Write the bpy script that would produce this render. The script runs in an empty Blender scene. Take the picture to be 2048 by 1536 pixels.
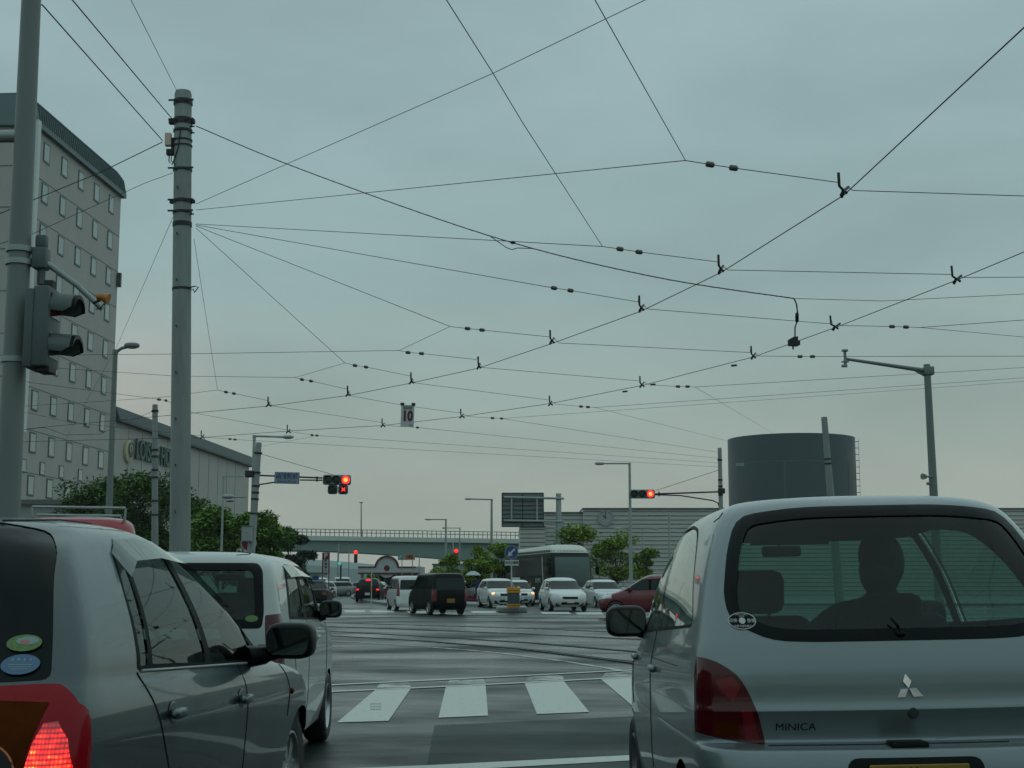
import bpy, bmesh, math, random
from mathutils import Vector, Matrix
from mathutils.bvhtree import BVHTree
R = math.radians
random.seed(7)
S = bpy.context.scene
COL = S.collection
# ---------------------------------------------------------------- camera
CAMH, PITCH, F = 1.22, math.atan(400 / 2800), 2800.0
cam_d = bpy.data.cameras.new('camera'); cam = bpy.data.objects.new('camera', cam_d); COL.objects.link(cam)
cam_d.sensor_width = 36; cam_d.lens = 36 * F / 2048; cam_d.clip_end = 6000; cam_d.clip_start = 0.05
cam.location = (0, 0, CAMH); cam.rotation_euler = (math.pi / 2 + PITCH, 0, 0)
S.camera = cam
# ---------------------------------------------------------------- world
W = bpy.data.worlds.new('World'); S.world = W; W.use_nodes = True
nt = W.node_tree; nt.nodes.clear()
def N(t, **k):
    n = nt.nodes.new(t)
    for a, b in k.items(): setattr(n, a, b)
    return n
L = lambda a, b: nt.links.new(a, b)
out = N('ShaderNodeOutputWorld'); bg = N('ShaderNodeBackground'); bg2 = N('ShaderNodeBackground'); add = N('ShaderNodeAddShader')
sky = N('ShaderNodeTexSky', sky_type='NISHITA', sun_disc=False); sky.sun_elevation = R(76); sky.sun_rotation = R(20)
sky.air_density = 3; sky.dust_density = 6
L(sky.outputs[0], bg2.inputs[0]); bg2.inputs[1].default_value = 0.005
tc = N('ShaderNodeTexCoord'); sep = N('ShaderNodeSeparateXYZ'); L(tc.outputs['Generated'], sep.inputs[0])
mp = N('ShaderNodeMapping'); mp.inputs['Scale'].default_value = (1, 1, 3.2); L(tc.outputs['Generated'], mp.inputs[0])
nz = N('ShaderNodeTexNoise'); nz.inputs['Scale'].default_value = 3.4; nz.inputs['Detail'].default_value = 7; nz.inputs['Roughness'].default_value = .52; nz.inputs['Distortion'].default_value = .2
L(mp.outputs[0], nz.inputs['Vector'])
rp = N('ShaderNodeValToRGB'); e = rp.color_ramp.elements
e[0].position = 0.0; e[0].color = (.385, .405, .352, 1); e[1].position = 1; e[1].color = (.305, .415, .45, 1)
for p, c in ((.05, (.355, .395, .350, 1)), (.12, (.292, .372, .352, 1)), (.20, (.262, .374, .378, 1)), (.30, (.268, .39, .41, 1)), (.5, (.295, .412, .445, 1))):
    q = e.new(p); q.color = c
L(sep.outputs[2], rp.inputs[0])
mr = N('ShaderNodeMapRange'); mr.inputs['From Min'].default_value = .36; mr.inputs['From Max'].default_value = .64
mr.inputs['To Min'].default_value = .92; mr.inputs['To Max'].default_value = 1.085; L(nz.outputs[0], mr.inputs[0])
mx = N('ShaderNodeVectorMath', operation='SCALE'); L(rp.outputs[0], mx.inputs[0]); L(mr.outputs[0], mx.inputs['Scale'])
# a warm break in the cloud low on the left
wv = N('ShaderNodeVectorMath', operation='DISTANCE'); L(tc.outputs['Generated'], wv.inputs[0]); wv.inputs[1].default_value = (-.262, .95, .137)
wr = N('ShaderNodeMapRange'); wr.interpolation_type = 'SMOOTHSTEP'; L(wv.outputs['Value'], wr.inputs[0])
wr.inputs['From Min'].default_value = 0; wr.inputs['From Max'].default_value = .09; wr.inputs['To Min'].default_value = 1; wr.inputs['To Max'].default_value = 0
wm_ = N('ShaderNodeVectorMath', operation='SCALE'); wm_.inputs[0].default_value = (.10, .045, .035); L(wr.outputs[0], wm_.inputs['Scale'])
ad = N('ShaderNodeVectorMath', operation='ADD'); L(mx.outputs[0], ad.inputs[0]); L(wm_.outputs[0], ad.inputs[1])
L(ad.outputs[0], bg.inputs[0]); bg.inputs[1].default_value = 1.0
L(bg.outputs[0], add.inputs[0]); L(bg2.outputs[0], add.inputs[1]); L(add.outputs[0], out.inputs[0])
# ---------------------------------------------------------------- sun (overcast)
sd = bpy.data.lights.new('sun', 'SUN'); sun = bpy.data.objects.new('sun', sd); COL.objects.link(sun)
sd.energy = 0.5; sd.angle = R(180); sd.color = (.78, 1, .97)
sun.rotation_euler = (R(14), 0, R(160))
S.view_settings.view_transform = 'Standard'; S.view_settings.look = 'None'
S.view_settings.exposure = 0; S.view_settings.gamma = 1
S.render.engine = 'CYCLES'; S.cycles.max_bounces = 7; S.cycles.transparent_max_bounces = 12
S.cycles.use_denoising = True
# ---------------------------------------------------------------- helpers
def P(u, v, Y):
    """world point at depth Y seen at photo pixel u, v"""
    dx = (u - 1024) / F; dz = -(v - 768) / F
    c, s = math.cos(PITCH), math.sin(PITCH)
    dy = c - s * dz; dzz = s + c * dz
    t = Y / dy
    return Vector((dx * t, Y, CAMH + dzz * t))
def PZ(u, v, z=0.0):
    dx = (u - 1024) / F; dz = -(v - 768) / F
    c, s = math.cos(PITCH), math.sin(PITCH)
    dy = c - s * dz; dzz = s + c * dz
    t = (z - CAMH) / dzz
    return Vector((dx * t, dy * t, z))
def wm(o):
    m = o.matrix_basis.copy()
    return wm(o.parent) @ m if o.parent else m
def tag(o, label=None, cat=None, group=None, kind=None):
    if label: o['label'] = label
    if cat: o['category'] = cat
    if group: o['group'] = group
    if kind: o['kind'] = kind
    return o
def thing(name, label, cat, loc=(0, 0, 0), rz=0, group=None, rx=0, ry=0):
    o = bpy.data.objects.new(name, None); COL.objects.link(o); o.empty_display_size = .1
    o.location = loc; o.rotation_euler = (rx, ry, rz)
    return tag(o, label, cat, group)
def link(name, me, m, parent=None, label=None):
    if m:
        for k in (m if isinstance(m, (list, tuple)) else [m]): me.materials.append(k)
    o = bpy.data.objects.new(name, me); COL.objects.link(o)
    if parent: o.parent = parent
    if label: o['label'] = label
    return o
def copy_tree(o, parent=None):
    c = o.copy(); COL.objects.link(c); c.parent = parent
    for ch in list(o.children): copy_tree(ch, c)
    return c
class MB:
    def __init__(s): s.v = []; s.f = []; s.mi = []; s.cur = 0
    def add(s, vs, fs):
        n = len(s.v); s.v += [Vector(p) for p in vs]; s.f += [tuple(i + n for i in f) for f in fs]; s.mi += [s.cur] * len(fs)
    def box(s, c, d, rz=0, rx=0, ry=0, bev=0):
        c = Vector(c); M = Matrix.Rotation(rz, 3, 'Z') @ Matrix.Rotation(ry, 3, 'Y') @ Matrix.Rotation(rx, 3, 'X')
        if bev:
            b = bmesh.new(); bmesh.ops.create_cube(b, size=1)
            for q in b.verts: q.co = Vector((q.co.x * d[0], q.co.y * d[1], q.co.z * d[2]))
            bmesh.ops.bevel(b, geom=b.edges[:], offset=bev, segments=2, affect='EDGES', profile=.5)
            b.verts.index_update()
            s.add([c + M @ q.co for q in b.verts], [[x.index for x in f.verts] for f in b.faces]); b.free(); return s
        x, y, z = d[0] / 2, d[1] / 2, d[2] / 2
        vs = [c + M @ Vector(p) for p in ((-x, -y, -z), (x, -y, -z), (x, y, -z), (-x, y, -z), (-x, -y, z), (x, -y, z), (x, y, z), (-x, y, z))]
        s.add(vs, [(0, 3, 2, 1), (4, 5, 6, 7), (0, 1, 5, 4), (1, 2, 6, 5), (2, 3, 7, 6), (3, 0, 4, 7)]); return s
    def tube(s, pts, r, n=8, cap=True):
        pts = [Vector(p) for p in pts]; rs = r if isinstance(r, (list, tuple)) else [r] * len(pts)
        rings = []
        for i, p in enumerate(pts):
            a = pts[max(i - 1, 0)]; b = pts[min(i + 1, len(pts) - 1)]; d = (b - a).normalized()
            up = Vector((0, 0, 1)) if abs(d.z) < .9 else Vector((0, 1, 0))
            x = d.cross(up).normalized(); y = d.cross(x)
            rings.append([p + (x * math.cos(2 * math.pi * k / n) + y * math.sin(2 * math.pi * k / n)) * rs[i] for k in range(n)])
        fs = []
        for i in range(len(pts) - 1):
            for k in range(n): fs.append((i * n + k, i * n + (k + 1) % n, (i + 1) * n + (k + 1) % n, (i + 1) * n + k))
        if cap: fs += [tuple(range(n))[::-1], tuple(range((len(pts) - 1) * n, len(pts) * n))]
        s.add([q for g in rings for q in g], fs); return s
    def cyl(s, a, b, r, r2=None, n=12): return s.tube([a, b], [r, r if r2 is None else r2], n)
    def lathe(s, prof, c=(0, 0, 0), M=None, n=24):
        M = M or Matrix.Identity(3); c = Vector(c); m = len(prof); vs = []; fs = []
        for k in range(n):
            a = 2 * math.pi * k / n
            for r, z in prof: vs.append(c + M @ Vector((r * math.cos(a), r * math.sin(a), z)))
        for k in range(n):
            for i in range(m - 1): fs.append((k * m + i, ((k + 1) % n) * m + i, ((k + 1) % n) * m + i + 1, k * m + i + 1))
        s.add(vs, fs); return s
    def ell(s, c, d, M=None, n=16, m=10, e=1.0):
        M = M or Matrix.Identity(3); c = Vector(c); vs = []; fs = []
        g = lambda t: math.copysign(abs(t) ** e, t)
        for i in range(m + 1):
            ph = math.pi * i / m - math.pi / 2
            for k in range(n):
                a = 2 * math.pi * k / n
                vs.append(c + M @ Vector((d[0] * g(math.cos(ph)) * g(math.cos(a)), d[1] * g(math.cos(ph)) * g(math.sin(a)), d[2] * g(math.sin(ph)))))
        for i in range(m):
            for k in range(n): fs.append((i * n + k, i * n + (k + 1) % n, (i + 1) * n + (k + 1) % n, (i + 1) * n + k))
        s.add(vs, fs); return s
    def prism(s, poly, o, ax, ay, az):
        """poly 2d in plane (ax, ay) at o, extruded along vector az"""
        o = Vector(o); ax = Vector(ax); ay = Vector(ay); az = Vector(az); n = len(poly)
        a = [o + ax * p[0] + ay * p[1] for p in poly]; b = [q + az for q in a]
        s.add(a + b, [tuple(range(n))[::-1], tuple(range(n, 2 * n))] + [(i, (i + 1) % n, n + (i + 1) % n, n + i) for i in range(n)]); return s
    def sheet(s, pts): s.add(pts, [tuple(range(len(pts)))]); return s
    def mesh(s, name, smooth=False):
        me = bpy.data.meshes.new(name); me.from_pydata(s.v, [], s.f); me.update()
        if max(s.mi or [0]) > 0:
            for p, i in zip(me.polygons, s.mi): p.material_index = i
        if smooth:
            for p in me.polygons: p.use_smooth = True
            me.set_sharp_from_angle(angle=R(smooth if smooth is not True else 40))
        return me
    def build(s, name, m, parent=None, smooth=False, world=False, label=None):
        if world and parent:
            iv = wm(parent).inverted(); s.v = [iv @ p for p in s.v]
        return link(name, s.mesh(name, smooth), m, parent, label)
def struct(name, mb, m, smooth=False, kind='structure', label=None, cat=None):
    o = mb.build(name, m, None, smooth); o['kind'] = kind
    o['label'] = label or name.replace('_', ' '); o['category'] = cat or name.replace('_', ' ')
    return o
# ---------------------------------------------------------------- materials
def mat(name, col, rough=.6, metal=0, var=0, vs=3, bump=0, bs=20, coat=0, emit=None, es=0, spec=None, rvar=0, stretch=None):
    m = bpy.data.materials.new(name); m.use_nodes = True; t = m.node_tree; b = t.nodes['Principled BSDF']
    col = tuple(col) + (1,)
    b.inputs['Base Color'].default_value = col; b.inputs['Roughness'].default_value = rough; b.inputs['Metallic'].default_value = metal
    b.inputs['Coat Weight'].default_value = coat; b.inputs['Coat Roughness'].default_value = .04
    if spec is not None: b.inputs['Specular IOR Level'].default_value = spec
    if emit: b.inputs['Emission Color'].default_value = tuple(emit) + (1,); b.inputs['Emission Strength'].default_value = es
    if var or bump or rvar:
        g = t.nodes.new('ShaderNodeTexCoord'); src = g.outputs['Object']
        if stretch:
            mm = t.nodes.new('ShaderNodeMapping'); mm.inputs['Scale'].default_value = stretch; t.links.new(src, mm.inputs[0]); src = mm.outputs[0]
    if var or rvar:
        n = t.nodes.new('ShaderNodeTexNoise'); n.inputs['Scale'].default_value = vs; n.inputs['Detail'].default_value = 6; n.inputs['Roughness'].default_value = .65
        t.links.new(src, n.inputs['Vector'])
    if var:
        r = t.nodes.new('ShaderNodeMapRange'); r.inputs['From Min'].default_value = .25; r.inputs['From Max'].default_value = .75
        r.inputs['To Min'].default_value = 1 - var; r.inputs['To Max'].default_value = 1 + var; t.links.new(n.outputs[0], r.inputs[0])
        x = t.nodes.new('ShaderNodeVectorMath'); x.operation = 'SCALE'; x.inputs[0].default_value = col[:3]
        t.links.new(r.outputs[0], x.inputs['Scale']); t.links.new(x.outputs[0], b.inputs['Base Color'])
    if rvar:
        r = t.nodes.new('ShaderNodeMapRange'); r.inputs['From Min'].default_value = .3; r.inputs['From Max'].default_value = .7
        r.inputs['To Min'].default_value = max(.02, rough - rvar); r.inputs['To Max'].default_value = rough + rvar
        t.links.new(n.outputs[0], r.inputs[0]); t.links.new(r.outputs[0], b.inputs['Roughness'])
    if bump:
        n2 = t.nodes.new('ShaderNodeTexNoise'); n2.inputs['Scale'].default_value = bs; n2.inputs['Detail'].default_value = 4
        t.links.new(src, n2.inputs['Vector']); bp = t.nodes.new('ShaderNodeBump'); bp.inputs['Strength'].default_value = bump; bp.inputs['Distance'].default_value = .01
        t.links.new(n2.outputs[0], bp.inputs['Height']); t.links.new(bp.outputs[0], b.inputs['Normal'])
    return m
def drops(m, inp='Normal', scale=120, thr=.2, strength=.5, on_coat=True):
    """rain drops standing on a wet surface"""
    t = m.node_tree; g = t.nodes.new('ShaderNodeTexCoord'); v = t.nodes.new('ShaderNodeTexVoronoi'); v.inputs['Scale'].default_value = scale
    t.links.new(g.outputs['Object'], v.inputs['Vector'])
    n = t.nodes.new('ShaderNodeTexNoise'); n.inputs['Scale'].default_value = 9; t.links.new(g.outputs['Object'], n.inputs['Vector'])
    a = t.nodes.new('ShaderNodeMath'); a.operation = 'MULTIPLY'; t.links.new(n.outputs[0], a.inputs[0]); a.inputs[1].default_value = thr * 2
    r = t.nodes.new('ShaderNodeMapRange'); t.links.new(v.outputs['Distance'], r.inputs[0]); r.inputs['From Min'].default_value = 0
    t.links.new(a.outputs[0], r.inputs['From Max']); r.inputs['To Min'].default_value = 1; r.inputs['To Max'].default_value = 0
    bp = t.nodes.new('ShaderNodeBump'); bp.inputs['Strength'].default_value = strength; bp.inputs['Distance'].default_value = .003
    t.links.new(r.outputs[0], bp.inputs['Height'])
    for nd in t.nodes:
        if nd.type == 'BSDF_PRINCIPLED':
            t.links.new(bp.outputs[0], nd.inputs['Coat Normal' if on_coat else 'Normal'])
        if nd.type == 'BSDF_GLOSSY': t.links.new(bp.outputs[0], nd.inputs['Normal'])
    return m
def glass(name, tint, refl=1.0, wet=0, dark=0):
    m = bpy.data.materials.new(name); m.use_nodes = True; t = m.node_tree; t.nodes.clear()
    o = t.nodes.new('ShaderNodeOutputMaterial'); mi = t.nodes.new('ShaderNodeMixShader'); tr = t.nodes.new('ShaderNodeBsdfTransparent')
    gl = t.nodes.new('ShaderNodeBsdfGlossy'); gl.inputs['Roughness'].default_value = .02; gl.inputs['Color'].default_value = (.9 * refl, .95 * refl, .92 * refl, 1)
    fr = t.nodes.new('ShaderNodeFresnel'); fr.inputs[0].default_value = 1.62
    # window glass is the same seen from either face
    ge = t.nodes.new('ShaderNodeNewGeometry')
    iv = t.nodes.new('ShaderNodeMixRGB'); t.links.new(ge.outputs['Backfacing'], iv.inputs[0]); 
    iv.inputs[1].default_value = (1.62, 1.62, 1.62, 1); iv.inputs[2].default_value = (1 / 1.62,) * 3 + (1,)
    t.links.new(iv.outputs[0], fr.inputs[0])
    tr.inputs[0].default_value = tuple(tint) + (1,)
    t.links.new(fr.outputs[0], mi.inputs[0]); t.links.new(tr.outputs[0], mi.inputs[1]); t.links.new(gl.outputs[0], mi.inputs[2]); t.links.new(mi.outputs[0], o.inputs[0])
    if wet: drops(m, scale=wet, strength=.35)
    return m
def paint(name, col, metal=0, rough=.35, wet=0, coat=.6, var=.08):
    m = mat(name, col, rough, metal, var=var, vs=2, coat=coat, rvar=.06)
    if wet: drops(m, scale=wet, strength=.3)
    return m
M = {}
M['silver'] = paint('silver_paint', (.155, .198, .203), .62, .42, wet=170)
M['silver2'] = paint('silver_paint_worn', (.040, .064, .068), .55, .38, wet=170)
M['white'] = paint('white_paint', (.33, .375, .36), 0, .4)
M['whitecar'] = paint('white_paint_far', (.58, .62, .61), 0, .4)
M['blackcar'] = mat('black_paint', (.001, .002, .002), .3, spec=.15)
M['redcar'] = paint('wine_red_paint', (.12, .006, .016), .2, .35)
M['vanred'] = paint('red_paint', (.30, .008, .02), 0, .35)
M['darkcar'] = mat('dark_green_paint', (.004, .009, .009), .35, spec=.15)
M['greycar'] = paint('grey_paint', (.2, .22, .22), .3, .35)
M['rub'] = mat('black_rubber', (.002, .004, .004), .6, spec=.1)
M['blk'] = mat('black_plastic', (.002, .005, .005), .4, var=.2, vs=20, spec=.12)
M['mirrorcase'] = mat('mirror_black', (.002, .004, .004), .4, spec=.15)
M['seam'] = mat('seam_gap', (.004, .004, .004), .9)
M['inner'] = mat('interior_lining', (.022, .03, .028), .85, var=.2)
M['seat'] = mat('seat_fabric', (.012, .016, .016), .9, var=.2, vs=30)
M['tyre'] = mat('tyre_rubber', (.010, .011, .011), .6, bump=.3, bs=60)
M['rim'] = mat('alloy', (.42, .45, .45), .35, .9)
M['chrome'] = mat('chrome', (.75, .8, .8), .12, 1)
M['glass'] = glass('window_glass', (.36, .50, .46), 1, wet=130)
M['glassside'] = glass('dim_side_glass', (.30, .42, .39), .60, wet=130)
M['glassrear'] = glass('tinted_rear_glass', (.47, .78, .69), .5)
M['glassdark'] = glass('privacy_glass', (.05, .065, .062), .55)
M['farglass'] = mat('dark_window_glass', (.003, .009, .009), .08, spec=.28)
M['visor'] = glass('smoked_acrylic', (.30, .36, .35), 1, wet=130)
M['mirrorglass'] = mat('mirror_glass', (.06, .09, .09), .05, 1)
M['lampdark'] = mat('dark_red_lens', (.05, .001, .003), .15, coat=.35, spec=.2, var=.35, vs=9)
M['lampred'] = mat('red_lens', (.15, .001, .006), .22, coat=.12, spec=.15, emit=(1, .01, .02), es=.02)
M['lampbright'] = mat('red_lens_patch', (.13, .004, .008), .2, coat=.3, spec=.3)
M['lampamber'] = mat('amber_lens', (.06, .012, .0), .35, spec=.04, var=.4, vs=14)
M['lamplit'] = mat('lit_tail_red', (.3, .01, .01), .3, emit=(1, .02, .03), es=1.1)
M['lampclear'] = mat('headlamp_clear', (.45, .5, .5), .08, .3, coat=1)
M['headlit'] = mat('lit_headlamp', (.8, .6, .4), .3, emit=(1, .42, .13), es=1.8)
M['sigred'] = mat('lit_signal_red', (.4, .02, .02), .3, emit=(1, .03, .02), es=1.6)
M['sigcore'] = mat('lit_signal_core', (.6, .1, .05), .3, emit=(1, .22, .05), es=2.6)
M['sigoff'] = mat('dark_signal_lens', (.012, .022, .022), .2)
M['sigcase'] = mat('signal_housing', (.065, .09, .09), .55, var=.12)
M['siggrey'] = mat('signal_grey', (.16, .21, .20), .5, var=.12)
M['pole'] = mat('painted_pole_grey', (.135, .168, .155), .5, var=.10, vs=2, stretch=(1, 1, .3))
M['galv'] = mat('galvanised_steel', (.27, .32, .31), .5, .3, var=.12, vs=5)
M['conc'] = mat('spun_concrete', (.20, .235, .22), .8, var=.28, vs=4, stretch=(1, 1, .12), bump=.2, bs=30)
M['conc2'] = mat('pale_concrete', (.25, .28, .275), .85, var=.12, vs=3)
M['iron'] = mat('dark_iron', (.012, .014, .014), .6)
M['wire'] = mat('wire_copper_dark', (.010, .011, .011), .6)
M['insul'] = mat('porcelain_insulator', (.085, .075, .07), .4)
M['box'] = mat('cream_enamel', (.55, .44, .32), .5)
M['amberdev'] = mat('amber_housing', (.36, .135, .008), .4)
M['signwhite'] = mat('sign_white', (.42, .46, .45), .5, var=.06)
M['platewhite'] = mat('street_sign_face', (.20, .26, .31), .5)
M['blue'] = mat('sign_blue', (.008, .05, .17), .4)
M['ink'] = mat('sign_blue_ink', (.016, .05, .15), .5)
M['inkdark'] = mat('ink_black', (.012, .012, .014), .6)
M['inkred'] = mat('ink_dark_red', (.10, .004, .016), .5)
M['signred'] = mat('sign_red', (.14, .007, .02), .5)
M['orange'] = mat('reflector_orange', (.60, .27, .01), .45, var=.1, vs=20)
M['yplate'] = mat('yellow_plate', (.20, .125, .008), .5)
M['wplate'] = mat('white_plate', (.5, .52, .5), .5)
# ---------------------------------------------------------------- vehicles: a body is a stack of plan rings, panels are cut out of it
def cr(p0, p1, p2, p3, t):
    t2 = t * t; t3 = t2 * t
    return [.5 * ((2 * b) + (c - a) * t + (2 * a - 5 * b + 4 * c - d) * t2 + (3 * b - a - 3 * c + d) * t3) for a, b, c, d in zip(p0, p1, p2, p3)]
def ringpts(r, q):
    xr, xf, w, zr, zf, rr, rf, br, bf, bs, zpow = r
    cx = (xr + xf) / 2; a = max((xf - xr) / 2, 1e-4)
    rr = min(rr, a * .9); rf = min(rf, a * .9); ryr = min(rr, w * .85); ryf = min(rf, w * .85)
    h = []
    nr, nc, ns = q
    for i in range(nr): h.append((xr, (w - ryr) * i / nr))
    for i in range(nc):
        t = math.pi / 2 * i / nc; h.append((xr + rr * (1 - math.cos(t)), w - ryr + ryr * math.sin(t)))
    for i in range(ns): h.append((xr + rr + (xf - rf - xr - rr) * i / ns, w))
    for i in range(nc):
        t = math.pi / 2 * i / nc; h.append((xf - rf + rf * math.sin(t), w - ryf + ryf * math.cos(t)))
    for i in range(nr + 1): h.append((xf, (w - ryf) * (1 - i / nr)))
    pts = []
    for x, y in h:
        k = (x - cx) / a
        yy = y * (1 - bs * k * k) if y else 0
        ey = (y / w) ** 2 if w > 1e-4 else 0
        xx = x + (br * ey * max(0, -k) ** 2 if k < 0 else -bf * ey * k * k)
        s = (x - xr) / max(xf - xr, 1e-4)
        pts.append((xx, yy, zr + (zf - zr) * s ** zpow))
    return pts + [(x, -y, z) for x, y, z in pts[-2:0:-1]]
def body_bm(rings, q=(7, 5, 22), sub=4):
    full = [list(r) + [.12, .3, .07, .12, .03, 1.0][len(r) - 5:] for r in rings]
    lv = []
    for i in range(len(full) - 1):
        a = full[max(i - 1, 0)]; b = full[i]; c = full[i + 1]; d = full[min(i + 2, len(full) - 1)]
        for k in range(sub): lv.append(cr(a, b, c, d, k / sub))
    lv.append(full[-1])
    bm = bmesh.new(); rows = []
    for r in lv: rows.append([bm.verts.new(p) for p in ringpts(r, q)])
    n = len(rows[0])
    for a, b in zip(rows, rows[1:]):
        for k in range(n):
            bm.faces.new((a[k], b[k], b[(k + 1) % n], a[(k + 1) % n]))
    bm.faces.new(rows[-1][::-1])
    bm.normal_update()
    return bm
def cut(bm, poly, side, lay, reg, thr=.06, lim=None):
    """cut a convex 2d polygon out of the faces that look to one side, and mark them"""
    ax = 0 if side in ('rear', 'front') else 1
    sg = -1 if side in ('rear', 'right') else 1
    ia, ib = ((1, 2) if ax == 0 else (0, 2))
    area = sum(poly[i][0] * poly[(i + 1) % len(poly)][1] - poly[(i + 1) % len(poly)][0] * poly[i][1] for i in range(len(poly)))
    if area < 0: poly = poly[::-1]
    a0 = min(p[0] for p in poly) - .12; a1 = max(p[0] for p in poly) + .12; b0 = min(p[1] for p in poly) - .12; b1 = max(p[1] for p in poly) + .12
    bm.normal_update()
    cxm = sum(v.co.x for v in bm.verts) / len(bm.verts)
    fs = []
    for f in bm.faces:
        if len(f.verts) > 60: continue
        c = f.calc_center_median()
        if f.normal[ax] * sg > thr and a0 < c[ia] < a1 and b0 < c[ib] < b1 and (c.y if ax else c.x - cxm) * sg > 0: fs.append(f)
    for i in range(len(poly)):
        p, q = poly[i], poly[(i + 1) % len(poly)]
        e = (q[0] - p[0], q[1] - p[1])
        if abs(e[0]) + abs(e[1]) < 1e-6: continue
        no = Vector((0, 0, 0)); no[ia] = e[1]; no[ib] = -e[0]; no.normalize()
        co = Vector((0, 0, 0)); co[ia] = p[0]; co[ib] = p[1]
        g = list({x for f in fs for x in list(f.edges) + list(f.verts)}) + fs
        r = bmesh.ops.bisect_plane(bm, geom=g, dist=1e-5, plane_co=co, plane_no=no)
        fs = [f for f in r['geom'] if isinstance(f, bmesh.types.BMFace) and (f.calc_center_median() - co).dot(no) < 0]
    if lim:
        xs = [v.co.x for v in bm.verts]; co = Vector((min(xs) + lim if side == 'rear' else max(xs) - lim, 0, 0)); no = Vector((-sg, 0, 0))
        g = list({x for f in fs for x in list(f.edges) + list(f.verts)}) + fs
        r = bmesh.ops.bisect_plane(bm, geom=g, dist=1e-5, plane_co=co, plane_no=no)
        fs = [f for f in r['geom'] if isinstance(f, bmesh.types.BMFace) and (f.calc_center_median() - co).dot(no) < 0]
    for f in fs: f[lay] = reg
    return fs
def rnd(poly, r=.04, n=4):
    """round the corners of a polygon"""
    o = []; m = len(poly)
    for i in range(m):
        p = Vector(poly[i][:2]); a = Vector(poly[i - 1][:2]); b = Vector(poly[(i + 1) % m][:2])
        rr = poly[i][2] if len(poly[i]) > 2 else r
        da = (a - p); db = (b - p); k = min(rr, da.length * .45, db.length * .45)
        s = p + da.normalized() * k; e = p + db.normalized() * k
        for j in range(n + 1):
            t = j / n; q = s * (1 - t) ** 2 + p * 2 * t * (1 - t) + e * t * t; o.append((q.x, q.y))
    return o
def shrink(poly, d):
    """inset a convex polygon by d"""
    ar = sum(poly[i][0] * poly[(i + 1) % len(poly)][1] - poly[(i + 1) % len(poly)][0] * poly[i][1] for i in range(len(poly)))
    if ar < 0: poly = poly[::-1]
    m = len(poly); o = []
    for i in range(m):
        a = Vector(poly[i - 1]); p = Vector(poly[i]); b = Vector(poly[(i + 1) % m])
        n1 = Vector((-(p - a).y, (p - a).x)).normalized(); n2 = Vector((-(b - p).y, (b - p).x)).normalized()
        n = (n1 + n2); n = n / max(n.length, 1e-6); k = d / max(n.dot(n1), .5); o.append(tuple(p + n * k))
    return o
def reg_mesh(bm, lay, reg, name, off=0.0):
    fs = [f for f in bm.faces if f[lay] == reg]
    if not fs: return None
    vs = {}; V = []; Fc = []
    for f in fs:
        for v in f.verts:
            if v not in vs: vs[v] = len(V); V.append(v.co + v.normal * off)
        Fc.append([vs[v] for v in f.verts])
    me = bpy.data.meshes.new(name); me.from_pydata(V, [], Fc); me.update()
    for p in me.polygons: p.use_smooth = True
    return me
def wheel(parent, x, y, r=.29, w=.18, lod=0, spokes=7, rimmat=None):
    s = 1 if y > 0 else -1
    Mx = Matrix.Rotation(R(-90 * s), 3, 'X')
    mb = MB(); n = 28 if not lod else 14
    ri = r * .66
    mb.lathe([(ri, -w / 2), (ri + .01, w / 2 - .012), (r - .035, w / 2), (r - .012, w / 2 - .012), (r, w / 2 - .035), (r, -w / 2 + .03), (r - .03, -w / 2), (ri, -w / 2)], (x, y, r), Mx, n)
    o = mb.build('wheel', M['tyre'], parent, smooth=50)
    mb = MB()
    mb.lathe([(ri, -w / 2), (ri, w / 2 - .01), (ri - .012, w / 2 - .008), (ri - .03, w / 2 - .035), (ri - .03, -w / 2)], (x, y, r), Mx, n)
    c = Vector((x, y, r))
    if not lod:
        for k in range(spokes):
            a = 2 * math.pi * k / spokes
            d = Vector((math.cos(a), 0, math.sin(a))); o2 = Vector((0, s, 0))
            mb.prism([(-.022, .03), (.022, .03), (.032, ri - .02), (-.032, ri - .02)], c + o2 * (w / 2 - .05), d.cross(o2), d, o2 * .022)
        mb.lathe([(0, w / 2 - .02), (.035, w / 2 - .022), (.045, w / 2 - .06)], c, Mx, 14)
    else:
        for k in range(5):
            a = 2 * math.pi * k / 5; d = Vector((math.cos(a), 0, math.sin(a))); o2 = Vector((0, s, 0))
            mb.prism([(-.03, .0), (.03, .0), (.04, ri - .02), (-.04, ri - .02)], c + o2 * (w / 2 - .05), d.cross(o2), d, o2 * .025)
    mb.build('rim', rimmat or M['rim'], o, smooth=40)
    mb = MB(); mb.lathe([(0, 0), (ri - .03, 0)], c - Vector((0, s * .03, 0)), Mx, n); mb.build('brake_drum', M['iron'], o)
    return o
def text_mesh(txt, size, name='lettering', ext=0, align='CENTER', bold=0):
    c = bpy.data.curves.new(name, 'FONT'); c.body = txt; c.size = size; c.align_x = align; c.align_y = 'CENTER'; c.extrude = ext; c.offset = bold; c.resolution_u = 3
    o = bpy.data.objects.new(name, c); COL.objects.link(o)
    dg = bpy.context.evaluated_depsgraph_get(); me = bpy.data.meshes.new_from_object(o.evaluated_get(dg))
    bpy.data.objects.remove(o); bpy.data.curves.remove(c)
    return me
def text_on(txt, size, m, parent, loc, ax, ay, name='lettering', bold=0, sx=1, ext=.002):
    """flat lettering in the plane ax, ay at loc (parent space)"""
    me = text_mesh(txt, size, name, ext, bold=bold); ax = Vector(ax).normalized(); ay = Vector(ay).normalized(); az = ax.cross(ay)
    for v in me.vertices: v.co = Vector(loc) + ax * v.co.x * sx + ay * v.co.y + az * (v.co.z + ext)
    me.update(); return link(name, me, m, parent)
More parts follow.
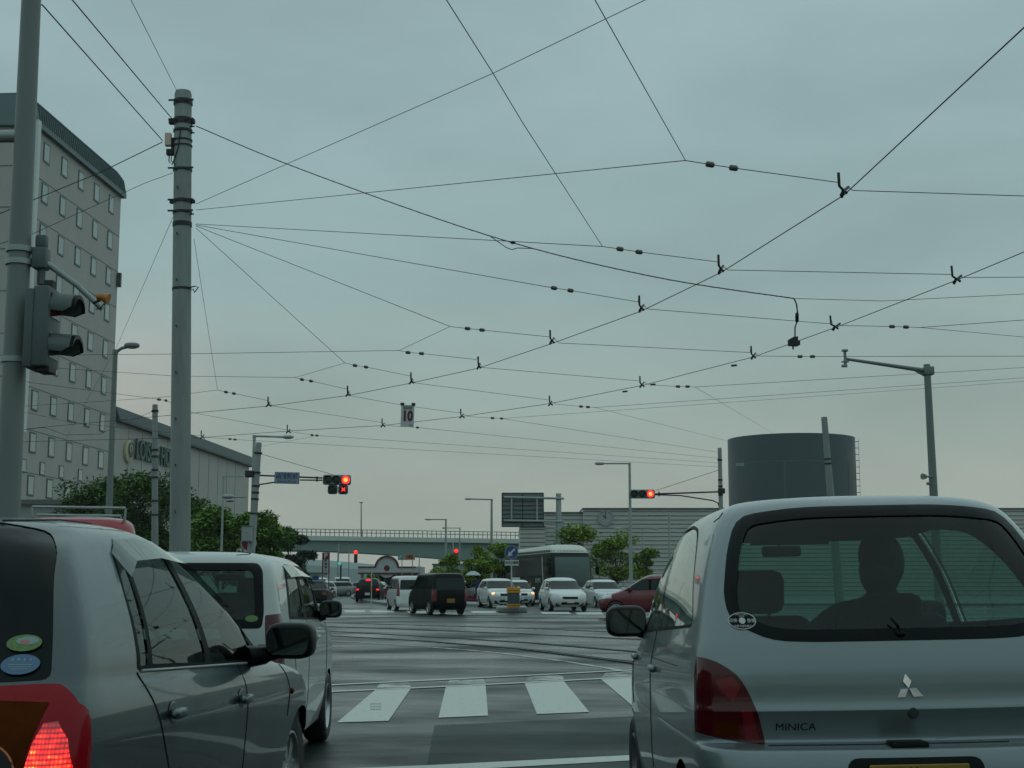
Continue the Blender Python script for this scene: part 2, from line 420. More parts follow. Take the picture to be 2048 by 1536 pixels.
def skin_on(me, bvh, ori, off=.003, flip=1):
    """lay a flat (y, z) mesh onto the rear of a body"""
    for v in me.vertices:
        y, z = v.co.x, v.co.y
        h = bvh.ray_cast(Vector((-2, y, z)), Vector((1, 0, 0)))
        x = h[0].x if h[0] else 0; n = h[1] if h[0] else Vector((-1, 0, 0))
        v.co = Vector((x, y, z)) + (n if n.x < 0 else -n) * off
    me.update(); return me
def flat(poly, name='shape', grid=0):
    """2d polygon as a mesh cut fine enough to bend"""
    bm = bmesh.new(); f = bm.faces.new([bm.verts.new((p[0], p[1], 0)) for p in poly])
    if grid:
        for a in (0, 1):
            lo = min(p[a] for p in poly); hi = max(p[a] for p in poly); k = int((hi - lo) / grid)
            for i in range(1, k + 1):
                co = Vector((0, 0, 0)); co[a] = lo + (hi - lo) * i / (k + 1); no = Vector((0, 0, 0)); no[a] = 1
                bmesh.ops.bisect_plane(bm, geom=bm.verts[:] + bm.edges[:] + bm.faces[:], plane_co=co, plane_no=no)
    me = bpy.data.meshes.new(name); bm.to_mesh(me); bm.free(); return me
def mirror_part(parent, x, y, z, s, d=(.09, .11, .085), m=None, lod=0):
    """door mirror on the side s, seen from behind its glass faces the rear"""
    mb = MB(); o = mb.ell((x + .02, y + s * d[1], z), d, n=20 if not lod else 10, m=12 if not lod else 6, e=.55)
    mb.tube([(x - .01, y - s * .03, z - .06), (x, y + s * .05, z - .05)], [.045, .03], 8)
    c = mb.build('door_mirror', m or M['mirrorcase'], parent, smooth=60)
    poly = rnd([(-d[1] * .86, -d[2] * .74), (d[1] * .86, -d[2] * .74), (d[1] * .86, d[2] * .74), (-d[1] * .86, d[2] * .74)], .045, 5)
    g = MB(); g.prism(poly, (x + .02 - d[0] * 1.005, y + s * d[1], z), (0, 1, 0), (0, 0, 1), (-.004, 0, 0)); g.build('mirror_glass', M['mirrorglass'], c)
    return c
def car_build(name, label, cat, loc, rz, rings, regs, paintm, arches, wheels, group=None, lod=0, roll=0, lines=(), rlines=(), q=None, sub=None, inner=True, L=3.4, under=(.1, 3.2, .66), spokes=7, rimmat=None, lim=.25):
    """regs: (side(s), polygon, part name, material, parent key, key, label)"""
    t = thing(name, label, cat, loc, rz, group, rx=roll)
    bm = body_bm(rings, q or ((7, 5, 24) if not lod else (4, 3, 12)), sub or (4 if not lod else 3))
    bvh = BVHTree.FromBMesh(bm)
    if inner:
        src = bm.copy()
    lay = bm.faces.layers.int.new('reg'); rid = 0; meta = {}
    for (ax_, ar) in arches:
        circ = [(ax_ + ar * math.cos(2 * math.pi * k / 24), max(.0, .29 * (ar / .33)) + ar * math.sin(2 * math.pi * k / 24)) for k in range(24)]
        for s in ('left', 'right'): cut(bm, circ, s, lay, -1)
    for rg in regs:
        sides, poly, pn, m, pk, key = rg[:6]
        for s in (('left', 'right') if sides == 'both' else ('rlr',) if sides == 'rearpair' else (sides,)):
            if s == 'rlr':
                for sg in (1, -1):
                    rid += 1; meta[rid] = (pn, m, (pk, sg) if pk else None, (key, sg), rg); cut(bm, [(p[0] * sg, p[1]) for p in poly], 'rear', lay, rid, thr=.004, lim=.20 if len(rg) > 7 else lim)
                    if len(rg) > 7: cut(bm, rg[7], 'left' if sg > 0 else 'right', lay, rid, thr=.02)
            elif s == 'frontpair': 
                for sg in (1, -1):
                    rid += 1; meta[rid] = (pn, m, (pk, sg) if pk else None, (key, sg), rg); cut(bm, [(p[0] * sg, p[1]) for p in poly], 'front', lay, rid, thr=.004, lim=.55)
            else:
                rid += 1; sg = s if sides == 'both' else 0
                meta[rid] = (pn, m, (pk, sg) if pk else None, (key, sg), rg); cut(bm, poly, s, lay, rid)
    bmesh.ops.delete(bm, geom=[f for f in bm.faces if f[lay] == -1], context='FACES')
    bm.normal_update()
    body = link('body', reg_mesh(bm, lay, 0, 'body'), paintm, t)
    objs = {}
    for i, (pn, m, pk, key, rg) in meta.items():
        me = reg_mesh(bm, lay, i, pn, -.004 if 'glass' in m.name else .001)
        if me: objs[key] = link(pn, me, m, objs.get(pk, t) if pk else t, rg[6] if len(rg) > 6 else None)
    # inner lining
    if inner:
        l2 = src.faces.layers.int.new('reg')
        src.normal_update()
        for rg in regs:
            if 'glass' in rg[3].name:
                for s in (('left', 'right') if rg[0] == 'both' else (rg[0],)): cx0 = sum(p[0] for p in rg[1]) / len(rg[1]); cz0 = sum(p[1] for p in rg[1]) / len(rg[1]); cut(src, [(cx0 + (p[0] - cx0) * .93, cz0 + (p[1] - cz0) * .96) for p in rg[1]] if rg[0] == 'both' else shrink(rg[1], -.02), s, l2, -1)
        bmesh.ops.delete(src, geom=[f for f in src.faces if f[l2] == -1 or f.calc_center_median().z < .5], context='FACES'); src.normal_update()
        link('lining', reg_mesh(src, l2, 0, 'lining', -.035), M['inner'], t)
        src.free()
    bm.free()
    # gaps and belts on the sides
    def hit(x, z, s):
        h = bvh.ray_cast(Vector((x, s * 3, z)), Vector((0, -s, 0))); return h[0] if h[0] else None
    for ln in lines:
        ln_pts = ln[0] if isinstance(ln, tuple) and isinstance(ln[0], list) else ln; rr = ln[1] if isinstance(ln, tuple) and isinstance(ln[0], list) else .0035
        for s in (1, -1):
            pts = []
            for a, b in zip(ln_pts, ln_pts[1:]):
                for j in range(6):
                    h = hit(a[0] + (b[0] - a[0]) * j / 6, a[1] + (b[1] - a[1]) * j / 6, s)
                    if h: pts.append(h)
            h = hit(*ln_pts[-1], s)
            if h: pts.append(h)
            if len(pts) > 1: MB().tube(pts, rr, 5).build('panel_gap', M['seam'], t)
    for ln in rlines:
        pts = []
        for a, b in zip(ln, ln[1:]):
            for j in range(6):
                h = bvh.ray_cast(Vector((-2, a[0] + (b[0] - a[0]) * j / 6, a[1] + (b[1] - a[1]) * j / 6)), Vector((1, 0, 0)))
                if h[0]: pts.append(h[0])
        if len(pts) > 1: MB().tube(pts, .003, 5).build('panel_gap', M['seam'], t)
    # underside and wheels
    x0, x1, hw = under
    zf = .30
    u = MB(); u.box(((x0 + x1) / 2, 0, zf), (x1 - x0, hw * 1.6, .16))
    for (ax_, ar) in arches:
        for s in (1, -1):
            pts = [(ax_ + ar * 1.02 * math.cos(math.pi * j / 10), ar / .33 * .29 + ar * 1.02 * math.sin(math.pi * j / 10)) for j in range(11)]
            vs = [(p[0], s * (hw + .02), p[1]) for p in pts] + [(p[0], s * (hw - .24), p[1]) for p in pts]
            u.add(vs, [(j, j + 1, j + 12, j + 11) for j in range(10)]); u.add([(p[0], s * (hw - .22), p[1]) for p in pts] , [tuple(range(11))])
    u.build('underbody', M['seam'], t)
    for (wx, wr, wy) in wheels:
        for s in (1, -1): wheel(t, wx, s * wy, wr, lod=lod, spokes=spokes, rimmat=rimmat)
    return t, bvh, hit, objs
def seat(t, x, y, top=1.12, w=.24):
    mb = MB()
    mb.box((x, y, .78), (.13, w * 2, .62), ry=R(-12), bev=.05); mb.box((x + .25, y, .52), (.5, w * 2, .14), bev=.05)
    o = mb.build('front_seat', M['seat'], t, smooth=50)
    mb = MB(); mb.box((x - .08, y, top), (.10, .25, .19), ry=R(-10), bev=.045); mb.cyl((x - .05, y - .06, top - .15), (x - .07, y - .06, top), .007); mb.cyl((x - .05, y + .06, top - .15), (x - .07, y + .06, top), .007)
    mb.build('headrest', M['seat'], o, smooth=50)
def cabin(t, x_wheel, dash_x, z_dash=.93, w=.6, mirror=(1.9, 0, 1.30), sy=-.3):
    mb = MB(); mb.box((dash_x, 0, z_dash - .12), (.5, w * 2, .24), bev=.06); mb.build('dashboard', M['inner'], t, smooth=50)
    mb = MB(); Mx = Matrix.Rotation(R(70), 3, 'Y')
    pts = [Vector((x_wheel, sy, z_dash + .02)) + Mx @ Vector((.18 * math.cos(2 * math.pi * k / 20), .18 * math.sin(2 * math.pi * k / 20), 0)) for k in range(21)]
    mb.tube(pts, .014, 6); mb.cyl((x_wheel, sy, z_dash + .02), (x_wheel + .25, sy, z_dash - .1), .03); mb.build('steering_wheel', M['blk'], t, smooth=50)
    mb = MB(); mb.box(mirror, (.03, .20, .055), bev=.014); mb.cyl(mirror, (mirror[0] + .1, 0, mirror[2] + .1), .008); mb.build('rear_view_mirror', M['blk'], t, smooth=50)

# ---- C : silver hatchback ahead on the right -----------------------------------------
c2 = lambda u, v, s=571: ((1815 - u) / s, CAMH - (v - 1168) / s)
Cr = [(.05, 3.18, .70, .20, .20, .15, .35, .05, .15), (-.08, 3.27, .725, .33, .33, .17, .35, .06, .16), (-.12, 3.29, .737, .46, .46, .18, .4, .07, .17), (-.13, 3.28, .738, .58, .56, .18, .4, .07, .17),
      (-.115, 3.27, .738, .655, .62, .18, .4, .07, .17), (-.09, 3.26, .7375, .678, .64, .17, .4, .07, .17), (-.012, 3.25, .7375, .684, .65, .13, .4, .06, .17), (.014, 3.24, .738, .70, .66, .12, .4, .06, .16),
      (-.010, 3.21, .7375, .785, .72, .12, .38, .06, .15), (-.013, 3.2, .737, .80, .73, .12, .38, .06, .15), (-.004, 3.17, .736, .83, .75, .12, .37, .06, .15), (.0, 3.12, .733, .92, .80, .12, .36, .06, .14), (.02, 3.0, .722, 1.0, .86, .12, .34, .065, .12), (.045, 2.78, .705, 1.065, .94, .13, .25, .07, .10),
      (.085, 2.62, .688, 1.14, 1.03, .14, .2, .075, .10), (.16, 2.40, .655, 1.27, 1.20, .15, .2, .08, .10), (.25, 2.14, .607, 1.398, 1.353, .16, .2, .08, .10), (.33, 1.96, .556, 1.492, 1.462, .18, .22, .08, .10),
      (.41, 1.84, .495, 1.535, 1.520, .2, .25, .07, .1), (.52, 1.72, .41, 1.556, 1.551, .25, .25, .06, .08), (.72, 1.55, .28, 1.570, 1.570, .3, .3, .03, .03), (.95, 1.35, .10, 1.575, 1.575, .3, .3, 0, 0), (1.0, 1.3, .02, 1.575, 1.575, .3, .3, 0, 0)]
cwh = [(.33, 1.026, .25), (.465, 1.034, .22), (.585, 1.10, .14), (.596, 1.19, .15), (.557, 1.36, .1), (.500, 1.485, .08), (.28, 1.512, .2)]
cw = rnd(cwh + [(-p[0], p[1], p[2]) for p in cwh[::-1]], .05, 3)
lampC = rnd([(.85, .745), (.735, .722, .02), (.676, .700, .05), (.493, .684, .015), (.511, .765, .1), (.534, .833, .1), (.573, .915, .12), (.66, .976, .08), (.85, .99)], .03, 3)
side_r = rnd([(.40, 1.085, .05), (1.515, 1.035, .02), (1.66, 1.465, .02), (1.35, 1.478, .2), (.95, 1.445, .15), (.70, 1.33, .2)], .03, 4)
side_f = rnd([(1.55, 1.035, .02), (2.56, .985, .04), (2.52, 1.09, .2), (2.34, 1.28, .3), (2.14, 1.41, .15), (1.98, 1.462, .1), (1.70, 1.468, .03)], .03, 4)
C_regs = [('rear', cw, 'rear_window_surround', M['blk'], None, 'rw'), ('rear', shrink(cw, .042), 'rear_window', M['glassrear'], 'rw', 'rg'),
          ('rlr' if 0 else 'rearpair', lampC, 'tail_light', M['lampdark'], None, 'tl'),
          ('rearpair', [(.60, .83), (.635, .86), (.655, .90), (.60, .915), (.572, .88)], 'reflector', M['lampbright'], 'tl', 't2'),
          ('rearpair', [(.515, .70), (.56, .70), (.575, .80), (.54, .80)], 'reflector', M['lampbright'], 'tl', 't4'),
          ('rearpair', [(.58, .71), (.66, .715), (.665, .765), (.59, .765)], 'turn_lens', M['lampamber'], 'tl', 't3'),
          ('rear', rnd([(.265, .40), (-.215, .40), (-.20, .650, .04), (.25, .650, .04)], .03), 'plate_recess', M['blk'], None, 'pr'),
          ('both', shrink(side_r, -.012), 'side_window', M['rub'], None, 'sw'), ('both', side_r, 'window_glass', M['glass'], 'sw', 'sg'),
          ('both', shrink(side_f, -.012), 'side_window', M['rub'], None, 'sw2'), ('both', side_f, 'window_glass', M['glass'], 'sw2', 'sg2'),
          ('front', rnd([(.60, 1.0, .1), (-.60, 1.0, .1), (-.50, 1.42, .1), (.50, 1.42, .1)], .1), 'windscreen', M['glass'], None, 'ws')]
C, cbvh, chit, cobj = car_build('hatchback_car', 'silver hatchback close ahead on the right, driver seen through its rear window', 'car', (1.379, 4.90, -.0), R(90), Cr, C_regs, M['silver'],
    [(.52, .31), (2.70, .31)], [(.52, .275, .645), (2.70, .275, .645)], roll=R(-1.1), L=3.39, under=(.15, 3.1, .67),
    lines=[([(1.56, 1.03), (1.585, .80), (1.58, .5), (1.50, .25)], .003), [(2.62, .95), (2.66, .80), (2.60, .62)], ([(.62, .92), (1.57, .905)], .002), ([(.5, .22), (2.5, .22)], .004)],
    rlines=[[(.49, .683), (-.49, .683)]] + [[(s * y, z) for y, z in ((.722, .975), (.700, 1.08), (.668, 1.2), (.625, 1.35), (.578, 1.45), (.52, 1.515))] for s in (1, -1)], lim=.30)
for s in (1, -1):
    mirror_part(C, 2.42, s * .665, 1.045, s, (.085, .105, .08))
    for hx in (1.42, 2.45):
        h = chit(hx, .86, s); mb = MB(); 
        if h: mb.box((hx, h.y + s * .012, .865), (.15, .03, .03), bev=.012); mb.build('door_handle', M['silver'], C, smooth=50)
    h = chit(2.72, .82, s); mb = MB(); mb.ell((2.74, h.y, .80), (.035, .012, .018)); mb.build('side_marker', M['lampbright'], C, smooth=60)
cabin(C, 1.85, 2.25, .95, .58, (2.28, -.02, 1.385), -.30)
seat(C, 1.38, .29, 1.19); seat(C, 1.38, -.31, 1.08)
def on_c(poly, name, m, off, grid=.02, parent=None): return link(name, skin_on(flat(poly, name, grid), cbvh, 0, off), m, parent or C)
em = MB()
for pl in ([(1310, 495), (1343, 540), (1325, 580), (1293, 540)], [(1322, 583), (1301, 632), (1255, 634), (1277, 586)], [(1328, 582), (1370, 580), (1410, 629), (1351, 631)]):
    pp = [c2(1380 + a / 3.066, 1180 + b / 3.066) for a, b in pl]
    vs = []
    for y, z in pp:
        h = cbvh.ray_cast(Vector((-2, y, z)), Vector((1, 0, 0)))[0]; vs.append(h)
    n = len(vs); em.add([v + Vector((-.009, 0, 0)) for v in vs] + vs, [tuple(range(n))] + [(i, (i + 1) % n, n + (i + 1) % n, n + i) for i in range(n)])
em.build('emblem', M['chrome'], C, label='three-diamond badge on the tailgate')
def letters_c(txt, size, y, z, m, off, sx=1.0, bold=0, parent=None, name='lettering', ext=0):
    me = text_mesh(txt, size, name, 0, bold=bold)
    for v in me.vertices: v.co = Vector((y - v.co.x * sx, z + v.co.y, 0))
    return link(name, skin_on(me, cbvh, 0, off), m, parent or C)
letters_c('MINICA', .036, .392, .742, M['blk'], .003, 1.12, 0, name='name_lettering')
lk = MB(); h = cbvh.ray_cast(Vector((-2, -.005, .785)), Vector((1, 0, 0)))[0]
lk.lathe([(.0, .010), (.010, .010), (.011, .006), (.016, .006), (.019, 0)], h, Matrix.Rotation(R(-90), 3, 'Y'), 18); lk.build('hatch_lock', M['iron'], C, smooth=40)
# oval sticker
sc_ = (.545, 1.100); ell = lambda a, b, n=36: [(sc_[0] + a * math.cos(2 * math.pi * k / n), sc_[1] + b * math.sin(2 * math.pi * k / n)) for k in range(n)]
st = on_c(ell(.047, .029), 'oval_sticker', M['signwhite'], .004, .02); st['label'] = 'black oval sticker with white rim and small characters'
link('sticker_field', skin_on(flat(ell(.044, .0262), 'f', .02), cbvh, 0, .0048), M['blk'], st)
link('sticker_seal', skin_on(flat([(sc_[0] + .011 * math.cos(k * .7), sc_[1] + .011 * math.sin(k * .7)) for k in range(9)], 'f'), cbvh, 0, .0056), M['signwhite'], st)
for tx, dy, dz, sz in (('点検', .030, .0, .014), ('整備', -.030, -.001, .014), ('定期点検整備済', .0, -.019, .0085), ('SAFETY CHECK', .0, .0205, .006), ('自家用', 0, .0145, .006)):
    letters_c(tx, sz, sc_[0] + dy, sc_[1] + dz, M['signwhite'], .0056, parent=st, name='sticker_text')
# plate
mb = MB(); mb.box((-.045, .03, .684), (.09, .125, .024), bev=.006); mb.build('hatch_latch_cover', M['blk'], C, smooth=40)
pm = MB(); pm.box((-.140, .02, .548), (.012, .33, .165), bev=.004); pl = pm.build('number_plate', M['yplate'], C)
text_on('函館 580', .048, M['inkdark'], pl, (-.1465, .02, .598), (0, -1, 0), (0, 0, 1), 'plate_text')
text_on('・・30', .085, M['inkdark'], pl, (-.1465, .02, .533), (0, -1, 0), (0, 0, 1), 'plate_text')
wp = MB(); h = cbvh.ray_cast(Vector((-2, .01, 1.05)), Vector((1, 0, 0)))[0]; wp.ell(h, (.018, .018, .012)); wp.tube([h + Vector((-.015, 0, 0)), h + Vector((-.01, .012, .03)), h + Vector((.0, .03, .055))], [.007, .006, .004], 6); wp.build('rear_wiper', M['blk'], C, smooth=50)

# ---- A : silver hatchback on the left --------------------------------------------------
Ar = [(.10, 3.60, 0.810, .20, .20, 0.120, .4, 0.042, .18), (.03, 3.70, 0.850, .30, .30, 0.120, .4, 0.049, .2), (.0, 3.74, 0.875, .44, .42, 0.120, .4, 0.056, .2), (-.01, 3.75, 0.882, .56, .52, 0.120, .4, 0.056, .2),
      (.01, 3.73, 0.888, .68, .62, 0.120, .42, 0.056, .2), (.03, 3.68, 0.890, .76, .70, 0.114, .42, 0.056, .18), (.06, 3.55, 0.882, .83, .77, 0.108, .4, 0.056, .16), (.10, 3.25, 0.863, .89, .82, 0.102, .35, 0.056, .13), (.14, 2.95, 0.845, .935, .855, 0.096, .28, 0.056, .12),
      (.19, 2.66, 0.828, 1.0, .935, 0.096, .25, 0.056, .12), (.27, 2.44, 0.779, 1.11, 1.07, 0.096, .22, 0.056, .12), (.36, 2.22, 0.712, 1.23, 1.20, 0.102, .22, 0.056, .12), (.46, 2.0, 0.645, 1.331, 1.311, 0.108, .22, 0.056, .12),
      (.53, 1.86, 0.595, 1.388, 1.378, .2, .25, .08, .1), (.60, 1.76, 0.530, 1.423, 1.420, .22, .25, .07, .1), (.72, 1.62, 0.430, 1.448, 1.448, .25, .25, .05, .06), (.90, 1.45, 0.280, 1.462, 1.462, .3, .3, .03, .03), (1.05, 1.3, 0.080, 1.467, 1.467, .3, .3, 0, 0), (1.1, 1.25, 0.020, 1.467, 1.467, .3, .3, 0, 0)]
aw = rnd([(.55, .925, .05), (.745, .935, .03), (.695, 1.10, .1), (.605, 1.335, .04), (.52, 1.40, .04), (.35, 1.432, .1), (-.35, 1.432, .1), (-.52, 1.40, .04), (-.605, 1.335, .04), (-.695, 1.10, .1), (-.745, .935, .03), (-.55, .925, .05)], .03, 3)
a_all = rnd([(.70, .932, .03), (2.46, .868, .03), (2.40, .97, .1), (2.22, 1.16, .3), (2.00, 1.30, .2), (1.78, 1.365, .2), (1.45, 1.392, .2), (1.10, 1.385, .12), (.955, 1.34, .10), (.85, 1.2, .2)], .03, 4)
a_q = [(.74, .945), (.815, .943), (1.02, 1.28), (1.0, 1.34), (.965, 1.325), (.86, 1.19)]
a_r = rnd([(.86, .945), (1.49, .918), (1.56, 1.365), (1.12, 1.365), (1.045, 1.28)], .015, 3)
a_f = rnd([(1.56, .913), (2.20, .892), (2.26, .93), (2.19, 1.125), (1.98, 1.275), (1.77, 1.345), (1.62, 1.362)], .02, 3)
lampA = rnd([(.35, .50), (.30, .90), (.50, .917), (.73, .925), (.78, .88), (.95, .86), (.95, .70), (.95, .50), (.6, .44)], .03, 3)
A_regs = [('rear', aw, 'rear_window', mat('very_dark_glass', (.004, .008, .008), .12, spec=.12), None, 'rw'),
          ('rearpair', rnd([(.50, .50, .02), (.47, .89, .02), (.52, .915, .05), (.735, .925, .03), (.95, .915, .1), (.95, .46, .02)], .03, 3), 'tail_light', M['lampred'], None, 'tl', None, [(.0, .92), (.13, .918), (.20, .86), (.275, .80), (.27, .76), (.235, .70), (.215, .60), (.215, .50), (.0, .46)]),
          ('both', a_all, 'side_window', M['rub'], None, 'sw'), ('both', a_q, 'quarter_glass', M['glassside'], 'sw', 'q'), ('both', a_r, 'rear_door_glass', M['glassside'], 'sw', 'r'), ('both', a_f, 'front_door_glass', M['glassside'], 'sw', 'f'),
          ('front', rnd([(.66, .96, .1), (-.66, .96, .1), (-.52, 1.36, .1), (.52, 1.36, .1)], .1), 'windscreen', M['glass'], None, 'ws'),
          ('frontpair', rnd([(.5, .60), (.76, .62), (.72, .76), (.5, .74)], .03), 'headlight', M['lampclear'], None, 'hl')]
Arz = R(90) - math.atan(.07)
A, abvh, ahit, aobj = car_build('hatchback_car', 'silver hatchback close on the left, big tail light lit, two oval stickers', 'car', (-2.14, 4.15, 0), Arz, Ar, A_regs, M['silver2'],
    [(.62, .33), (3.08, .33)], [(.62, .30, .745), (3.08, .30, .745)], L=3.75, under=(.15, 3.5, .76),
    lines=[([(.70, .925), (.77, .83), (.86, .70), (.97, .55), (1.03, .38), (.98, .25)], .0035), ([(1.94, .885), (1.96, .70), (1.95, .5), (1.90, .25)], .003), [(2.70, .86), (2.78, .72), (2.74, .6)],
           ([(.62, 1.43), (1.05, 1.452), (1.5, 1.45), (1.78, 1.42)], .005), ], lim=.25)
for s in (1, -1):
    belt = MB()
    pts = [ahit(.74 + 1.7 * j / 12, .929 - .061 * j / 12, s) for j in range(13)]; belt.tube([p + Vector((0, s * .002, 0)) for p in pts if p], .006, 6)
    belt.build('belt_moulding', M['galv'], A, smooth=60)
for s in (1, -1):
    vz = MB()
    top = [(.94, 1.33), (1.08, 1.39), (1.4, 1.40), (1.75, 1.378), (2.0, 1.31), (2.22, 1.175)]; bot = [(.92, 1.245), (1.08, 1.305), (1.4, 1.32), (1.75, 1.30), (1.96, 1.235), (2.17, 1.115)]
    for (ta, tb), (ba, bb) in zip(zip(top, top[1:]), zip(bot, bot[1:])):
        n = 4; vs = []
        for j in range(n + 1):
            f = j / n
            for (p, q_) in ((ta, tb), (ba, bb)):
                x = p[0] + (q_[0] - p[0]) * f; z = p[1] + (q_[1] - p[1]) * f; h = ahit(x, z, s)
                vs.append((x, h.y + s * (.006 if p in (ta,) else .034), z))
        vz.add(vs, [(2 * j, 2 * j + 1, 2 * j + 3, 2 * j + 2) for j in range(n)])
    vz.build('wind_deflector', M['visor'], A, smooth=True)
for s in (1, -1):
    mirror_part(A, 2.22, s * .90, .972, s, (.085, .107, .080))
    mb = MB(); mb.tube([ahit(2.12, .905, s), ahit(2.2, .90, s) + Vector((0, s * .07, .01))], [.05, .04], 8); mb.build('mirror_foot', M['mirrorcase'], A, smooth=60)
    for hx, hz in ((.96, .77), (1.86, .748)):
        h = ahit(hx, hz, s)
        mb = MB(); mb.ell((hx, h.y, hz), (.055, .004, .042)); mb.build('handle_recess', M['silver2'], A, smooth=60)
        mb = MB(); mb.ell((hx, h.y + s * .024, hz), (.082, .016, .019), e=.75); mb.build('door_handle', M['silver2'], A, smooth=60)
    h = ahit(2.82, .71, s); mb = MB(); mb.ell((2.82, h.y, .71), (.028, .012, .016)); mb.build('side_marker', M['lampamber'], A, smooth=60)
cabin(A, 1.95, 2.35, .90, .66, (2.1, 0, 1.24), -.35)
for s in (1, -1): seat(A, 1.45, s * .36, 1.16)
mb = MB(); mb.box((.55, 0, .75), (.14, 1.2, .6), ry=R(-14), bev=.05)
for y in (-.4, .4): mb.box((.46, y, 1.06), (.1, .24, .14), bev=.04)
mb.build('rear_seat', M['seat'], A, smooth=50)
def on_a(poly, name, m, off, grid=.02, parent=None, label=None): return link(name, skin_on(flat(poly, name, grid), abvh, 0, off), m, parent or A, label)
M['gst'] = mat('sticker_green', (.08, .16, .04), .5, var=.3, vs=40); M['bst'] = mat('sticker_blue', (.05, .12, .22), .5, var=.1); M['stwhite'] = mat('sticker_white', (.17, .25, .25), .5); M['stred'] = mat('sticker_pink', (.35, .12, .12), .5)
def ov(cy, cz, a, b, rot=0, n=32): return [(cy + a * math.cos(2 * math.pi * k / n) * math.cos(rot) - b * math.sin(2 * math.pi * k / n) * math.sin(rot), cz + a * math.cos(2 * math.pi * k / n) * math.sin(rot) + b * math.sin(2 * math.pi * k / n)) for k in range(n)]
def apos(u, v):
    o, d = Vector((0, 0, CAMH)), (P(u, v, 5) - Vector((0, 0, CAMH)))
    iv = wm(A).inverted(); oo = iv @ o; dd = (iv.to_3x3() @ d).normalized(); return abvh.ray_cast(oo, dd)[0]
for uv, nm, m, lab in (((49, 1287), 'green_sticker', M['gst'], 'green oval sticker'), ((41, 1330), 'blue_sticker', M['bst'], 'blue oval sticker with four stars')):
    h = apos(*uv)
    if h is None: h = Vector((.2, -.6, 1.0))
    a, b = (.053, .0245) if nm == 'green_sticker' else (.058, .029)
    st = on_a(ov(h.y, h.z, a, b), nm, m, .0035, label=lab)
    if nm == 'blue_sticker':
        for j in range(4):
            cy, cz = h.y + .027 - j * .018, h.z + .013
            on_a([(cy + (.006 if k % 2 else .0025) * math.sin(k * math.pi / 5), cz + (.006 if k % 2 else .0025) * math.cos(k * math.pi / 5)) for k in range(10)], 'star', M['stwhite'], .0045, 1, st)
        for dz, w in ((-.002, .036), (-.009, .034), (-.015, .026)): on_a([(h.y - w, h.z + dz), (h.y + w, h.z + dz), (h.y + w, h.z + dz + .0025), (h.y - w, h.z + dz + .0025)], 'print_line', M['stwhite'], .0045, .02, st)
    else:
        on_a(ov(h.y - .008, h.z + .006, .034, .012), 'sticker_print', M['stwhite'], .0045, .02, st); on_a(ov(h.y - .002, h.z + .002, .014, .006), 'sticker_print', M['stred'], .0050, .02, st)
# inner pieces of the right tail light
tlr = aobj[('tl', -1)]
tlr['label'] = 'lit right tail light'
on_a([(-.52, .51), (-.50, .868), (-.60, .878), (-.765, .872), (-.735, .74), (-.715, .50)], 'turn_lens', M['lampamber'], .004, .03, tlr)
on_a(ov(-.62, .665, .085, .09), 'reversing_lens', mat('smoked_lens', (.006, .008, .005), .2, spec=.2), .0065, .03, tlr)
ringm = MB(); pts = []
for k in range(25):
    a = math.pi * k / 24; y, z = -.62 + .088 * math.cos(a), .665 + .094 * math.sin(a); hh = abvh.ray_cast(Vector((-2, y, z)), Vector((1, 0, 0)))[0]; pts.append(hh + Vector((-.008, 0, 0)))
ringm.tube(pts, .004, 6); ringm.build('lens_rim', mat('lens_rim_orange', (.35, .08, .01), .3, coat=1), tlr, smooth=True)
def litmat():
    m = mat('lit_tail_grid', (.25, .004, .008), .25, coat=1); t = m.node_tree; b = t.nodes['Principled BSDF']
    g = t.nodes.new('ShaderNodeTexCoord'); s = t.nodes.new('ShaderNodeSeparateXYZ'); t.links.new(g.outputs['Object'], s.inputs[0])
    def M1(op, a, b_=None, c=None):
        n = t.nodes.new('ShaderNodeMath'); n.operation = op
        for i, x in enumerate((a, b_, c)):
            if x is None: continue
            if isinstance(x, (int, float)): n.inputs[i].default_value = x
            else: t.links.new(x, n.inputs[i])
        return n.outputs[0]
    f1 = M1('ABSOLUTE', M1('SINE', M1('MULTIPLY', s.outputs[2], 215)))
    f2 = M1('ABSOLUTE', M1('SINE', M1('MULTIPLY', s.outputs[1], 330)))
    n = t.nodes.new('ShaderNodeTexNoise'); n.inputs['Scale'].default_value = 34; n.inputs['Detail'].default_value = 3; t.links.new(g.outputs['Object'], n.inputs['Vector'])
    nn = M1('POWER', M1('MULTIPLY', n.outputs[0], 1.65), 4)
    # the prisms nearest the bulb glow most
    d = t.nodes.new('ShaderNodeVectorMath'); d.operation = 'DISTANCE'; t.links.new(g.outputs['Object'], d.inputs[0]); d.inputs[1].default_value = (.03, -.775, .585)
    fall = M1('POWER', M1('MAXIMUM', M1('SUBTRACT', 1.0, M1('DIVIDE', d.outputs['Value'], .30)), 0.0), 2.0)
    gr = M1('ADD', M1('MULTIPLY', M1('POWER', f1, 1.5), M1('ADD', .35, f2)), .10)
    e = M1('MULTIPLY', M1('MULTIPLY', gr, M1('ADD', .35, nn)), M1('ADD', .12, M1('MULTIPLY', fall, 10)))
    mx = t.nodes.new('ShaderNodeMixRGB'); mx.inputs[1].default_value = (1, .004, .007, 1); mx.inputs[2].default_value = (1, .26, .01, 1)
    t.links.new(M1('MINIMUM', M1('POWER', M1('MULTIPLY', e, .16), 2.5), 1.0), mx.inputs[0]); t.links.new(mx.outputs[0], b.inputs['Emission Color']); t.links.new(e, b.inputs['Emission Strength'])
    return m
on_a([(-.715, .50), (-.726, .66), (-.745, .76), (-.765, .815), (-.80, .82), (-.83, .77), (-.848, .68), (-.850, .50)], 'lit_lens', litmat(), .0045, .02, tlr)

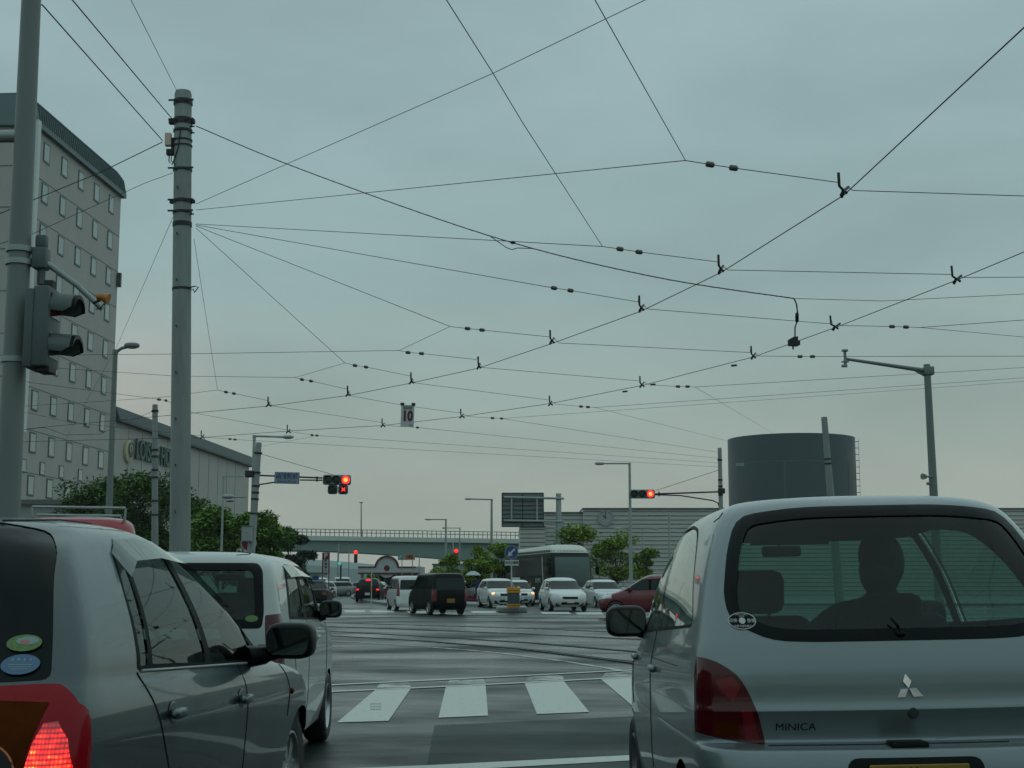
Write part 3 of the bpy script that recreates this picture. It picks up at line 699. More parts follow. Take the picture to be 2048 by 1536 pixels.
# ---- B : white kei car ahead of A ----------------------------------------------------------
Br = [(.08, 3.2, .69, .20, .20, .15, .3, .03, .12), (.0, 3.32, .725, .34, .34, .15, .3, .04, .13), (-.03, 3.37, .737, .48, .48, .15, .3, .05, .13), (-.02, 3.36, .738, .62, .60, .15, .32, .05, .13), (.0, 3.33, .737, .76, .72, .14, .32, .05, .12),
      (.01, 3.22, .733, .88, .82, .13, .3, .05, .11), (.02, 3.0, .722, .97, .89, .12, .26, .05, .1), (.04, 2.72, .708, 1.03, .95, .12, .22, .05, .1), (.07, 2.55, .685, 1.13, 1.07, .12, .2, .05, .1), (.11, 2.38, .655, 1.25, 1.20, .13, .2, .05, .1),
      (.15, 2.2, .625, 1.330, 1.305, .15, .22, .05, .1), (.20, 2.08, .585, 1.375, 1.360, .18, .24, .05, .1), (.28, 1.98, .52, 1.405, 1.398, .2, .25, .05, .08), (.42, 1.85, .42, 1.423, 1.420, .25, .25, .03, .06), (.7, 1.6, .25, 1.432, 1.432, .3, .3, 0, 0), (1.0, 1.4, .04, 1.435, 1.435, .3, .3, 0, 0)]
bw = rnd([(.60, .95, .03), (.605, 1.05, .1), (.575, 1.30, .05), (.54, 1.35, .06), (-.54, 1.35, .06), (-.575, 1.30, .05), (-.605, 1.05, .1), (-.60, .95, .03)], .03, 3)
b_all = rnd([(.50, .995, .03), (2.42, .948, .03), (2.33, 1.10, .1), (2.12, 1.30, .1), (2.0, 1.345, .05), (.86, 1.352, .08), (.72, 1.30, .1)], .03, 3)
B_regs = [('rear', bw, 'rear_window_surround', M['blk'], None, 'rw'), ('rear', rnd([(.545, 1.005), (.55, 1.06), (.525, 1.27), (.495, 1.305), (-.495, 1.305), (-.525, 1.27), (-.55, 1.06), (-.545, 1.005)], .02, 3), 'rear_window', M['glassrear'], 'rw', 'rg'),
          ('rearpair', rnd([(.612, 1.03, .01), (.90, 1.06, .02), (.90, .62, .02), (.70, .63, .03), (.635, .72, .05)], .02, 3), 'tail_light', M['lampdark'], None, 'tl', 'dark red upright tail light'),
          ('rearpair', [(.63, .80), (.635, .97), (.69, .98), (.69, .78)], 'reflector', M['lampbright'], 'tl', 't2'),
          ('both', b_all, 'side_window', M['rub'], None, 'sw'), ('both', rnd([(.60, 1.01), (1.20, .993), (1.30, 1.32), (.86, 1.325), (.80, 1.29)], .02, 3), 'rear_door_glass', M['glassside'], 'sw', 'r'),
          ('both', rnd([(1.34, .99), (2.12, .970), (2.18, 1.15), (2.05, 1.29), (1.98, 1.318), (1.42, 1.322)], .02, 3), 'front_door_glass', M['glassside'], 'sw', 'f'),
          ('front', rnd([(.62, 1.0, .1), (-.62, 1.0, .1), (-.54, 1.33, .1), (.54, 1.33, .1)], .1), 'windscreen', M['glass'], None, 'ws')]
B, bbvh, bhit, bobj = car_build('compact_car', 'white compact car ahead of the left silver hatchback, green sticker on rear window', 'car', (-2.125, 8.6, 0), R(90) + .02, Br, B_regs, M['white'],
    [(.42, .30), (2.66, .30)], [(.42, .27, .645), (2.66, .27, .645)], under=(.1, 3.2, .67), spokes=6,
    lines=[([(.52, .99), (.60, .85), (.72, .6), (.75, .35)], .003), ([(1.30, .98), (1.33, .7), (1.28, .25)], .003), [(2.5, .93), (2.45, .6), (2.35, .25)], ([(.3, 1.40), (.7, 1.43), (1.8, 1.425)], .004), ([(2.52, .93), (2.9, .86), (3.2, .76)], .003)],
    rlines=[[(.69, .62), (-.69, .62)]], lim=.25)
for s in (1, -1):
    vz = MB()
    top = [(.78, 1.345), (1.3, 1.352), (1.95, 1.35), (2.15, 1.29)]; bot = [(.76, 1.265), (1.3, 1.275), (1.93, 1.27), (2.12, 1.21)]
    for (ta, tb), (ba, bb) in zip(zip(top, top[1:]), zip(bot, bot[1:])):
        vs = []
        for p, w_ in ((ta, .006), (ba, .034), (tb, .006), (bb, .034)): h = bhit(p[0], p[1], s); vs.append((p[0], h.y + s * w_, p[1]))
        vz.add(vs, [(0, 1, 3, 2)])
    vz.build('wind_deflector', M['visor'], B, smooth=True)
for s in (1, -1):
    mirror_part(B, 2.2, s * .70, 1.03, s, (.075, .085, .066), M['blk'])
    mb = MB(); mb.tube([bhit(2.15, .985, s), bhit(2.2, .98, s) + Vector((0, s * .06, .02))], [.04, .03], 8); mb.build('mirror_foot', M['blk'], B, smooth=60)
    for hx in (.95, 1.75):
        h = bhit(hx, .84, s); mb = MB(); mb.box((hx, h.y + s * .014, .84), (.16, .03, .03), bev=.012); mb.build('door_handle', M['white'], B, smooth=50)
cabin(B, 2.0, 2.35, .95, .6, (2.2, 0, 1.27), -.3)
for s in (1, -1): seat(B, 1.5, s * .33, 1.17)
mb = MB(); mb.box((.6, 0, .8), (.14, 1.1, .5), ry=R(-14), bev=.05)
for y in (-.33, .33): mb.box((.52, y, 1.10), (.1, .24, .13), bev=.04)
mb.build('rear_seat', M['seat'], B, smooth=50)
st = link('green_sticker', skin_on(flat(ov(-.535, 1.01, .038, .020), 'g', .02), bbvh, 0, .004), M['gst'], B, 'green oval sticker')
M['plate2'] = M['yplate']
mb = MB(); mb.box((-.04, 0, .72), (.012, .33, .165)); mb.build('number_plate', M['yplate'], B)

mb = MB(); mb.box((-.02, 0, .66), (.012, .33, .165)); pa = mb.build('number_plate', M['wplate'], A)
mb = MB(); mb.box((.03, 0, .76), (.06, .8, .035), bev=.01); mb.build('tailgate_handle', M['chrome'], A)
# ---------------------------------------------------------------- ground
def wet_asphalt(name, base, var, r0, r1, sc=.35, bump=.25, fine=90, spec=.3):
    m = bpy.data.materials.new(name); m.use_nodes = True; t = m.node_tree; b = t.nodes['Principled BSDF']; b.inputs['Specular IOR Level'].default_value = spec
    g = t.nodes.new('ShaderNodeTexCoord')
    mp = t.nodes.new('ShaderNodeMapping'); mp.inputs['Scale'].default_value = (.55, 1, 1); mp.inputs['Rotation'].default_value = (0, 0, .45); t.links.new(g.outputs['Object'], mp.inputs[0])
    n = t.nodes.new('ShaderNodeTexNoise'); n.inputs['Scale'].default_value = sc; n.inputs['Detail'].default_value = 7; n.inputs['Roughness'].default_value = .6; t.links.new(mp.outputs[0], n.inputs['Vector'])
    n2 = t.nodes.new('ShaderNodeTexNoise'); n2.inputs['Scale'].default_value = fine; n2.inputs['Detail'].default_value = 3; t.links.new(g.outputs['Object'], n2.inputs['Vector'])
    r = t.nodes.new('ShaderNodeMapRange'); r.inputs['From Min'].default_value = .36; r.inputs['From Max'].default_value = .64; r.inputs['To Min'].default_value = r0; r.inputs['To Max'].default_value = r1
    t.links.new(n.outputs[0], r.inputs[0]); t.links.new(r.outputs[0], b.inputs['Roughness'])
    rs = t.nodes.new('ShaderNodeMapRange'); rs.inputs['From Min'].default_value = .40; rs.inputs['From Max'].default_value = .62; rs.inputs['To Min'].default_value = spec * 1.15; rs.inputs['To Max'].default_value = spec * .30; t.links.new(n.outputs[0], rs.inputs[0]); t.links.new(rs.outputs[0], b.inputs['Specular IOR Level'])
    a = t.nodes.new('ShaderNodeMapRange'); a.inputs['From Min'].default_value = .3; a.inputs['From Max'].default_value = .7; a.inputs['To Min'].default_value = 1 - var; a.inputs['To Max'].default_value = 1 + var
    t.links.new(n2.outputs[0], a.inputs[0])
    n3 = t.nodes.new('ShaderNodeTexNoise'); n3.inputs['Scale'].default_value = sc * 2.3; n3.inputs['Detail'].default_value = 5; t.links.new(g.outputs['Object'], n3.inputs['Vector'])
    a3 = t.nodes.new('ShaderNodeMapRange'); a3.inputs['From Min'].default_value = .3; a3.inputs['From Max'].default_value = .7; a3.inputs['To Min'].default_value = .6; a3.inputs['To Max'].default_value = 1.4; t.links.new(n3.outputs[0], a3.inputs[0])
    mu = t.nodes.new('ShaderNodeMath'); mu.operation = 'MULTIPLY'; t.links.new(a.outputs[0], mu.inputs[0]); t.links.new(a3.outputs[0], mu.inputs[1])
    x = t.nodes.new('ShaderNodeVectorMath'); x.operation = 'SCALE'; x.inputs[0].default_value = base; t.links.new(mu.outputs[0], x.inputs['Scale']); t.links.new(x.outputs[0], b.inputs['Base Color'])
    bp = t.nodes.new('ShaderNodeBump'); bp.inputs['Strength'].default_value = bump; bp.inputs['Distance'].default_value = .004; t.links.new(n2.outputs[0], bp.inputs['Height']); t.links.new(bp.outputs[0], b.inputs['Normal'])
    return m
M['asph'] = wet_asphalt('wet_asphalt', (.012, .0185, .0178), .8, .20, .52, spec=.26, bump=.55, fine=42)
M['patch'] = wet_asphalt('smooth_damp_asphalt', (.030, .042, .040), .14, .42, .58, bump=.08, spec=.12)
M['track'] = wet_asphalt('wet_track_paving', (.016, .023, .022), .35, .16, .45, sc=.7, spec=.28)
M['mark'] = mat('road_paint', (.46, .49, .435), .42, var=.10, vs=9, rvar=.12)
def worn(name, thr=.5, sc=3.0):
    m = mat(name, (.44, .475, .43), .45); t = m.node_tree; b = t.nodes['Principled BSDF']
    g = t.nodes.new('ShaderNodeTexCoord'); n = t.nodes.new('ShaderNodeTexNoise'); n.inputs['Scale'].default_value = sc; n.inputs['Detail'].default_value = 8; n.inputs['Roughness'].default_value = .7; t.links.new(g.outputs['Object'], n.inputs['Vector'])
    r = t.nodes.new('ShaderNodeMapRange'); r.inputs['From Min'].default_value = thr - .12; r.inputs['From Max'].default_value = thr + .12; t.links.new(n.outputs[0], r.inputs[0]); t.links.new(r.outputs[0], b.inputs['Alpha'])
    return m
M['bars'] = worn('chipped_road_paint', .30, 16)
M['worn'] = worn('worn_road_paint', .47, 2.2); M['faint'] = worn('faint_road_paint', .56, 3)
g = MB(); g.sheet([(-900, -900, 0), (900, -900, 0), (900, 1800, 0), (-900, 1800, 0)]); struct('ground', g, M['asph'])
def gsheet(pix, z): return [PZ(u, v).xy.to_3d() + Vector((0, 0, z)) for u, v in pix]
# tram track paving between and beside the rails
r1a = [(500, 1263), (663, 1272), (840, 1282), (1047, 1299), (1253, 1324.5), (1420, 1350), (1700, 1405)]
r1b = [(500, 1256.5), (680, 1264), (872, 1274.5), (1063, 1286.5), (1259, 1303), (1420, 1320), (1700, 1357)]
r2a = [(420, 1246), (682, 1254), (872, 1261), (1063, 1269), (1266, 1278.5), (1500, 1291), (1700, 1303)]
r2b = [(420, 1240), (690, 1246.5), (880, 1252), (1072, 1258), (1266, 1266.5), (1500, 1278), (1700, 1289)]
def strip(line, w, z):
    pts = [PZ(u, v) for u, v in line]; o = []
    for i, p in enumerate(pts):
        a = pts[max(i - 1, 0)]; b = pts[min(i + 1, len(pts) - 1)]; d = (b - a).normalized(); n = Vector((-d.y, d.x, 0)); o.append((p + n * w / 2 + Vector((0, 0, z)), p - n * w / 2 + Vector((0, 0, z))))
    mb = MB(); mb.add([q for pr in o for q in pr], [(2 * i, 2 * i + 1, 2 * i + 3, 2 * i + 2) for i in range(len(o) - 1)]); return mb
pv = MB()
for a, b in ((r1a, r1b), (r2a, r2b)):
    A_, B_ = [PZ(*p) for p in a], [PZ(*p) for p in b]
    A_ = [p + (p - q).normalized() * .45 for p, q in zip(A_, B_)]; B_ = [q + (q - p).normalized() * .45 for p, q in zip(A_, B_)]
    pv.add([x + Vector((0, 0, .004)) for pr in zip(A_, B_) for x in pr], [(2 * i, 2 * i + 1, 2 * i + 3, 2 * i + 2) for i in range(len(A_) - 1)])
struct('track_paving', pv, M['track'])
M['railgap'] = mat('rail_groove', (.004, .006, .006), .85, spec=.06); M['railtop'] = mat('rail_steel', (.10, .12, .12), .35, 1)
for i, ln in enumerate((r1a, r1b, r2a, r2b)):
    t = thing('tram_rail', ['near track, near rail: dark grooved rail nearest the crossing', 'near track, far rail: dark grooved rail second from the crossing', 'far track, near rail: dark grooved rail third from the crossing', 'far track, far rail: dark grooved rail farthest from the crossing'][i], 'rail', PZ(*ln[2]), group='tram rails crossing the road')
    strip(ln, .30, .008).build('groove', M['railgap'], t, world=True); strip(ln, .04, .012).build('rail_head', M['railtop'], t, world=True)
# crossing markings
bars = [[(75, 838), (400, 828), (540, 625), (318, 632)], [(715, 808), (1027, 795), (1012, 603), (762, 611)], [(1335, 785), (1665, 772), (1505, 577), (1258, 591)], [(1975, 765), (2290, 750), (2000, 549), (1740, 566)],
        [(-560, 868), (-240, 858), (50, 647), (-190, 655)], [(2600, 735), (2900, 722), (2500, 528), (2240, 540)]]
names = ['leftmost of the wide white crossing bars between the cars', 'white crossing bar second from the left, in the middle of the gap', 'white crossing bar third from the left, nearer the right silver car', 'white crossing bar cut off by the right silver car',
         'white crossing bar under the white compact car', 'white crossing bar hidden ahead of the right silver car']
cv = lambda p: (650 + p[0] / 3.15, 1180 + p[1] / 3.15)
for i, b in enumerate(bars):
    mb = MB(); mb.sheet(gsheet([cv(p) for p in b], .006)); struct('crossing_bar', mb, M['bars'], label=names[i], cat='road marking')['group'] = 'bars of the crossing'
mb = MB()
for b in bars:   # worn heads of the bars between the two thin lines
    a0, a1 = b[3], b[2]
    mb.sheet(gsheet([cv(p) for p in ((a0[0] + 2, a0[1] - 10), (a1[0] + 2, a1[1] - 10), (a1[0] - 14, a1[1] - 40), (a0[0] + 8 + 18, a0[1] - 40))], .006))
struct('worn_marking', mb, M['worn'], label='faded heads of the crossing bars between two thin white lines', cat='road marking')
for ln, w, nm in (([(-330, 628), (70, 600), (600, 574), (1200, 545), (1880, 510), (2500, 478)], .14, 'farther thin white line across the crossing'), ([(-330, 668), (70, 642), (530, 622), (1200, 590), (1870, 555), (2500, 520)], .14, 'nearer thin white line across the crossing')):
    struct('line_marking', strip([cv(p) for p in ln], w, .009), M['mark'], label=nm, cat='road marking')
struct('line_marking', strip([cv(p) for p in [(-400, 305), (40, 322), (450, 345), (900, 380), (1130, 402), (1500, 450), (1880, 512), (2300, 580)]], .13, .0075), M['worn'], label='worn thin white edge line curving beside the tram track', cat='road marking')
mb = MB(); mb.sheet(gsheet([cv(p) for p in ((-400, 1150), (660, 1110), (1895, 1048), (2600, 1010), (2600, 1040), (1895, 1082), (660, 1150), (-400, 1200))], .0075)); struct('stop_line', mb, M['bars'], label='broad white stop line at the bottom of the view', cat='road marking')
mb = MB(); mb.sheet(gsheet([cv(p) for p in ((690, 855), (1895, 800), (2700, 760), (2700, 1120), (1895, 1160), (620, 1220))], .004)); struct('road_patch', mb, M['patch'], label='paler smooth asphalt patch before the crossing', cat='road')
# drain slots on the first bar
mb = MB()
for j in range(4):
    for k in range(3):
        c = PZ(*cv((292 + j * 18, 722 + k * 17))); mb.box(c + Vector((0, 0, .008)), (.014, .12, .003))
mb.build('drain_slots', mat('slot_grey', (.22, .26, .24), .7), None); o = bpy.data.objects['drain_slots']; tag(o, 'small drain slots in the leftmost crossing bar', 'drain')
# far crossing dashes
for i, (u0, u1, v) in enumerate(((596, 640, 1226), (686, 725, 1222.5), (738, 782, 1223), (812, 850, 1224), (940, 990, 1224), (1080, 1135, 1226), (1150, 1200, 1227), (1215, 1255, 1229))):
    mb = MB(); mb.sheet(gsheet([(u0, v - 2), (u1 + 2, v - 2), (u1 + 8, v + 2.2), (u0 + 6, v + 2.2)], .006)); struct('far_crossing_bar', mb, M['mark'], label='far crossing bar number %d from the left, beyond the tram tracks' % (i + 1) if 0 else ['far white crossing bar beside the white car mirror', 'far white bar left of the black box car', 'far white bar at the white hatchback wheels', 'far white bar under the black box car', 'far white bar left of the sign island', 'far white bar right of the sign island', 'far white bar below the white supermini', 'far white bar next to the red car'][i], cat='road marking')['group'] = 'bars of the far crossing'
# kerbed footways
M['pave'] = mat('footway', (.12, .13, .125), .5, var=.2, vs=2, rvar=.15); M['kerb'] = mat('kerb_stone', (.22, .25, .24), .6, var=.15, vs=4)
mb = MB()
mb.box((-44, 120, .06), (44, 190, .12)); struct('footway', mb, M['pave'], label='footway in front of the hotel', cat='footway')
mb = MB(); mb.box((-21.9, 120, .065), (.2, 190, .13)); struct('kerb', mb, M['kerb'], label='kerb of the hotel footway', cat='kerb')
mb = MB(); mb.box((45, 126, .06), (66, 90, .12)); struct('forecourt', mb, M['pave'], label='station forecourt footway', cat='footway')
# ---------------------------------------------------------------- hotel
M['hwall'] = mat('pinkish_grey_cladding', (.36, .36, .33), .75, var=.07, vs=.6, stretch=(1, 1, .4))
t_ = M['hwall'].node_tree; b_ = t_.nodes['Principled BSDF']; gg = t_.nodes.new('ShaderNodeTexCoord'); wv2 = t_.nodes.new('ShaderNodeTexWave'); wv2.inputs['Scale'].default_value = 1.6; wv2.bands_direction = 'X' if 0 else 'Y'
t_.links.new(gg.outputs['Object'], wv2.inputs['Vector']); bp_ = t_.nodes.new('ShaderNodeBump'); bp_.inputs['Strength'].default_value = .5; bp_.inputs['Distance'].default_value = .03; t_.links.new(wv2.outputs[0], bp_.inputs['Height']); t_.links.new(bp_.outputs[0], b_.inputs['Normal'])
M['hroof'] = mat('green_metal_roof', (.030, .070, .075), .45, var=.12, vs=1)
M['hjoint'] = mat('cladding_joint', (.11, .115, .105), .8)
M['hframe'] = mat('green_window_frame', (.035, .065, .06), .5)
M['hpane'] = mat('pale_curtained_pane', (.17, .235, .225), .2, coat=.35, var=.25, vs=.35)
hd = Vector((.056, 1, 0)).normalized(); hn = Vector((hd.y, -hd.x, 0))      # along the facade, outward to the street
YC = 114.0
HX = P(229.6, 706, YC).x - .056 * YC
def fY(u, v): return HX / (P(u, v, 1).x - .056)
YN = fY(66, 300)
hotel = thing('hotel_building', 'tall pinkish grey hotel block with green mansard roof and rows of small windows, left side', 'building', (HX + .056 * YN, YN, 0), math.atan2(-.056, 1))
# local frame: x = street-ward, y = along the facade (away)
hs0, hs1, HH, RH, DEP = 0.0, YC - YN, P(243.5, 393, YC).z, 3.1, 22.0
mb = MB(); mb.box((-DEP / 2, (hs0 + hs1) / 2 - .0, HH / 2), (DEP, hs1 - hs0, HH)); mb.build('wall', M['hwall'], hotel)
mb = MB()   # curved mansard roof
sec = [(.35, HH - .1), (.35, HH + .25), (.15, HH + 1.3), (-.45, HH + 2.1), (-1.4, HH + 2.8), (-2.6, RH + HH), (-DEP + 2.6, RH + HH), (-DEP + 1.4, HH + 2.8), (-DEP + .45, HH + 2.1), (-DEP - .15, HH + 1.3), (-DEP - .35, HH + .25), (-DEP - .35, HH - .1)]
n = len(sec); ends = (hs0 - .35, hs1 + .35)
ins = [0, 0, .2, .8, 1.75, 2.95, 2.95, 1.75, .8, .2, 0, 0]
vs = [(x, ends[0] + i * .8, z) for (x, z), i in zip(sec, ins)] + [(x, ends[1] - i * .55, z) for (x, z), i in zip(sec, ins)]
mb.add(vs, [(i, (i + 1) % n, n + (i + 1) % n, n + i) for i in range(n)] + [tuple(range(n))[::-1], tuple(range(n, 2 * n))]); roof = mb.build('roof', M['hroof'], hotel)
mb = MB()
for k in range(42):
    y = ends[0] + .6 + k * (ends[1] - ends[0] - 1.0) / 41
    pts = [(x + .03, y, z + .03) for (x, z) in sec[1:5]]; mb.tube(pts, .035, 4)
mb.build('roof_seams', M['hroof'], roof)
fl = [HH - 1.35 - 3.0 * k for k in range(9)]
ws0 = MB()
for k in range(9): ws0.box((.006, (hs1 - hs0) / 2, fl[k] - 2.15), (.03, hs1 - hs0 - .02, .035))
ws0.build('cladding_joints', M['hjoint'], hotel)
f0 = MB(); f0.box((.02, 0, 0), (.06, 1.16, 1.46)); fw = None
wins = []
for k in range(9):
    for c in range(5):
        y = hs1 - 2.3 - c * 3.45
        if y < .6: continue
        if fw is None:
            fw = f0.build('window', M['hframe'], hotel); pn = MB(); pn.box((.034, 0, 0), (.04, .90, 1.22)); pane = pn.build('pane', M['hpane'], fw); fw.location = (0, y, fl[k] - .0)
        else:
            w2 = fw.copy(); COL.objects.link(w2); w2.parent = hotel; w2.location = (0, y, fl[k]); p2 = pane.copy(); COL.objects.link(p2); p2.parent = w2
wq = wm(hotel).inverted() @ P(46, 865, YN); wz = P(73, 243, YN).z, P(46, 865, YN).z
mb = MB(); mb.box((wq.x, -.15, (wz[0] + wz[1]) / 2), (.42, .5, wz[0] - wz[1])); mb.build('corner_sign_panel', mat('white_panel', (.50, .55, .54), .5, var=.05), hotel)
mb = MB(); mb.box((.2, hs1 - .2, HH - 7.2), (.35, .3, 1.2), bev=.05); mb.build('wall_lamp', M['hframe'], hotel)
for k in range(8):
    mb = MB(); mb.box((-3.5, -.01, fl[k] - 1.6), (7, .04, .05)); mb.build('cladding_joints', M['hjoint'], hotel)
# low wing with the sign
wing = thing('hotel_wing', 'long low hotel wing with slate roof band and green lettering on its wall', 'building', (HX + .056 * (YC + .7), YC + .7, 0), math.atan2(-.056, 1))
WL, WH = fY(499, 920) - YC - .7, P(231, 841, YC + .7).z
mb = MB(); mb.box((-10, WL / 2, WH / 2), (20, WL, WH)); mb.build('wall', M['hwall'], wing)
mb = MB(); mb.prism([(.5, WH - .05), (.5, WH + .15), (.15, WH + 1.15), (-18, WH + 1.2), (-20.5, WH - .05)], (0, -.3, 0), (1, 0, 0), (0, 0, 1), (0, WL + .8, 0)); mb.build('roof', mat('slate_roof', (.028, .045, .05), .6, var=.1), wing)
mb = MB()
for k in range(1, 12): mb.box((.006, k * 3.6, WH / 2), (.03, .05, WH - .2))
mb.box((.006, WL / 2, 8.0), (.034, WL, .06)); mb.build('cladding_joints', M['hjoint'], wing)
M['green'] = mat('sign_green', (.010, .055, .045), .5); M['cream'] = mat('sign_cream', (.44, .42, .26), .5)
def wall_txt(txt, size, y, z, m, x=.12, sx=1.0):
    return text_on(txt, size, m, wing, (x, y, z), (0, 1, 0), (0, 0, 1), 'sign_lettering', bold=.05, sx=sx, ext=.08)
def wloc(u, v):  # point on the facade plane -> local
    Z = fY(u, v or 910); p = P(u, v or 910, Z); q = wm(wing).inverted() @ p; return q
q0 = wloc(281, 905); 
a0, a1, a2 = wloc(266, 901), wloc(308, 915), wloc(343, 926)
me_w = (a1.y - a0.y)
wall_txt('LOISIR', 2.35, (a0.y + a1.y) / 2, q0.z + .1, M['green'], sx=me_w / 6.9)
wall_txt('HOTEL', 2.35, (wloc(318, 0).y + wloc(352, 0).y) / 2, q0.z + .1, M['green'], sx=(wloc(352, 0).y - wloc(318, 0).y) / 6.9)
q = wloc(254, 903); mb = MB(); My = Matrix.Rotation(R(90), 3, 'Y')
mb.lathe([(0, .02), (.95, .02), (.95, .2), (.85, .25), (0, .4)], (0, q.y, q.z), My, 28); lg = mb.build('logo_disc', M['cream'], wing, smooth=40)
mb = MB(); mb.lathe([(.40, .38), (.62, .38), (.62, .40), (.40, .40)], (0, q.y, q.z + .2), My, 24); mb.prism([(-.2, -.8), (.2, -.8), (.08, .1), (-.08, .1)], (.36, q.y, q.z + .3), (0, 1, 0), (0, 0, 1), (.03, 0, 0)); mb.build('logo_mark', M['green'], lg)
mb = MB()
# podium windows of the hotel
for u in (46, 84, 122, 160):
    v = 925 + (u - 46) * .17; Z = fY(u, v + 6); p = wm(hotel).inverted() @ P(u, v + 6, Z)
    w2 = fw.copy(); COL.objects.link(w2); w2.parent = hotel; w2.location = (0, p.y, p.z); w2.scale = (1, .8, .65); p2 = pane.copy(); COL.objects.link(p2); p2.parent = w2
# canopy building in front
an = thing('entrance_annex', 'low grey entrance annex at the foot of the hotel', 'building', (-30.5, 92, 0))
mb = MB(); mb.box((0, 0, 3.1), (9, 8, 6.2)); mb.build('wall', M['conc2'], an); mb = MB(); mb.box((0, 0, 6.3), (9.6, 8.6, .3)); mb.build('roof', M['hjoint'], an)
mb = MB()
for k in range(5): mb.box((-3.2 + k * 1.6, -4.02, 4.2), (1.1, .06, 1.6))
mb.build('window', M['hframe'], an)
# ---------------------------------------------------------------- station building with the clock
M['stn'] = mat('ribbed_metal_cladding', (.42, .44, .40), .5, .2, var=.06, vs=.3); M['stnline'] = mat('cladding_shadow_gap', (.08, .095, .09), .7)
sta = thing('station_building', 'long low station hall clad in grey horizontal panels with a round clock', 'building', (45, 150, 0))
def stbox(u0, u1, vt, Y, dz=0):
    a = P(u0, vt, Y); b = P(u1, vt, Y); return a.x - 45, b.x - 45, a.z
blocks = [(1040, 1090, 1054, 150), (1088, 1168, 1026, 150.6), (1166, 2700, 1018, 150)]
wl = MB(); gp = MB(); cp = MB()
for (u0, u1, vt, Y) in blocks:
    x0, x1, h = stbox(u0, u1, vt, Y); yy = Y - 150
    wl.box(((x0 + x1) / 2, yy + 15, h / 2), (x1 - x0, 30, h))
    k = 0; z = h - .28
    while z > .4: gp.box(((x0 + x1) / 2, yy - .02, z), (x1 - x0 - .02, .06, .06)); z -= .44
    cp.box(((x0 + x1) / 2, yy + 14.9, h + .05), (x1 - x0 + .1, 30.3, .12))
wl.build('wall', M['stn'], sta); gp.build('cladding_gaps', M['stnline'], sta); cp.build('parapet', M['stnline'], sta)
ck = P(1211, 1036, 149.9); c = ck - Vector((45, 150, 0)); cr_ = .76
My2 = Matrix.Rotation(R(90), 3, 'X')
mb = MB(); mb.lathe([(0, .1), (cr_, .1), (cr_, .16), (cr_ + .06, .16), (cr_ + .06, 0)], c, My2, 36); ckf = mb.build('clock', mat('clock_face', (.30, .34, .33), .5), sta, smooth=40)
mb = MB(); mb.box(c + Vector((0, -.2, .28)), (.07, .03, .66)); mb.box(c + Vector((-.12, -.2, .12)), (.09, .03, .42), ry=R(-45)); mb.ell(c + Vector((0, -.2, 0)), (.07, .02, .07)); mb.build('clock_hands', M['iron'], ckf)
mb = MB()
for k in range(12):
    a = k * math.pi / 6; mb.box(c + Vector((.66 * math.sin(a), -.18, .66 * math.cos(a))), (.04, .02, .12), ry=a)
mb.build('hour_marks', M['iron'], ckf)
# ---------------------------------------------------------------- round tower
TY = 172; tc_ = P(1582, 900, TY); tr_ = 125 / F * TY * 1.005
M['twr'] = mat('dark_slate_panels', (.040, .060, .066), .55, var=.12, vs=.35, rvar=.1)
tw = thing('round_tower', 'dark slate drum tower rising behind the station, ladder rungs on its right side', 'building', (tc_.x, TY, 0))
th = P(1455, 879, TY).z
mb = MB(); mb.lathe([(tr_, 0), (tr_, th), (tr_ - .12, th), (tr_ - .12, th - .4), (0, th - .4)], (0, 0, 0), None, 72); twb = mb.build('wall', M['twr'], tw, smooth=30)
mb = MB()
def arcpanel(a0, a1, z0, z1, off=.02):
    vs = []; n = 10
    for k in range(n + 1):
        a = R(a0 + (a1 - a0) * k / n); vs += [((tr_ + off) * math.sin(a), -(tr_ + off) * math.cos(a), z0), ((tr_ + off) * math.sin(a), -(tr_ + off) * math.cos(a), z1)]
    mb.add(vs, [(2 * k, 2 * k + 2, 2 * k + 3, 2 * k + 1) for k in range(n)])
for a in (-62, -18, 24, 68): arcpanel(a, a + 1.6, 0, th - 3.2)
arcpanel(-62, 25, th - 3.3, th - 3.2); arcpanel(60, 90, th - 3.3, th - 3.2); arcpanel(48, 53, 0, th - 3.3, .03)
mb.build('panel_joint', M['stnline'], twb)
mb = MB()
for k in range(14): mb.box((tr_ + .30, -.3, th - .3 - k * .78), (.6, .07, .07))
mb.tube([(tr_ + .56, -.3, 2), (tr_ + .56, -.3, th)], .02, 5); mb.build('ladder', M['iron'], tw)
mb = MB(); arcs = P(1480, 929, TY - 6) - Vector((tc_.x, TY, 0)); mb.box(arcs, (1.0, .1, .4)); mb.build('sign_plate', M['siggrey'], tw)
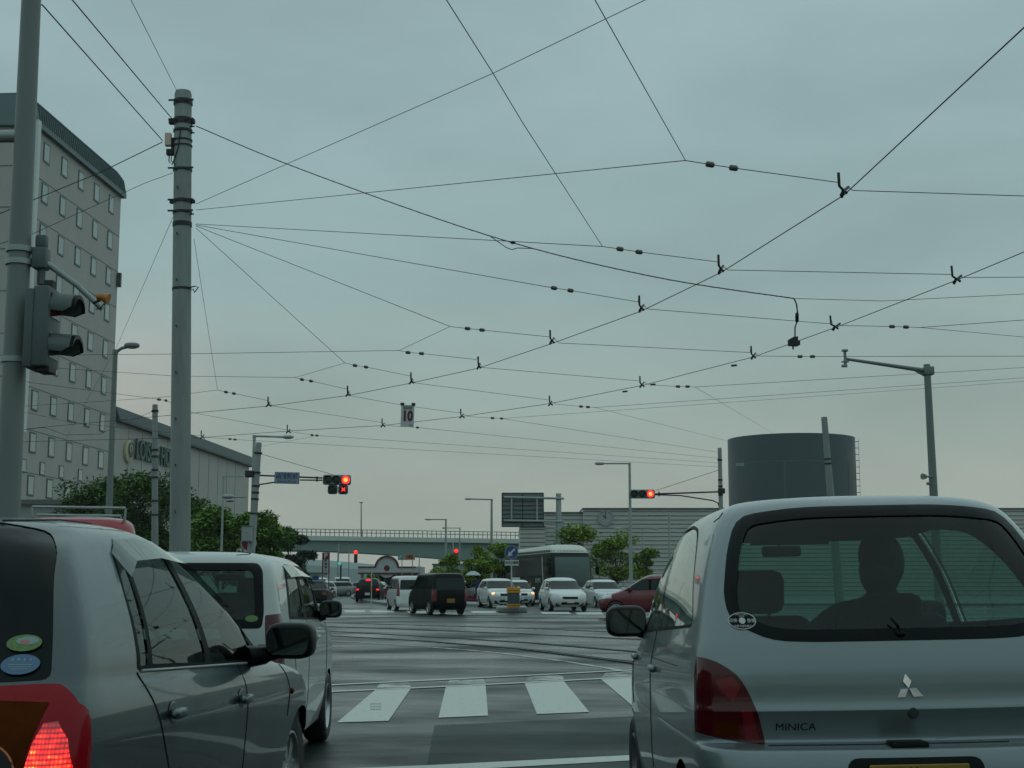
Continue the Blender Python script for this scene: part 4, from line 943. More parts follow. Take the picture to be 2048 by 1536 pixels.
# ---------------------------------------------------------------- viaduct
M['girder'] = mat('pale_green_girder', (.17, .245, .225), .6, var=.06, vs=.1); M['deck'] = mat('viaduct_parapet', (.46, .52, .47), .7, var=.06, vs=.2); M['rail'] = mat('railing', (.07, .10, .10), .5)
via = thing('viaduct', 'pale green road viaduct with railings spanning the background', 'bridge', (-18, 200, 0))
def vz_(u, v, Y=200): p = P(u, v, Y); return Vector((p.x + 18, p.z))
def band(top, bot, y0, y1, m, nm, parent=via):
    mb = MB(); n = len(top); a = [vz_(*p) for p in top]; b = [vz_(*p) for p in bot]
    vs = [(p.x, y0, p.y) for p in a] + [(p.x, y0, p.y) for p in b] + [(p.x, y1, p.y) for p in a] + [(p.x, y1, p.y) for p in b]
    fs = []
    for i in range(n - 1):
        fs += [(i, n + i, n + i + 1, i + 1), (2 * n + i, 2 * n + i + 1, 3 * n + i + 1, 3 * n + i), (i, i + 1, 2 * n + i + 1, 2 * n + i), (n + i, 3 * n + i, 3 * n + i + 1, n + i + 1)]
    fs += [(0, 2 * n, 3 * n, n), (n - 1, 2 * n - 1, 4 * n - 1, 3 * n - 1)]
    mb.add(vs, fs); return mb.build(nm, m, parent)
us = [380, 480, 560, 620, 700, 780, 860, 940, 1060, 1200]
tp = lambda u: 1071.5 + (u - 620) * .0155
band([(u, tp(u)) for u in us], [(u, tp(u) + 9) for u in us], 0, 12, M['deck'], 'deck')
gb = {380: 1108, 480: 1101, 560: 1100, 620: 1100.5, 700: 1104, 780: 1109, 860: 1115, 940: 1123, 1060: 1137, 1200: 1140}
band([(u, tp(u) + 9.05) for u in us], [(u, gb[u]) for u in us], .6, 11.4, M['girder'], 'girder')
mb = MB()
for k in range(75):
    u = 520 + k * 11.6 * .8; p = vz_(u, tp(u)); mb.box((p.x, .3, p.y + .47), (.09, .09, .98))
for dz in (.95, .52):
    a = vz_(380, tp(380)); b = vz_(1200, tp(1200)); mb.tube([(a.x, .3, a.y + dz), (b.x, .3, b.y + dz)], .05, 5)
mb.build('railing', M['rail'], via)
for u in (560, 1080):
    p = vz_(u, 1120); mb = MB(); mb.box((p.x, 6, p.y / 2), (2.2, 6, p.y)); mb.build('pier', M['deck'], via)
mb = MB(); p = vz_(721, tp(721)); q = vz_(721, 1005); mb.cyl((p.x, .9, p.y), (q.x, .9, q.y), .09, .06, 8); mb.box((q.x, .9, q.y + .05), (.5, .2, .12)); o = mb.build('viaduct_lamp', M['iron'], None); o.location = (-18, 200, 0); tag(o, 'thin lamp mast standing on the viaduct', 'lamp')
# hills far away
M['hill'] = mat('far_hill_hazed', (.13, .19, .18), .9, var=.1, vs=.01)  # pale grey-green: distance haze is mixed into the base colour
mb = MB(); n = 60; vs = []
for k in range(n + 1):
    x = -420 + 900 * k / n; h = 6 + 7 * max(0, math.sin(k * .13 + 1.0)) + 3 * math.sin(k * .5) + (8 if 10 < k < 22 else 0); vs += [(x, 1000, -1), (x, 1010, max(2, h)), (x, 1300, max(2, h) + 6), (x, 1500, -1)]
mb.add(vs, [(4 * k + j, 4 * k + 4 + j, 4 * k + 5 + j, 4 * k + 1 + j) for k in range(n) for j in range(3)]); struct('hills', mb, M['hill'])
# row of low buildings beyond the viaduct
M['lowb'] = mat('far_wall', (.20, .23, .22), .8, var=.1, vs=.1)
for i, (u0, u1, vt, Y, m) in enumerate(((395, 560, 1118, 240, 'conc2'), (866, 1000, 1130, 240, 'lowb'), (596, 640, 1147, 260, 'lowb'))):
    a, b = P(u0, vt, Y), P(u1, vt, Y); t = thing('distant_building', ['pale distant building behind the left trees', 'pale distant building behind the young trees right of the arch canopy', 'small distant building at the left end under the viaduct'][i], 'building', ((a.x + b.x) / 2, Y, 0))
    mb = MB(); mb.box((0, 5, a.z / 2), (b.x - a.x, 10, a.z)); mb.build('wall', M[m], t); mb = MB(); mb.box((0, 5, a.z + .1), (b.x - a.x + .4, 10.4, .25)); mb.build('roof', M['hjoint'], t)
    mb = MB()
    for k in range(5): mb.box(((b.x - a.x) * (k - 2) / 5.5, -.03, a.z * .6), ((b.x - a.x) / 8, .08, a.z * .2))
    mb.build('window', M['farglass'], t)
# petrol station with red lined canopy and arch
gs = thing('filling_station', 'low filling station with white canopy edged in dark red lines rising to an arch', 'building', tuple(P(778, 1150, 170).xy) + (0,))
gx = lambda u: P(u, 1100, 170).x - gs.location.x
gz = lambda v: P(778, v, 170).z
mb = MB(); mb.box(((gx(716) + gx(842)) / 2, 4, (gz(1133) + gz(1147)) / 2), (gx(842) - gx(716), 8, gz(1133) - gz(1147))); cn = mb.build('canopy', M['signwhite'], gs)
mb = MB(); r_in = 1.35; ccx = gx(774)
sw = Matrix.Rotation(0, 3, 'X')
yb = -.03
mb.box(((gx(717) + ccx - r_in) / 2, yb, gz(1134.3)), (ccx - r_in - gx(717), .1, .17)); mb.box(((gx(832) + ccx + r_in) / 2, yb, gz(1134.3)), (gx(832) - ccx - r_in, .1, .17)); mb.box(((gx(717) + gx(838)) / 2, yb, gz(1146.8)), (gx(838) - gx(717), .1, .2))
n = 16; vs = []
for k in range(n + 1):
    a = math.pi * k / n
    for rr, yy in ((r_in - .1, yb - .05), (r_in + .12, yb - .05), (r_in + .12, yb + .25), (r_in - .1, yb + .25)): vs.append((ccx - rr * math.cos(a), yy, gz(1134.3) + rr * math.sin(a) * .95))
mb.add(vs, [(4 * k + j, 4 * k + (j + 1) % 4, 4 * k + 4 + (j + 1) % 4, 4 * k + 4 + j) for k in range(n) for j in range(4)]); mb.build('red_trim', M['inkred'], cn)
mb = MB(); mb.lathe([(0, 0), (1.25, 0)], (ccx, .1, gz(1134.3)), My2, 24); mb.build('arch_panel', M['signwhite'], cn)
mb = MB(); mb.lathe([(0, .02), (.36, .02)], (ccx, 0, gz(1136.5)), My2, 18); mb.build('round_emblem', M['inkred'], cn)
mb = MB()
for u in (722, 752, 790, 836): mb.box((gx(u), 2, gz(1147) / 2), (.35, .35, gz(1147)))
mb.build('canopy_columns', M['signwhite'], gs)
mb = MB(); mb.box(((gx(740) + gx(830)) / 2, 9, 1.4), (gx(830) - gx(740), 6, 2.8)); mb.build('kiosk', M['conc2'], gs)
mb = MB()
for k in range(4): mb.box((gx(750 + k * 22), 5.97, 1.5), (1.1, .06, 1.7))
mb.build('kiosk_window', M['farglass'], gs)
# ---------------------------------------------------------------- trees
def leafmat(name, col, var=.45):
    m = mat(name, col, .75, spec=.15); t = m.node_tree; b = t.nodes['Principled BSDF']
    g = t.nodes.new('ShaderNodeTexCoord'); n = t.nodes.new('ShaderNodeTexNoise'); n.inputs['Scale'].default_value = 1.3; n.inputs['Detail'].default_value = 4; t.links.new(g.outputs['Object'], n.inputs['Vector'])
    n2 = t.nodes.new('ShaderNodeTexWhiteNoise'); ge = t.nodes.new('ShaderNodeNewGeometry'); t.links.new(ge.outputs['Random Per Island'], n2.inputs['Vector'])
    mx_ = t.nodes.new('ShaderNodeMath'); mx_.operation = 'ADD'; t.links.new(n.outputs[0], mx_.inputs[0]); t.links.new(ge.outputs['Random Per Island'], mx_.inputs[1])
    r = t.nodes.new('ShaderNodeMapRange'); r.inputs['From Min'].default_value = .5; r.inputs['From Max'].default_value = 1.5; r.inputs['To Min'].default_value = 1 - var; r.inputs['To Max'].default_value = 1 + var; t.links.new(mx_.outputs[0], r.inputs[0])
    x = t.nodes.new('ShaderNodeVectorMath'); x.operation = 'SCALE'; x.inputs[0].default_value = col; t.links.new(r.outputs[0], x.inputs['Scale']); t.links.new(x.outputs[0], b.inputs['Base Color'])
    return m
M['leafdark'] = leafmat('leaves_dark', (.058, .118, .024)); M['leafmid'] = leafmat('leaves_mid', (.10, .19, .03)); M['leafyellow'] = leafmat('leaves_young', (.18, .27, .035)); M['bark'] = mat('bark', (.05, .045, .038), .9, var=.3, vs=8)
M['leafhedge'] = leafmat('hedge_dark_red', (.115, .008, .022)); M['leafgrey'] = leafmat('leaves_greyish', (.05, .075, .04))
def tree(loc, h, crown, m, label, group='trees along the road', nleaf=5200, ls=.16, seed=1, blobs=16, droop=.0):
    """crown = (z0, rx, ry)"""
    rr = random.Random(seed); t = thing('tree', label, 'tree', loc, group=group)
    z0, rx, ry = crown; mb = MB(); zc = (z0 + h) / 2; rz_ = (h - z0) / 2
    mb.tube([(0, 0, 0), (.03, .0, z0 * .6), (.0, .05, zc)], [.13, .10, .05], 8)
    cl = []
    for k in range(blobs):
        a = rr.uniform(0, 6.283); q = rr.random() ** .5; zz = rr.uniform(-1, 1); s = math.sqrt(max(0, 1 - zz * zz * .85))
        c = Vector((rx * .78 * q * s * math.cos(a), ry * .78 * q * s * math.sin(a), zc + rz_ * .78 * zz)); cl.append((c, rr.uniform(.22, .42) * min(rx, rz_ * 1.3)))
        mb.tube([(0, 0, z0 * rr.uniform(.7, 1)), (c.x * .5, c.y * .5, (z0 + c.z) / 2 - .1), tuple(c)], [.05, .03, .012], 5)
    mb.build('trunk', M['bark'], t, smooth=60)
    mb = MB(); per = int(nleaf * 1.7) // blobs
    for c, r0 in cl:
        for k in range(per):
            d = Vector((rr.gauss(0, 1), rr.gauss(0, 1), rr.gauss(0, 1))).normalized() * r0 * (rr.random() ** .33) * rr.choice((1, 1, 1.25))
            p = c + Vector((d.x * 1.25, d.y * 1.25, d.z * .75)); s = ls * .78 * rr.uniform(.6, 1.3)
            a = Vector((rr.gauss(0, 1), rr.gauss(0, 1), rr.gauss(0, .5))).normalized(); b = a.cross(Vector((rr.gauss(0, .5), rr.gauss(0, .5), 1))).normalized()
            mb.add([p - a * s, p - b * s * .5, p + a * s, p + b * s * .5], [(0, 1, 2, 3)])
    mb.build('crown', M[m], t); return t
def tpx(u, vt, Y, wpx, m, label, **k):
    p = P(u, 1168, Y); top = P(u, vt, Y).z; r = wpx / F * Y / 2; z0 = k.pop('z0', top * .28); return tree((p.x, Y, 0), top, (z0, r, r), m, label, **k)
tpx(185, 948, 84, 175, 'leafdark', 'broad dark tree in front of the hotel, leftmost', seed=3, blobs=22, nleaf=7000)
tpx(285, 945, 80, 200, 'leafdark', 'tall dark tree between the lamp post and the concrete pole', seed=4, blobs=24, nleaf=8000)
tpx(375, 985, 88, 120, 'leafdark', 'dark tree behind the thick concrete pole', seed=5)
tpx(440, 1008, 78, 150, 'leafmid', 'green tree left of the signal pole', seed=6, blobs=20, nleaf=7500, z0=.9)
tpx(520, 1012, 76, 120, 'leafmid', 'green tree right behind the signal pole', seed=7, blobs=20, nleaf=7000, z0=.9)
tpx(588, 1038, 92, 85, 'leafgrey', 'greyer loose tree at the right end of the left row', seed=8, nleaf=4200, z0=.8)
tpx(893, 1100, 96, 62, 'leafyellow', 'small young tree behind the black box car', seed=9, nleaf=2000, blobs=12, ls=.17)
tpx(955, 1090, 92, 70, 'leafyellow', 'young tree beside the lamp post left of the blue arrow sign', seed=10, nleaf=2300, blobs=13, ls=.17)
tpx(1002, 1078, 98, 70, 'leafyellow', 'young tree behind the blue arrow sign', seed=15, nleaf=2200, blobs=13, ls=.17)
tpx(1150, 1052, 100, 115, 'leafyellow', 'wide young tree rising behind the coach roof', seed=11, nleaf=4200, blobs=18, ls=.17)
tpx(1232, 1064, 99, 105, 'leafyellow', 'young tree with bare stem right of the coach', seed=12, nleaf=3200, blobs=15, ls=.17)
tpx(1292, 1085, 98, 60, 'leafyellow', 'small sparse tree behind the red car', seed=13, nleaf=1300, blobs=10, ls=.17)
tpx(743, 1143, 120, 30, 'leafmid', 'little tree in front of the filling station', seed=14, nleaf=900, blobs=8, ls=.2)
# red hedges on the islands
def hedge(pix, h, label, seed, m='leafhedge'):
    rr = random.Random(seed); pts = [PZ(*p) for p in pix]; t = thing('hedge', label, 'hedge', pts[0]); mb = MB()
    a, b, c, d = pts
    for k in range(2600):
        u, v = rr.random(), rr.random(); p = (a * (1 - u) + b * u) * (1 - v) + (d * (1 - u) + c * u) * v
        e = min(1, 5 * min(u, 1 - u, v, 1 - v)); p = p + Vector((0, 0, .1 + rr.random() ** .6 * h * (.4 + .6 * e) * (.75 + .25 * math.sin(p.x * 2.2))))
        s = .09 * rr.uniform(.7, 1.3); x = Vector((rr.gauss(0, 1), rr.gauss(0, 1), rr.gauss(0, 1))).normalized(); y = x.orthogonal().normalized()
        mb.add([p - x * s, p - y * s * .6, p + x * s, p + y * s * .6], [(0, 1, 2, 3)])
    mb.build('leaves', M[m], t, world=True)
    mb = MB(); lo = [p + Vector((0, 0, .05)) for p in pts]; mb.add([*lo, *[p + Vector((0, 0, h * .45)) for p in pts]], [(4, 5, 6, 7), (0, 1, 5, 4), (1, 2, 6, 5), (2, 3, 7, 6), (3, 0, 4, 7)]); mb.build('branches', M[m], t, world=True)
hedge([(708, 1199), (850, 1208), (835, 1192), (716, 1188)], .75, 'dark red hedge on the median left of the white and black cars', 21)
hedge([(905, 1207), (975, 1209), (972, 1196), (920, 1194)], .6, 'dark red hedge patch between the black box car and white estate', 22)
def island(pix, label):
    pts = [PZ(*p) for p in pix]; mb = MB(); n = len(pts); mb.add([p for p in pts] + [p + Vector((0, 0, .15)) for p in pts], [tuple(range(n, 2 * n))] + [(i, (i + 1) % n, n + (i + 1) % n, n + i) for i in range(n)])
    struct('median_kerb', mb, M['kerb'], label=label, cat='kerb')
island([(702, 1197), (722, 1204), (775, 1211.5), (860, 1213), (850, 1190), (712, 1186)], 'kerbed median under the red hedge')
island([(900, 1212), (985, 1215), (982, 1195), (915, 1192)], 'kerbed median behind the black box car')
# ---------------------------------------------------------------- poles, lamps and signals
def bandring(mb, x, y, z, r, h=.05): mb.lathe([(r, -h / 2), (r + .012, -h / 2), (r + .012, h / 2), (r, h / 2)], (x, y, z), None, 20)
def gz_at(u, v, Y): return P(u, v, Y).z
# thick concrete pole
pc = P(365, 1100, 27); bp = thing('utility_pole', 'thick round concrete pole with iron bands gathering many wires, upper left', 'pole', (pc.x, 27, 0), ry=math.atan2(P(367.5, 181, 27).x - pc.x, 10.6))
ph = gz_at(368, 181, 27)
mb = MB(); mb.lathe([(.205, 0), (.168, ph - .07), (.15, ph - .015), (.10, ph), (0, ph)], (0, 0, 0), None, 28); pol = mb.build('shaft', M['conc'], bp, smooth=35)
zz = lambda v: gz_at(367, v, 27)
mb = MB()
for v, h in ((205, .10), (243, .12), (262, .05), (281, .03), (292, .03), (340, .05), (403, .07), (425, .05), (449, .09), (578, .05)): b1 = MB(); bandring(b1, 0, 0, zz(v), .178, h); b1.build('iron_band', M['iron'], bp, smooth=35)
for v in (205, 243, 340, 403, 425): mb = MB(); mb.box((0, -.17, zz(v)), (.50, .03, .03)); mb.build('cross_bolt', M['iron'], bp)
mb = MB()
mb.box((-.02, 0, zz(243)), (.52, .12, .10), bev=.02); mb.build('wire_bracket', M['iron'], bp); mb = MB(); mb.box((0, 0, zz(403)), (.50, .10, .07), bev=.015); mb.build('wire_bracket', M['iron'], bp); mb = MB()
for v in (255, 268, 430): mb.cyl((.15, -.05, zz(v)), (.25, -.1, zz(v) - .01), .015, n=6); mb.build('wire_hook', M['iron'], bp); mb = MB()
mb.tube([(.14, -.1, zz(578)), (.28, -.14, zz(578) + .02), (.36, -.15, zz(578)), (.28, -.13, zz(582) - .06), (.24, -.1, zz(580))], .012, 6)
mb.build('bracket', M['iron'], bp, smooth=35)
mb = MB()
for k in range(9): mb = MB(); mb.tube([(.0 - .07, -.17, zz(378 + k * 92)), (-.05, -.225, zz(378 + k * 92)), (-.04, -.215, zz(378 + k * 92) - .05)], .012, 5); mb.build('step_bolt', M['iron'], bp)
mb = MB(); mb.box((-.27, -.08, zz(281)), (.12, .12, .26), bev=.01); jb = mb.build('junction_box', M['box'], bp)
mb = MB(); mb.box((-.24, -.04, zz(305)), (.14, .12, .12), bev=.01); mb.box((-.18, 0, zz(288)), (.08, .14, .25), bev=.01)
mb.tube([(-.24, -.1, zz(308)), (-.25, -.1, zz(325)), (-.18, -.12, zz(332)), (-.12, -.15, zz(318)), (-.05, -.18, zz(300)), (0, -.19, zz(262))], .012, 5)
mb.tube([(-.2, -.1, zz(310)), (-.2, -.12, zz(325)), (-.14, -.14, zz(330)), (-.08, -.17, zz(345))], .010, 5); mb.build('cable_loop', M['iron'], jb, smooth=60)
# near signal pole at the left edge
np_ = P(18, 1000, 12.5); sp = thing('signal_pole', 'grey painted steel pole at the left edge carrying the pedestrian signal', 'pole', (np_.x, 12.5, 0), ry=R(-.25))
mb = MB(); mb.lathe([(.118, 0), (.085, 7.5), (0, 7.5)], (0, 0, 0), None, 28); shf = mb.build('shaft', M['pole'], sp, smooth=35)
mb = MB(); z1 = gz_at(40, 272, 12.5); mb.tube([(0, 0, z1), (-1.5, .1, z1 + .02)], .06, 12); mb.build('side_arm', M['galv'], sp, smooth=40); mb = MB(); z2 = gz_at(30, 525, 12.5)
for zk in (z2, z2 + .12, gz_at(30, 720, 12.5)): bandring(mb, 0, 0, zk, .108, .05); mb.build('clamp_band', M['galv'], sp, smooth=40); mb = MB()
mb.tube([(.10, .0, z2 + .05), (.27, .05, z2 - .02), (.50, .12, gz_at(80, 565, 12.5)), (.72, .2, gz_at(80, 610, 12.5))], [.035, .03, .028, .028], 10)
mb.build('bracket_arm', M['galv'], sp, smooth=40)
mb = MB(); mb.box((.19, .03, z2 + .04), (.13, .16, .20), bev=.02); mb.box((.19, .03, z2 + .2), (.1, .1, .12), bev=.02); mb.cyl((.2, .03, z2 - .2), (.2, .03, z2), .035); mb.build('clamp_block', M['sigcase'], sp, smooth=40)
yl = P(205, 596, 12.5); yo = thing('warning_speaker', 'small amber horn speaker on the bracket of the near left pole', 'speaker', tuple(yl))
mb = MB(); mb.tube([(-.05, 0, .01), (.0, 0, .01), (.055, 0, -.01)], [.028, .035, .055], 12); mb.build('horn', M['amberdev'], yo, smooth=50); mb = MB(); mb.tube([(-.02, 0, -.02), (-.09, .02, -.045)], .012, 6); mb.tube([(.02, .0, -.05), (-.01, .0, -.09), (-.06, .02, -.10)], .006, 5); mb.build('mount', M['iron'], yo)
# pedestrian signal, seen from its side
pcn = P(88, 655, 12.3); ps = thing('pedestrian_signal', 'grey two-lens pedestrian signal with black-edged hoods seen from the side at the left edge', 'traffic light', tuple(pcn))
hgt = gz_at(88, 575, 12.3) - gz_at(88, 735, 12.3)
mb = MB(); mb.box((.0, .05, 0), (.15, .34, hgt), bev=.025); mb.box((-.10, .05, -.02), (.08, .36, hgt * .98), bev=.02); cs = mb.build('housing', M['sigcase'], ps, smooth=40)
for k, zc in enumerate((hgt * .27, -hgt * .23)):
    mb = MB(); n = 12; vs = []
    for j in range(n + 1):
        a = math.pi * 1.25 * j / n - math.pi * .125; cy, cz = .155 * math.cos(a), .125 * math.sin(a)
        ext = .23 if math.sin(a) > -.2 else .14
        vs += [(.07, .05 + cy, zc + cz), (.07 + ext * .86, .05 + cy, zc + cz - .015), (.07 + ext, .05 + cy, zc + cz - .02)]
    mb.add(vs, [(3 * j, 3 * j + 1, 3 * j + 4, 3 * j + 3) for j in range(n)]); hd_ = mb.build('hood', M['sigcase'], ps, smooth=True)
    mb = MB(); vs2 = []
    for j in range(n + 1): vs2 += [vs[3 * j + 1], vs[3 * j + 2], tuple(Vector(vs[3 * j + 2]) * 1 + Vector((0, 0, -.035 if vs[3 * j + 2][2] > zc else 0)))]
    mb.add(vs2, [(3 * j, 3 * j + 1, 3 * j + 4, 3 * j + 3) for j in range(n)] + [(3 * j + 1, 3 * j + 2, 3 * j + 5, 3 * j + 4) for j in range(n)]); mb.build('hood_edge', M['blk'], hd_)
    mb = MB(); mb.box((.077, .05, zc), (.01, .26, .22)); mb.build('lens', M['lampdark'] if k == 0 else M['sigoff'], ps)
mb = MB(); mb.box((.02, .05, hgt / 2 + .03), (.08, .1, .08)); mb.box((.02, .05, -hgt / 2 - .02), (.12, .2, .05), bev=.01); mb.build('mount', M['iron'], ps)

def street_lamp(u, vt, Y, ua, label, r=.07, head=(.34, .11, .07), va=None, curved=False, cat='street lamp', lean=0, m='galv', bottom=0):
    p = P(u, 1168, Y); zt = gz_at(u, vt, Y); xa = P(ua, vt, Y).x - p.x; za = gz_at(ua, va if va else vt, Y)
    t = thing('street_lamp', label, cat, (p.x, Y, 0), group='street lamps', ry=lean)
    s = 1 if xa > 0 else -1
    mb = MB(); mb.tube([(0, 0, bottom), (0, 0, zt)], [r * 1.35, r * .8], 12); mb.build('post', M[m], t, smooth=40)
    mb = MB()
    if curved: mb.tube([(0, 0, zt - .05), (xa * .25, 0, zt + (za - zt) * .5), (xa * .6, 0, za - .02), (xa * .75, 0, za)], r * .55, 8)
    else: mb.tube([(0, 0, zt), (xa * .75, 0, za)], r * .55, 8)
    bandring(mb, 0, 0, zt - .02, r * .85, .12); mb.build('arm', M[m], t, smooth=40)
    mb = MB(); mb.ell((xa - s * head[0], 0, za), head, e=.8); hd = mb.build('lamp_head', M[m], t, smooth=60)
    mb = MB(); mb.ell((xa - s * head[0], 0, za - head[2] * .55), (head[0] * .8, head[1] * .8, head[2] * .6)); mb.build('diffuser', M['lampclear'], hd, smooth=60)
    return t
street_lamp(212, 702, 46, 293 - 14, 'curved lamp post with oval head standing in front of the hotel', .10, (.26, .15, .10), va=691, curved=True, m='pole')
street_lamp(501, 872, 60, 588, 'lamp post strapped to the left signal pole, arm reaching right', .08, (.26, .12, .08), va=874)
street_lamp(1262, 927, 75, 1189, 'lamp post behind the right signal head, arm reaching left', .08, (.28, .12, .08), va=927)
street_lamp(983, 999, 108, 929, 'lamp post left of the direction board, above the blue arrow sign', .10, (.30, .12, .07), va=998)
street_lamp(891, 1039, 146, 849, 'lamp post in front of the viaduct, behind the black box car', .11, (.40, .15, .08))
street_lamp(919, 1056, 168, 884, 'thinner lamp post just right of the one behind the black box car', .09, (.28, .12, .08))
street_lamp(441, 953, 66, 500, 'thin grey post with level arm left of the signal pole', .05, (.05, .05, .05))
street_lamp(1340, 1030, 110, 1296, 'low lamp post before the station hall, right of the young tree', .07, (.25, .1, .08))
street_lamp(1248, 1057, 125, 1243 - 14, 'small lamp in front of the station cladding left of the big lamp post', .05, (.25, .1, .07))
street_lamp(1286, 1058, 125, 1304 + 12, 'small lamp in front of the station cladding right of the big lamp post', .05, (.25, .1, .07))
def rawpole(name, u, vt, Y, r0, r1, m, label, lean=0, cat='pole', bands=(), group=None):
    p = P(u, 1168, Y); t = thing(name, label, cat, (p.x, Y, 0), ry=lean, group=group); zt = gz_at(u, vt, Y)
    mb = MB(); mb.lathe([(r0, 0), (r1, zt - .02), (0, zt)], (0, 0, 0), None, 18); mb.build('shaft', m, t, smooth=35)
    if bands:
        for v in bands: mb = MB(); bandring(mb, 0, 0, gz_at(u, v, Y), (r0 + r1) / 2 * .98, .08); mb.build('iron_band', M['iron'], t)
    return t
rawpole('utility_pole', 312, 808, 52, .14, .10, M['conc'], 'slim banded concrete pole in front of the hotel lettering', bands=(822, 900, 913, 940, 955, 1002, 1030), lean=R(-2))
rawpole('utility_pole', 1679, 833, 70, .24, .15, M['conc'], 'leaning concrete pole standing in front of the drum tower', lean=R(-3.0), bands=(918, 927))
slp = rawpole('signal_pole', 495, 884, 59, .20, .12, M['conc2'], 'pale concrete pole carrying the left overhead signal and street name board', lean=R(2.6), bands=(906, 945, 972, 985, 998, 1027))
srp = rawpole('signal_pole', 1445, 895, 63, .11, .09, M['conc2'], 'slim pole carrying the right overhead signal beside the drum tower', bands=(920, 960, 973, 990))
mb = MB(); zc = gz_at(495, 1078, 59)
nb = thing('round_sign', 'red round sign seen edge-on behind the left signal pole', 'sign', tuple(P(497, 1086, 59.3))); mb.lathe([(0, -.02), (.32, -.02), (.32, .0), (0, .0)], (0, 0, 0), My2, 24); mb.build('plate', M['signred'], nb)
mb = MB(); mb.lathe([(.30, -.03), (.335, -.03), (.335, .005), (.30, .005)], (0, 0, 0), My2, 24); mb.build('rim', M['signwhite'], nb)
cb = thing('control_box', 'pale control cabinet strapped on the left signal pole', 'cabinet', tuple(P(494, 1068, 58.7))); mb = MB(); mb.box((0, 0, 0), (.42, .25, .62), bev=.03); mb.build('case', M['galv'], cb); mb = MB(); mb.box((.02, -.13, .05), (.05, .02, .05)); mb.box((0, 0, .33), (.46, .3, .03)); mb.build('lid', M['siggrey'], cb)
ll = thing('street_lamp', 'short horizontal lamp low on the left signal pole, pointing left', 'street lamp', tuple(P(493, 994, 59)), group='street lamps'); xa = P(446, 994, 59).x - P(493, 994, 59).x
mb = MB(); mb.tube([(0, 0, 0), (xa * .55, 0, 0)], .03, 8); mb.build('arm', M['galv'], ll); mb = MB(); mb.ell((xa * .78, 0, .02), (.26, .12, .10)); mb.ell((xa * .75, .3, -.14), (.2, .1, .06)); mb.build('lamp_head', M['galv'], ll, smooth=60)
def signal(name, u0, u1, vt, vb, Y, label, extra=False, tilt=0):
    a, b = P(u0, vt, Y), P(u1, vb, Y); c = (a + b) / 2; w = b.x - a.x; h = a.z - b.z
    t = thing(name, label, 'traffic light', tuple(c), ry=tilt)
    mb = MB(); mb.box((0, 0, 0), (w, .22, h), bev=min(.08, h * .25)); mb.build('housing', M['siggrey'], t, smooth=40)
    def lens(x, z, r, m, core=None):
        mb = MB(); mb.lathe([(0, .015), (r * .6, .01), (r, 0)], (x, -.115, z), My2, 20); ln = mb.build('lens', m, t, smooth=60)
        if core: mb = MB(); mb.lathe([(0, .02), (r * .55, .016)], (x, -.118, z), My2, 16); mb.build('bright_core', core, ln, smooth=60)
        mb = MB(); n = 14; vs = []
        for j in range(n + 1):
            q = math.pi * 1.3 * j / n - math.pi * .15; vs += [(x + r * 1.08 * math.cos(q), -.11, z + r * 1.08 * math.sin(q)), (x + r * 1.08 * math.cos(q), -.11 - .22 * (.35 + .65 * max(0, math.sin(q)) ** .5), z + r * 1.08 * math.sin(q) - .02)]
        mb.add(vs, [(2 * j, 2 * j + 1, 2 * j + 3, 2 * j + 2) for j in range(n)]); mb.build('visor', M['iron'], t, smooth=True)
    r = h * .40
    for k, x in enumerate((-w * .31, 0.0, w * .32)): lens(x, 0, r, M['sigred'] if k == 2 else M['sigoff'], M['sigcore'] if k == 2 else None)
    return t, w, h, lens
sgl, w, h, lens = signal('traffic_signal', 646, 702, 949.5, 970, 59, 'left overhead signal showing red with a red cross lamp below', tilt=R(.8))
mb = MB()
for x in (-.17, .27): mb.box((x, .02, -h / 2 - .19), (.42, .2, .40), bev=.09)
mb.build('lower_housing', M['sigcase'], sgl, smooth=40)
lens(-.17, -h / 2 - .19, .15, M['sigoff']); lens(.30, -h / 2 - .19, .14, M['sigoff'])
mb = MB()
for a in (45, -45): mb.box((.30, -.15, -h / 2 - .19), (.20, .01, .05), ry=R(a))
mb.build('cross_lamp', M['sigred'], sgl)
sgr, w, h, lens = signal('traffic_signal', 1258, 1310, 979, 997, 63, 'right overhead signal showing red on a long arm from the slim pole')
# mast arms
mb = MB(); o = Vector((0, 0, 0)); am = slp
mb.tube([P(500, 950, 59) - o, P(645, 956, 59) - o], .035, 8); mb.tube([P(600, 960, 59) - o, P(645, 960.5, 59) - o], .03, 8); mb.tube([P(506, 985, 59) - o, P(509, 974, 59) - o, P(520, 969, 59) - o, P(552, 964, 59) - o], .03, 8); mb.box(P(634, 958, 59) - o, (.06, .1, .22)); mb.build('signal_arm', M['iron'], am, smooth=50, world=True)
mb = MB(); mb.box(P(499, 948, 58.95) - o, (.34, .3, .28), bev=.03); mb.build('clamp', M['iron'], am, world=True)
am = srp
mb = MB(); mb.tube([P(1310, 988, 63) - o, P(1441, 983.5, 63) - o], .035, 8); mb.tube([P(1310, 989.5, 63) - o, P(1360, 991, 63) - o, P(1425, 1001, 63) - o, P(1436, 1006, 63) - o, P(1439, 1016, 63) - o], .028, 8); mb.box(P(1318, 988, 63) - o, (.06, .1, .2)); mb.build('signal_arm', M['iron'], am, smooth=50, world=True)
mb = MB(); mb.box(P(1443, 982, 62.9) - o, (.3, .25, .24), bev=.03); mb.build('clamp', M['iron'], am, world=True)
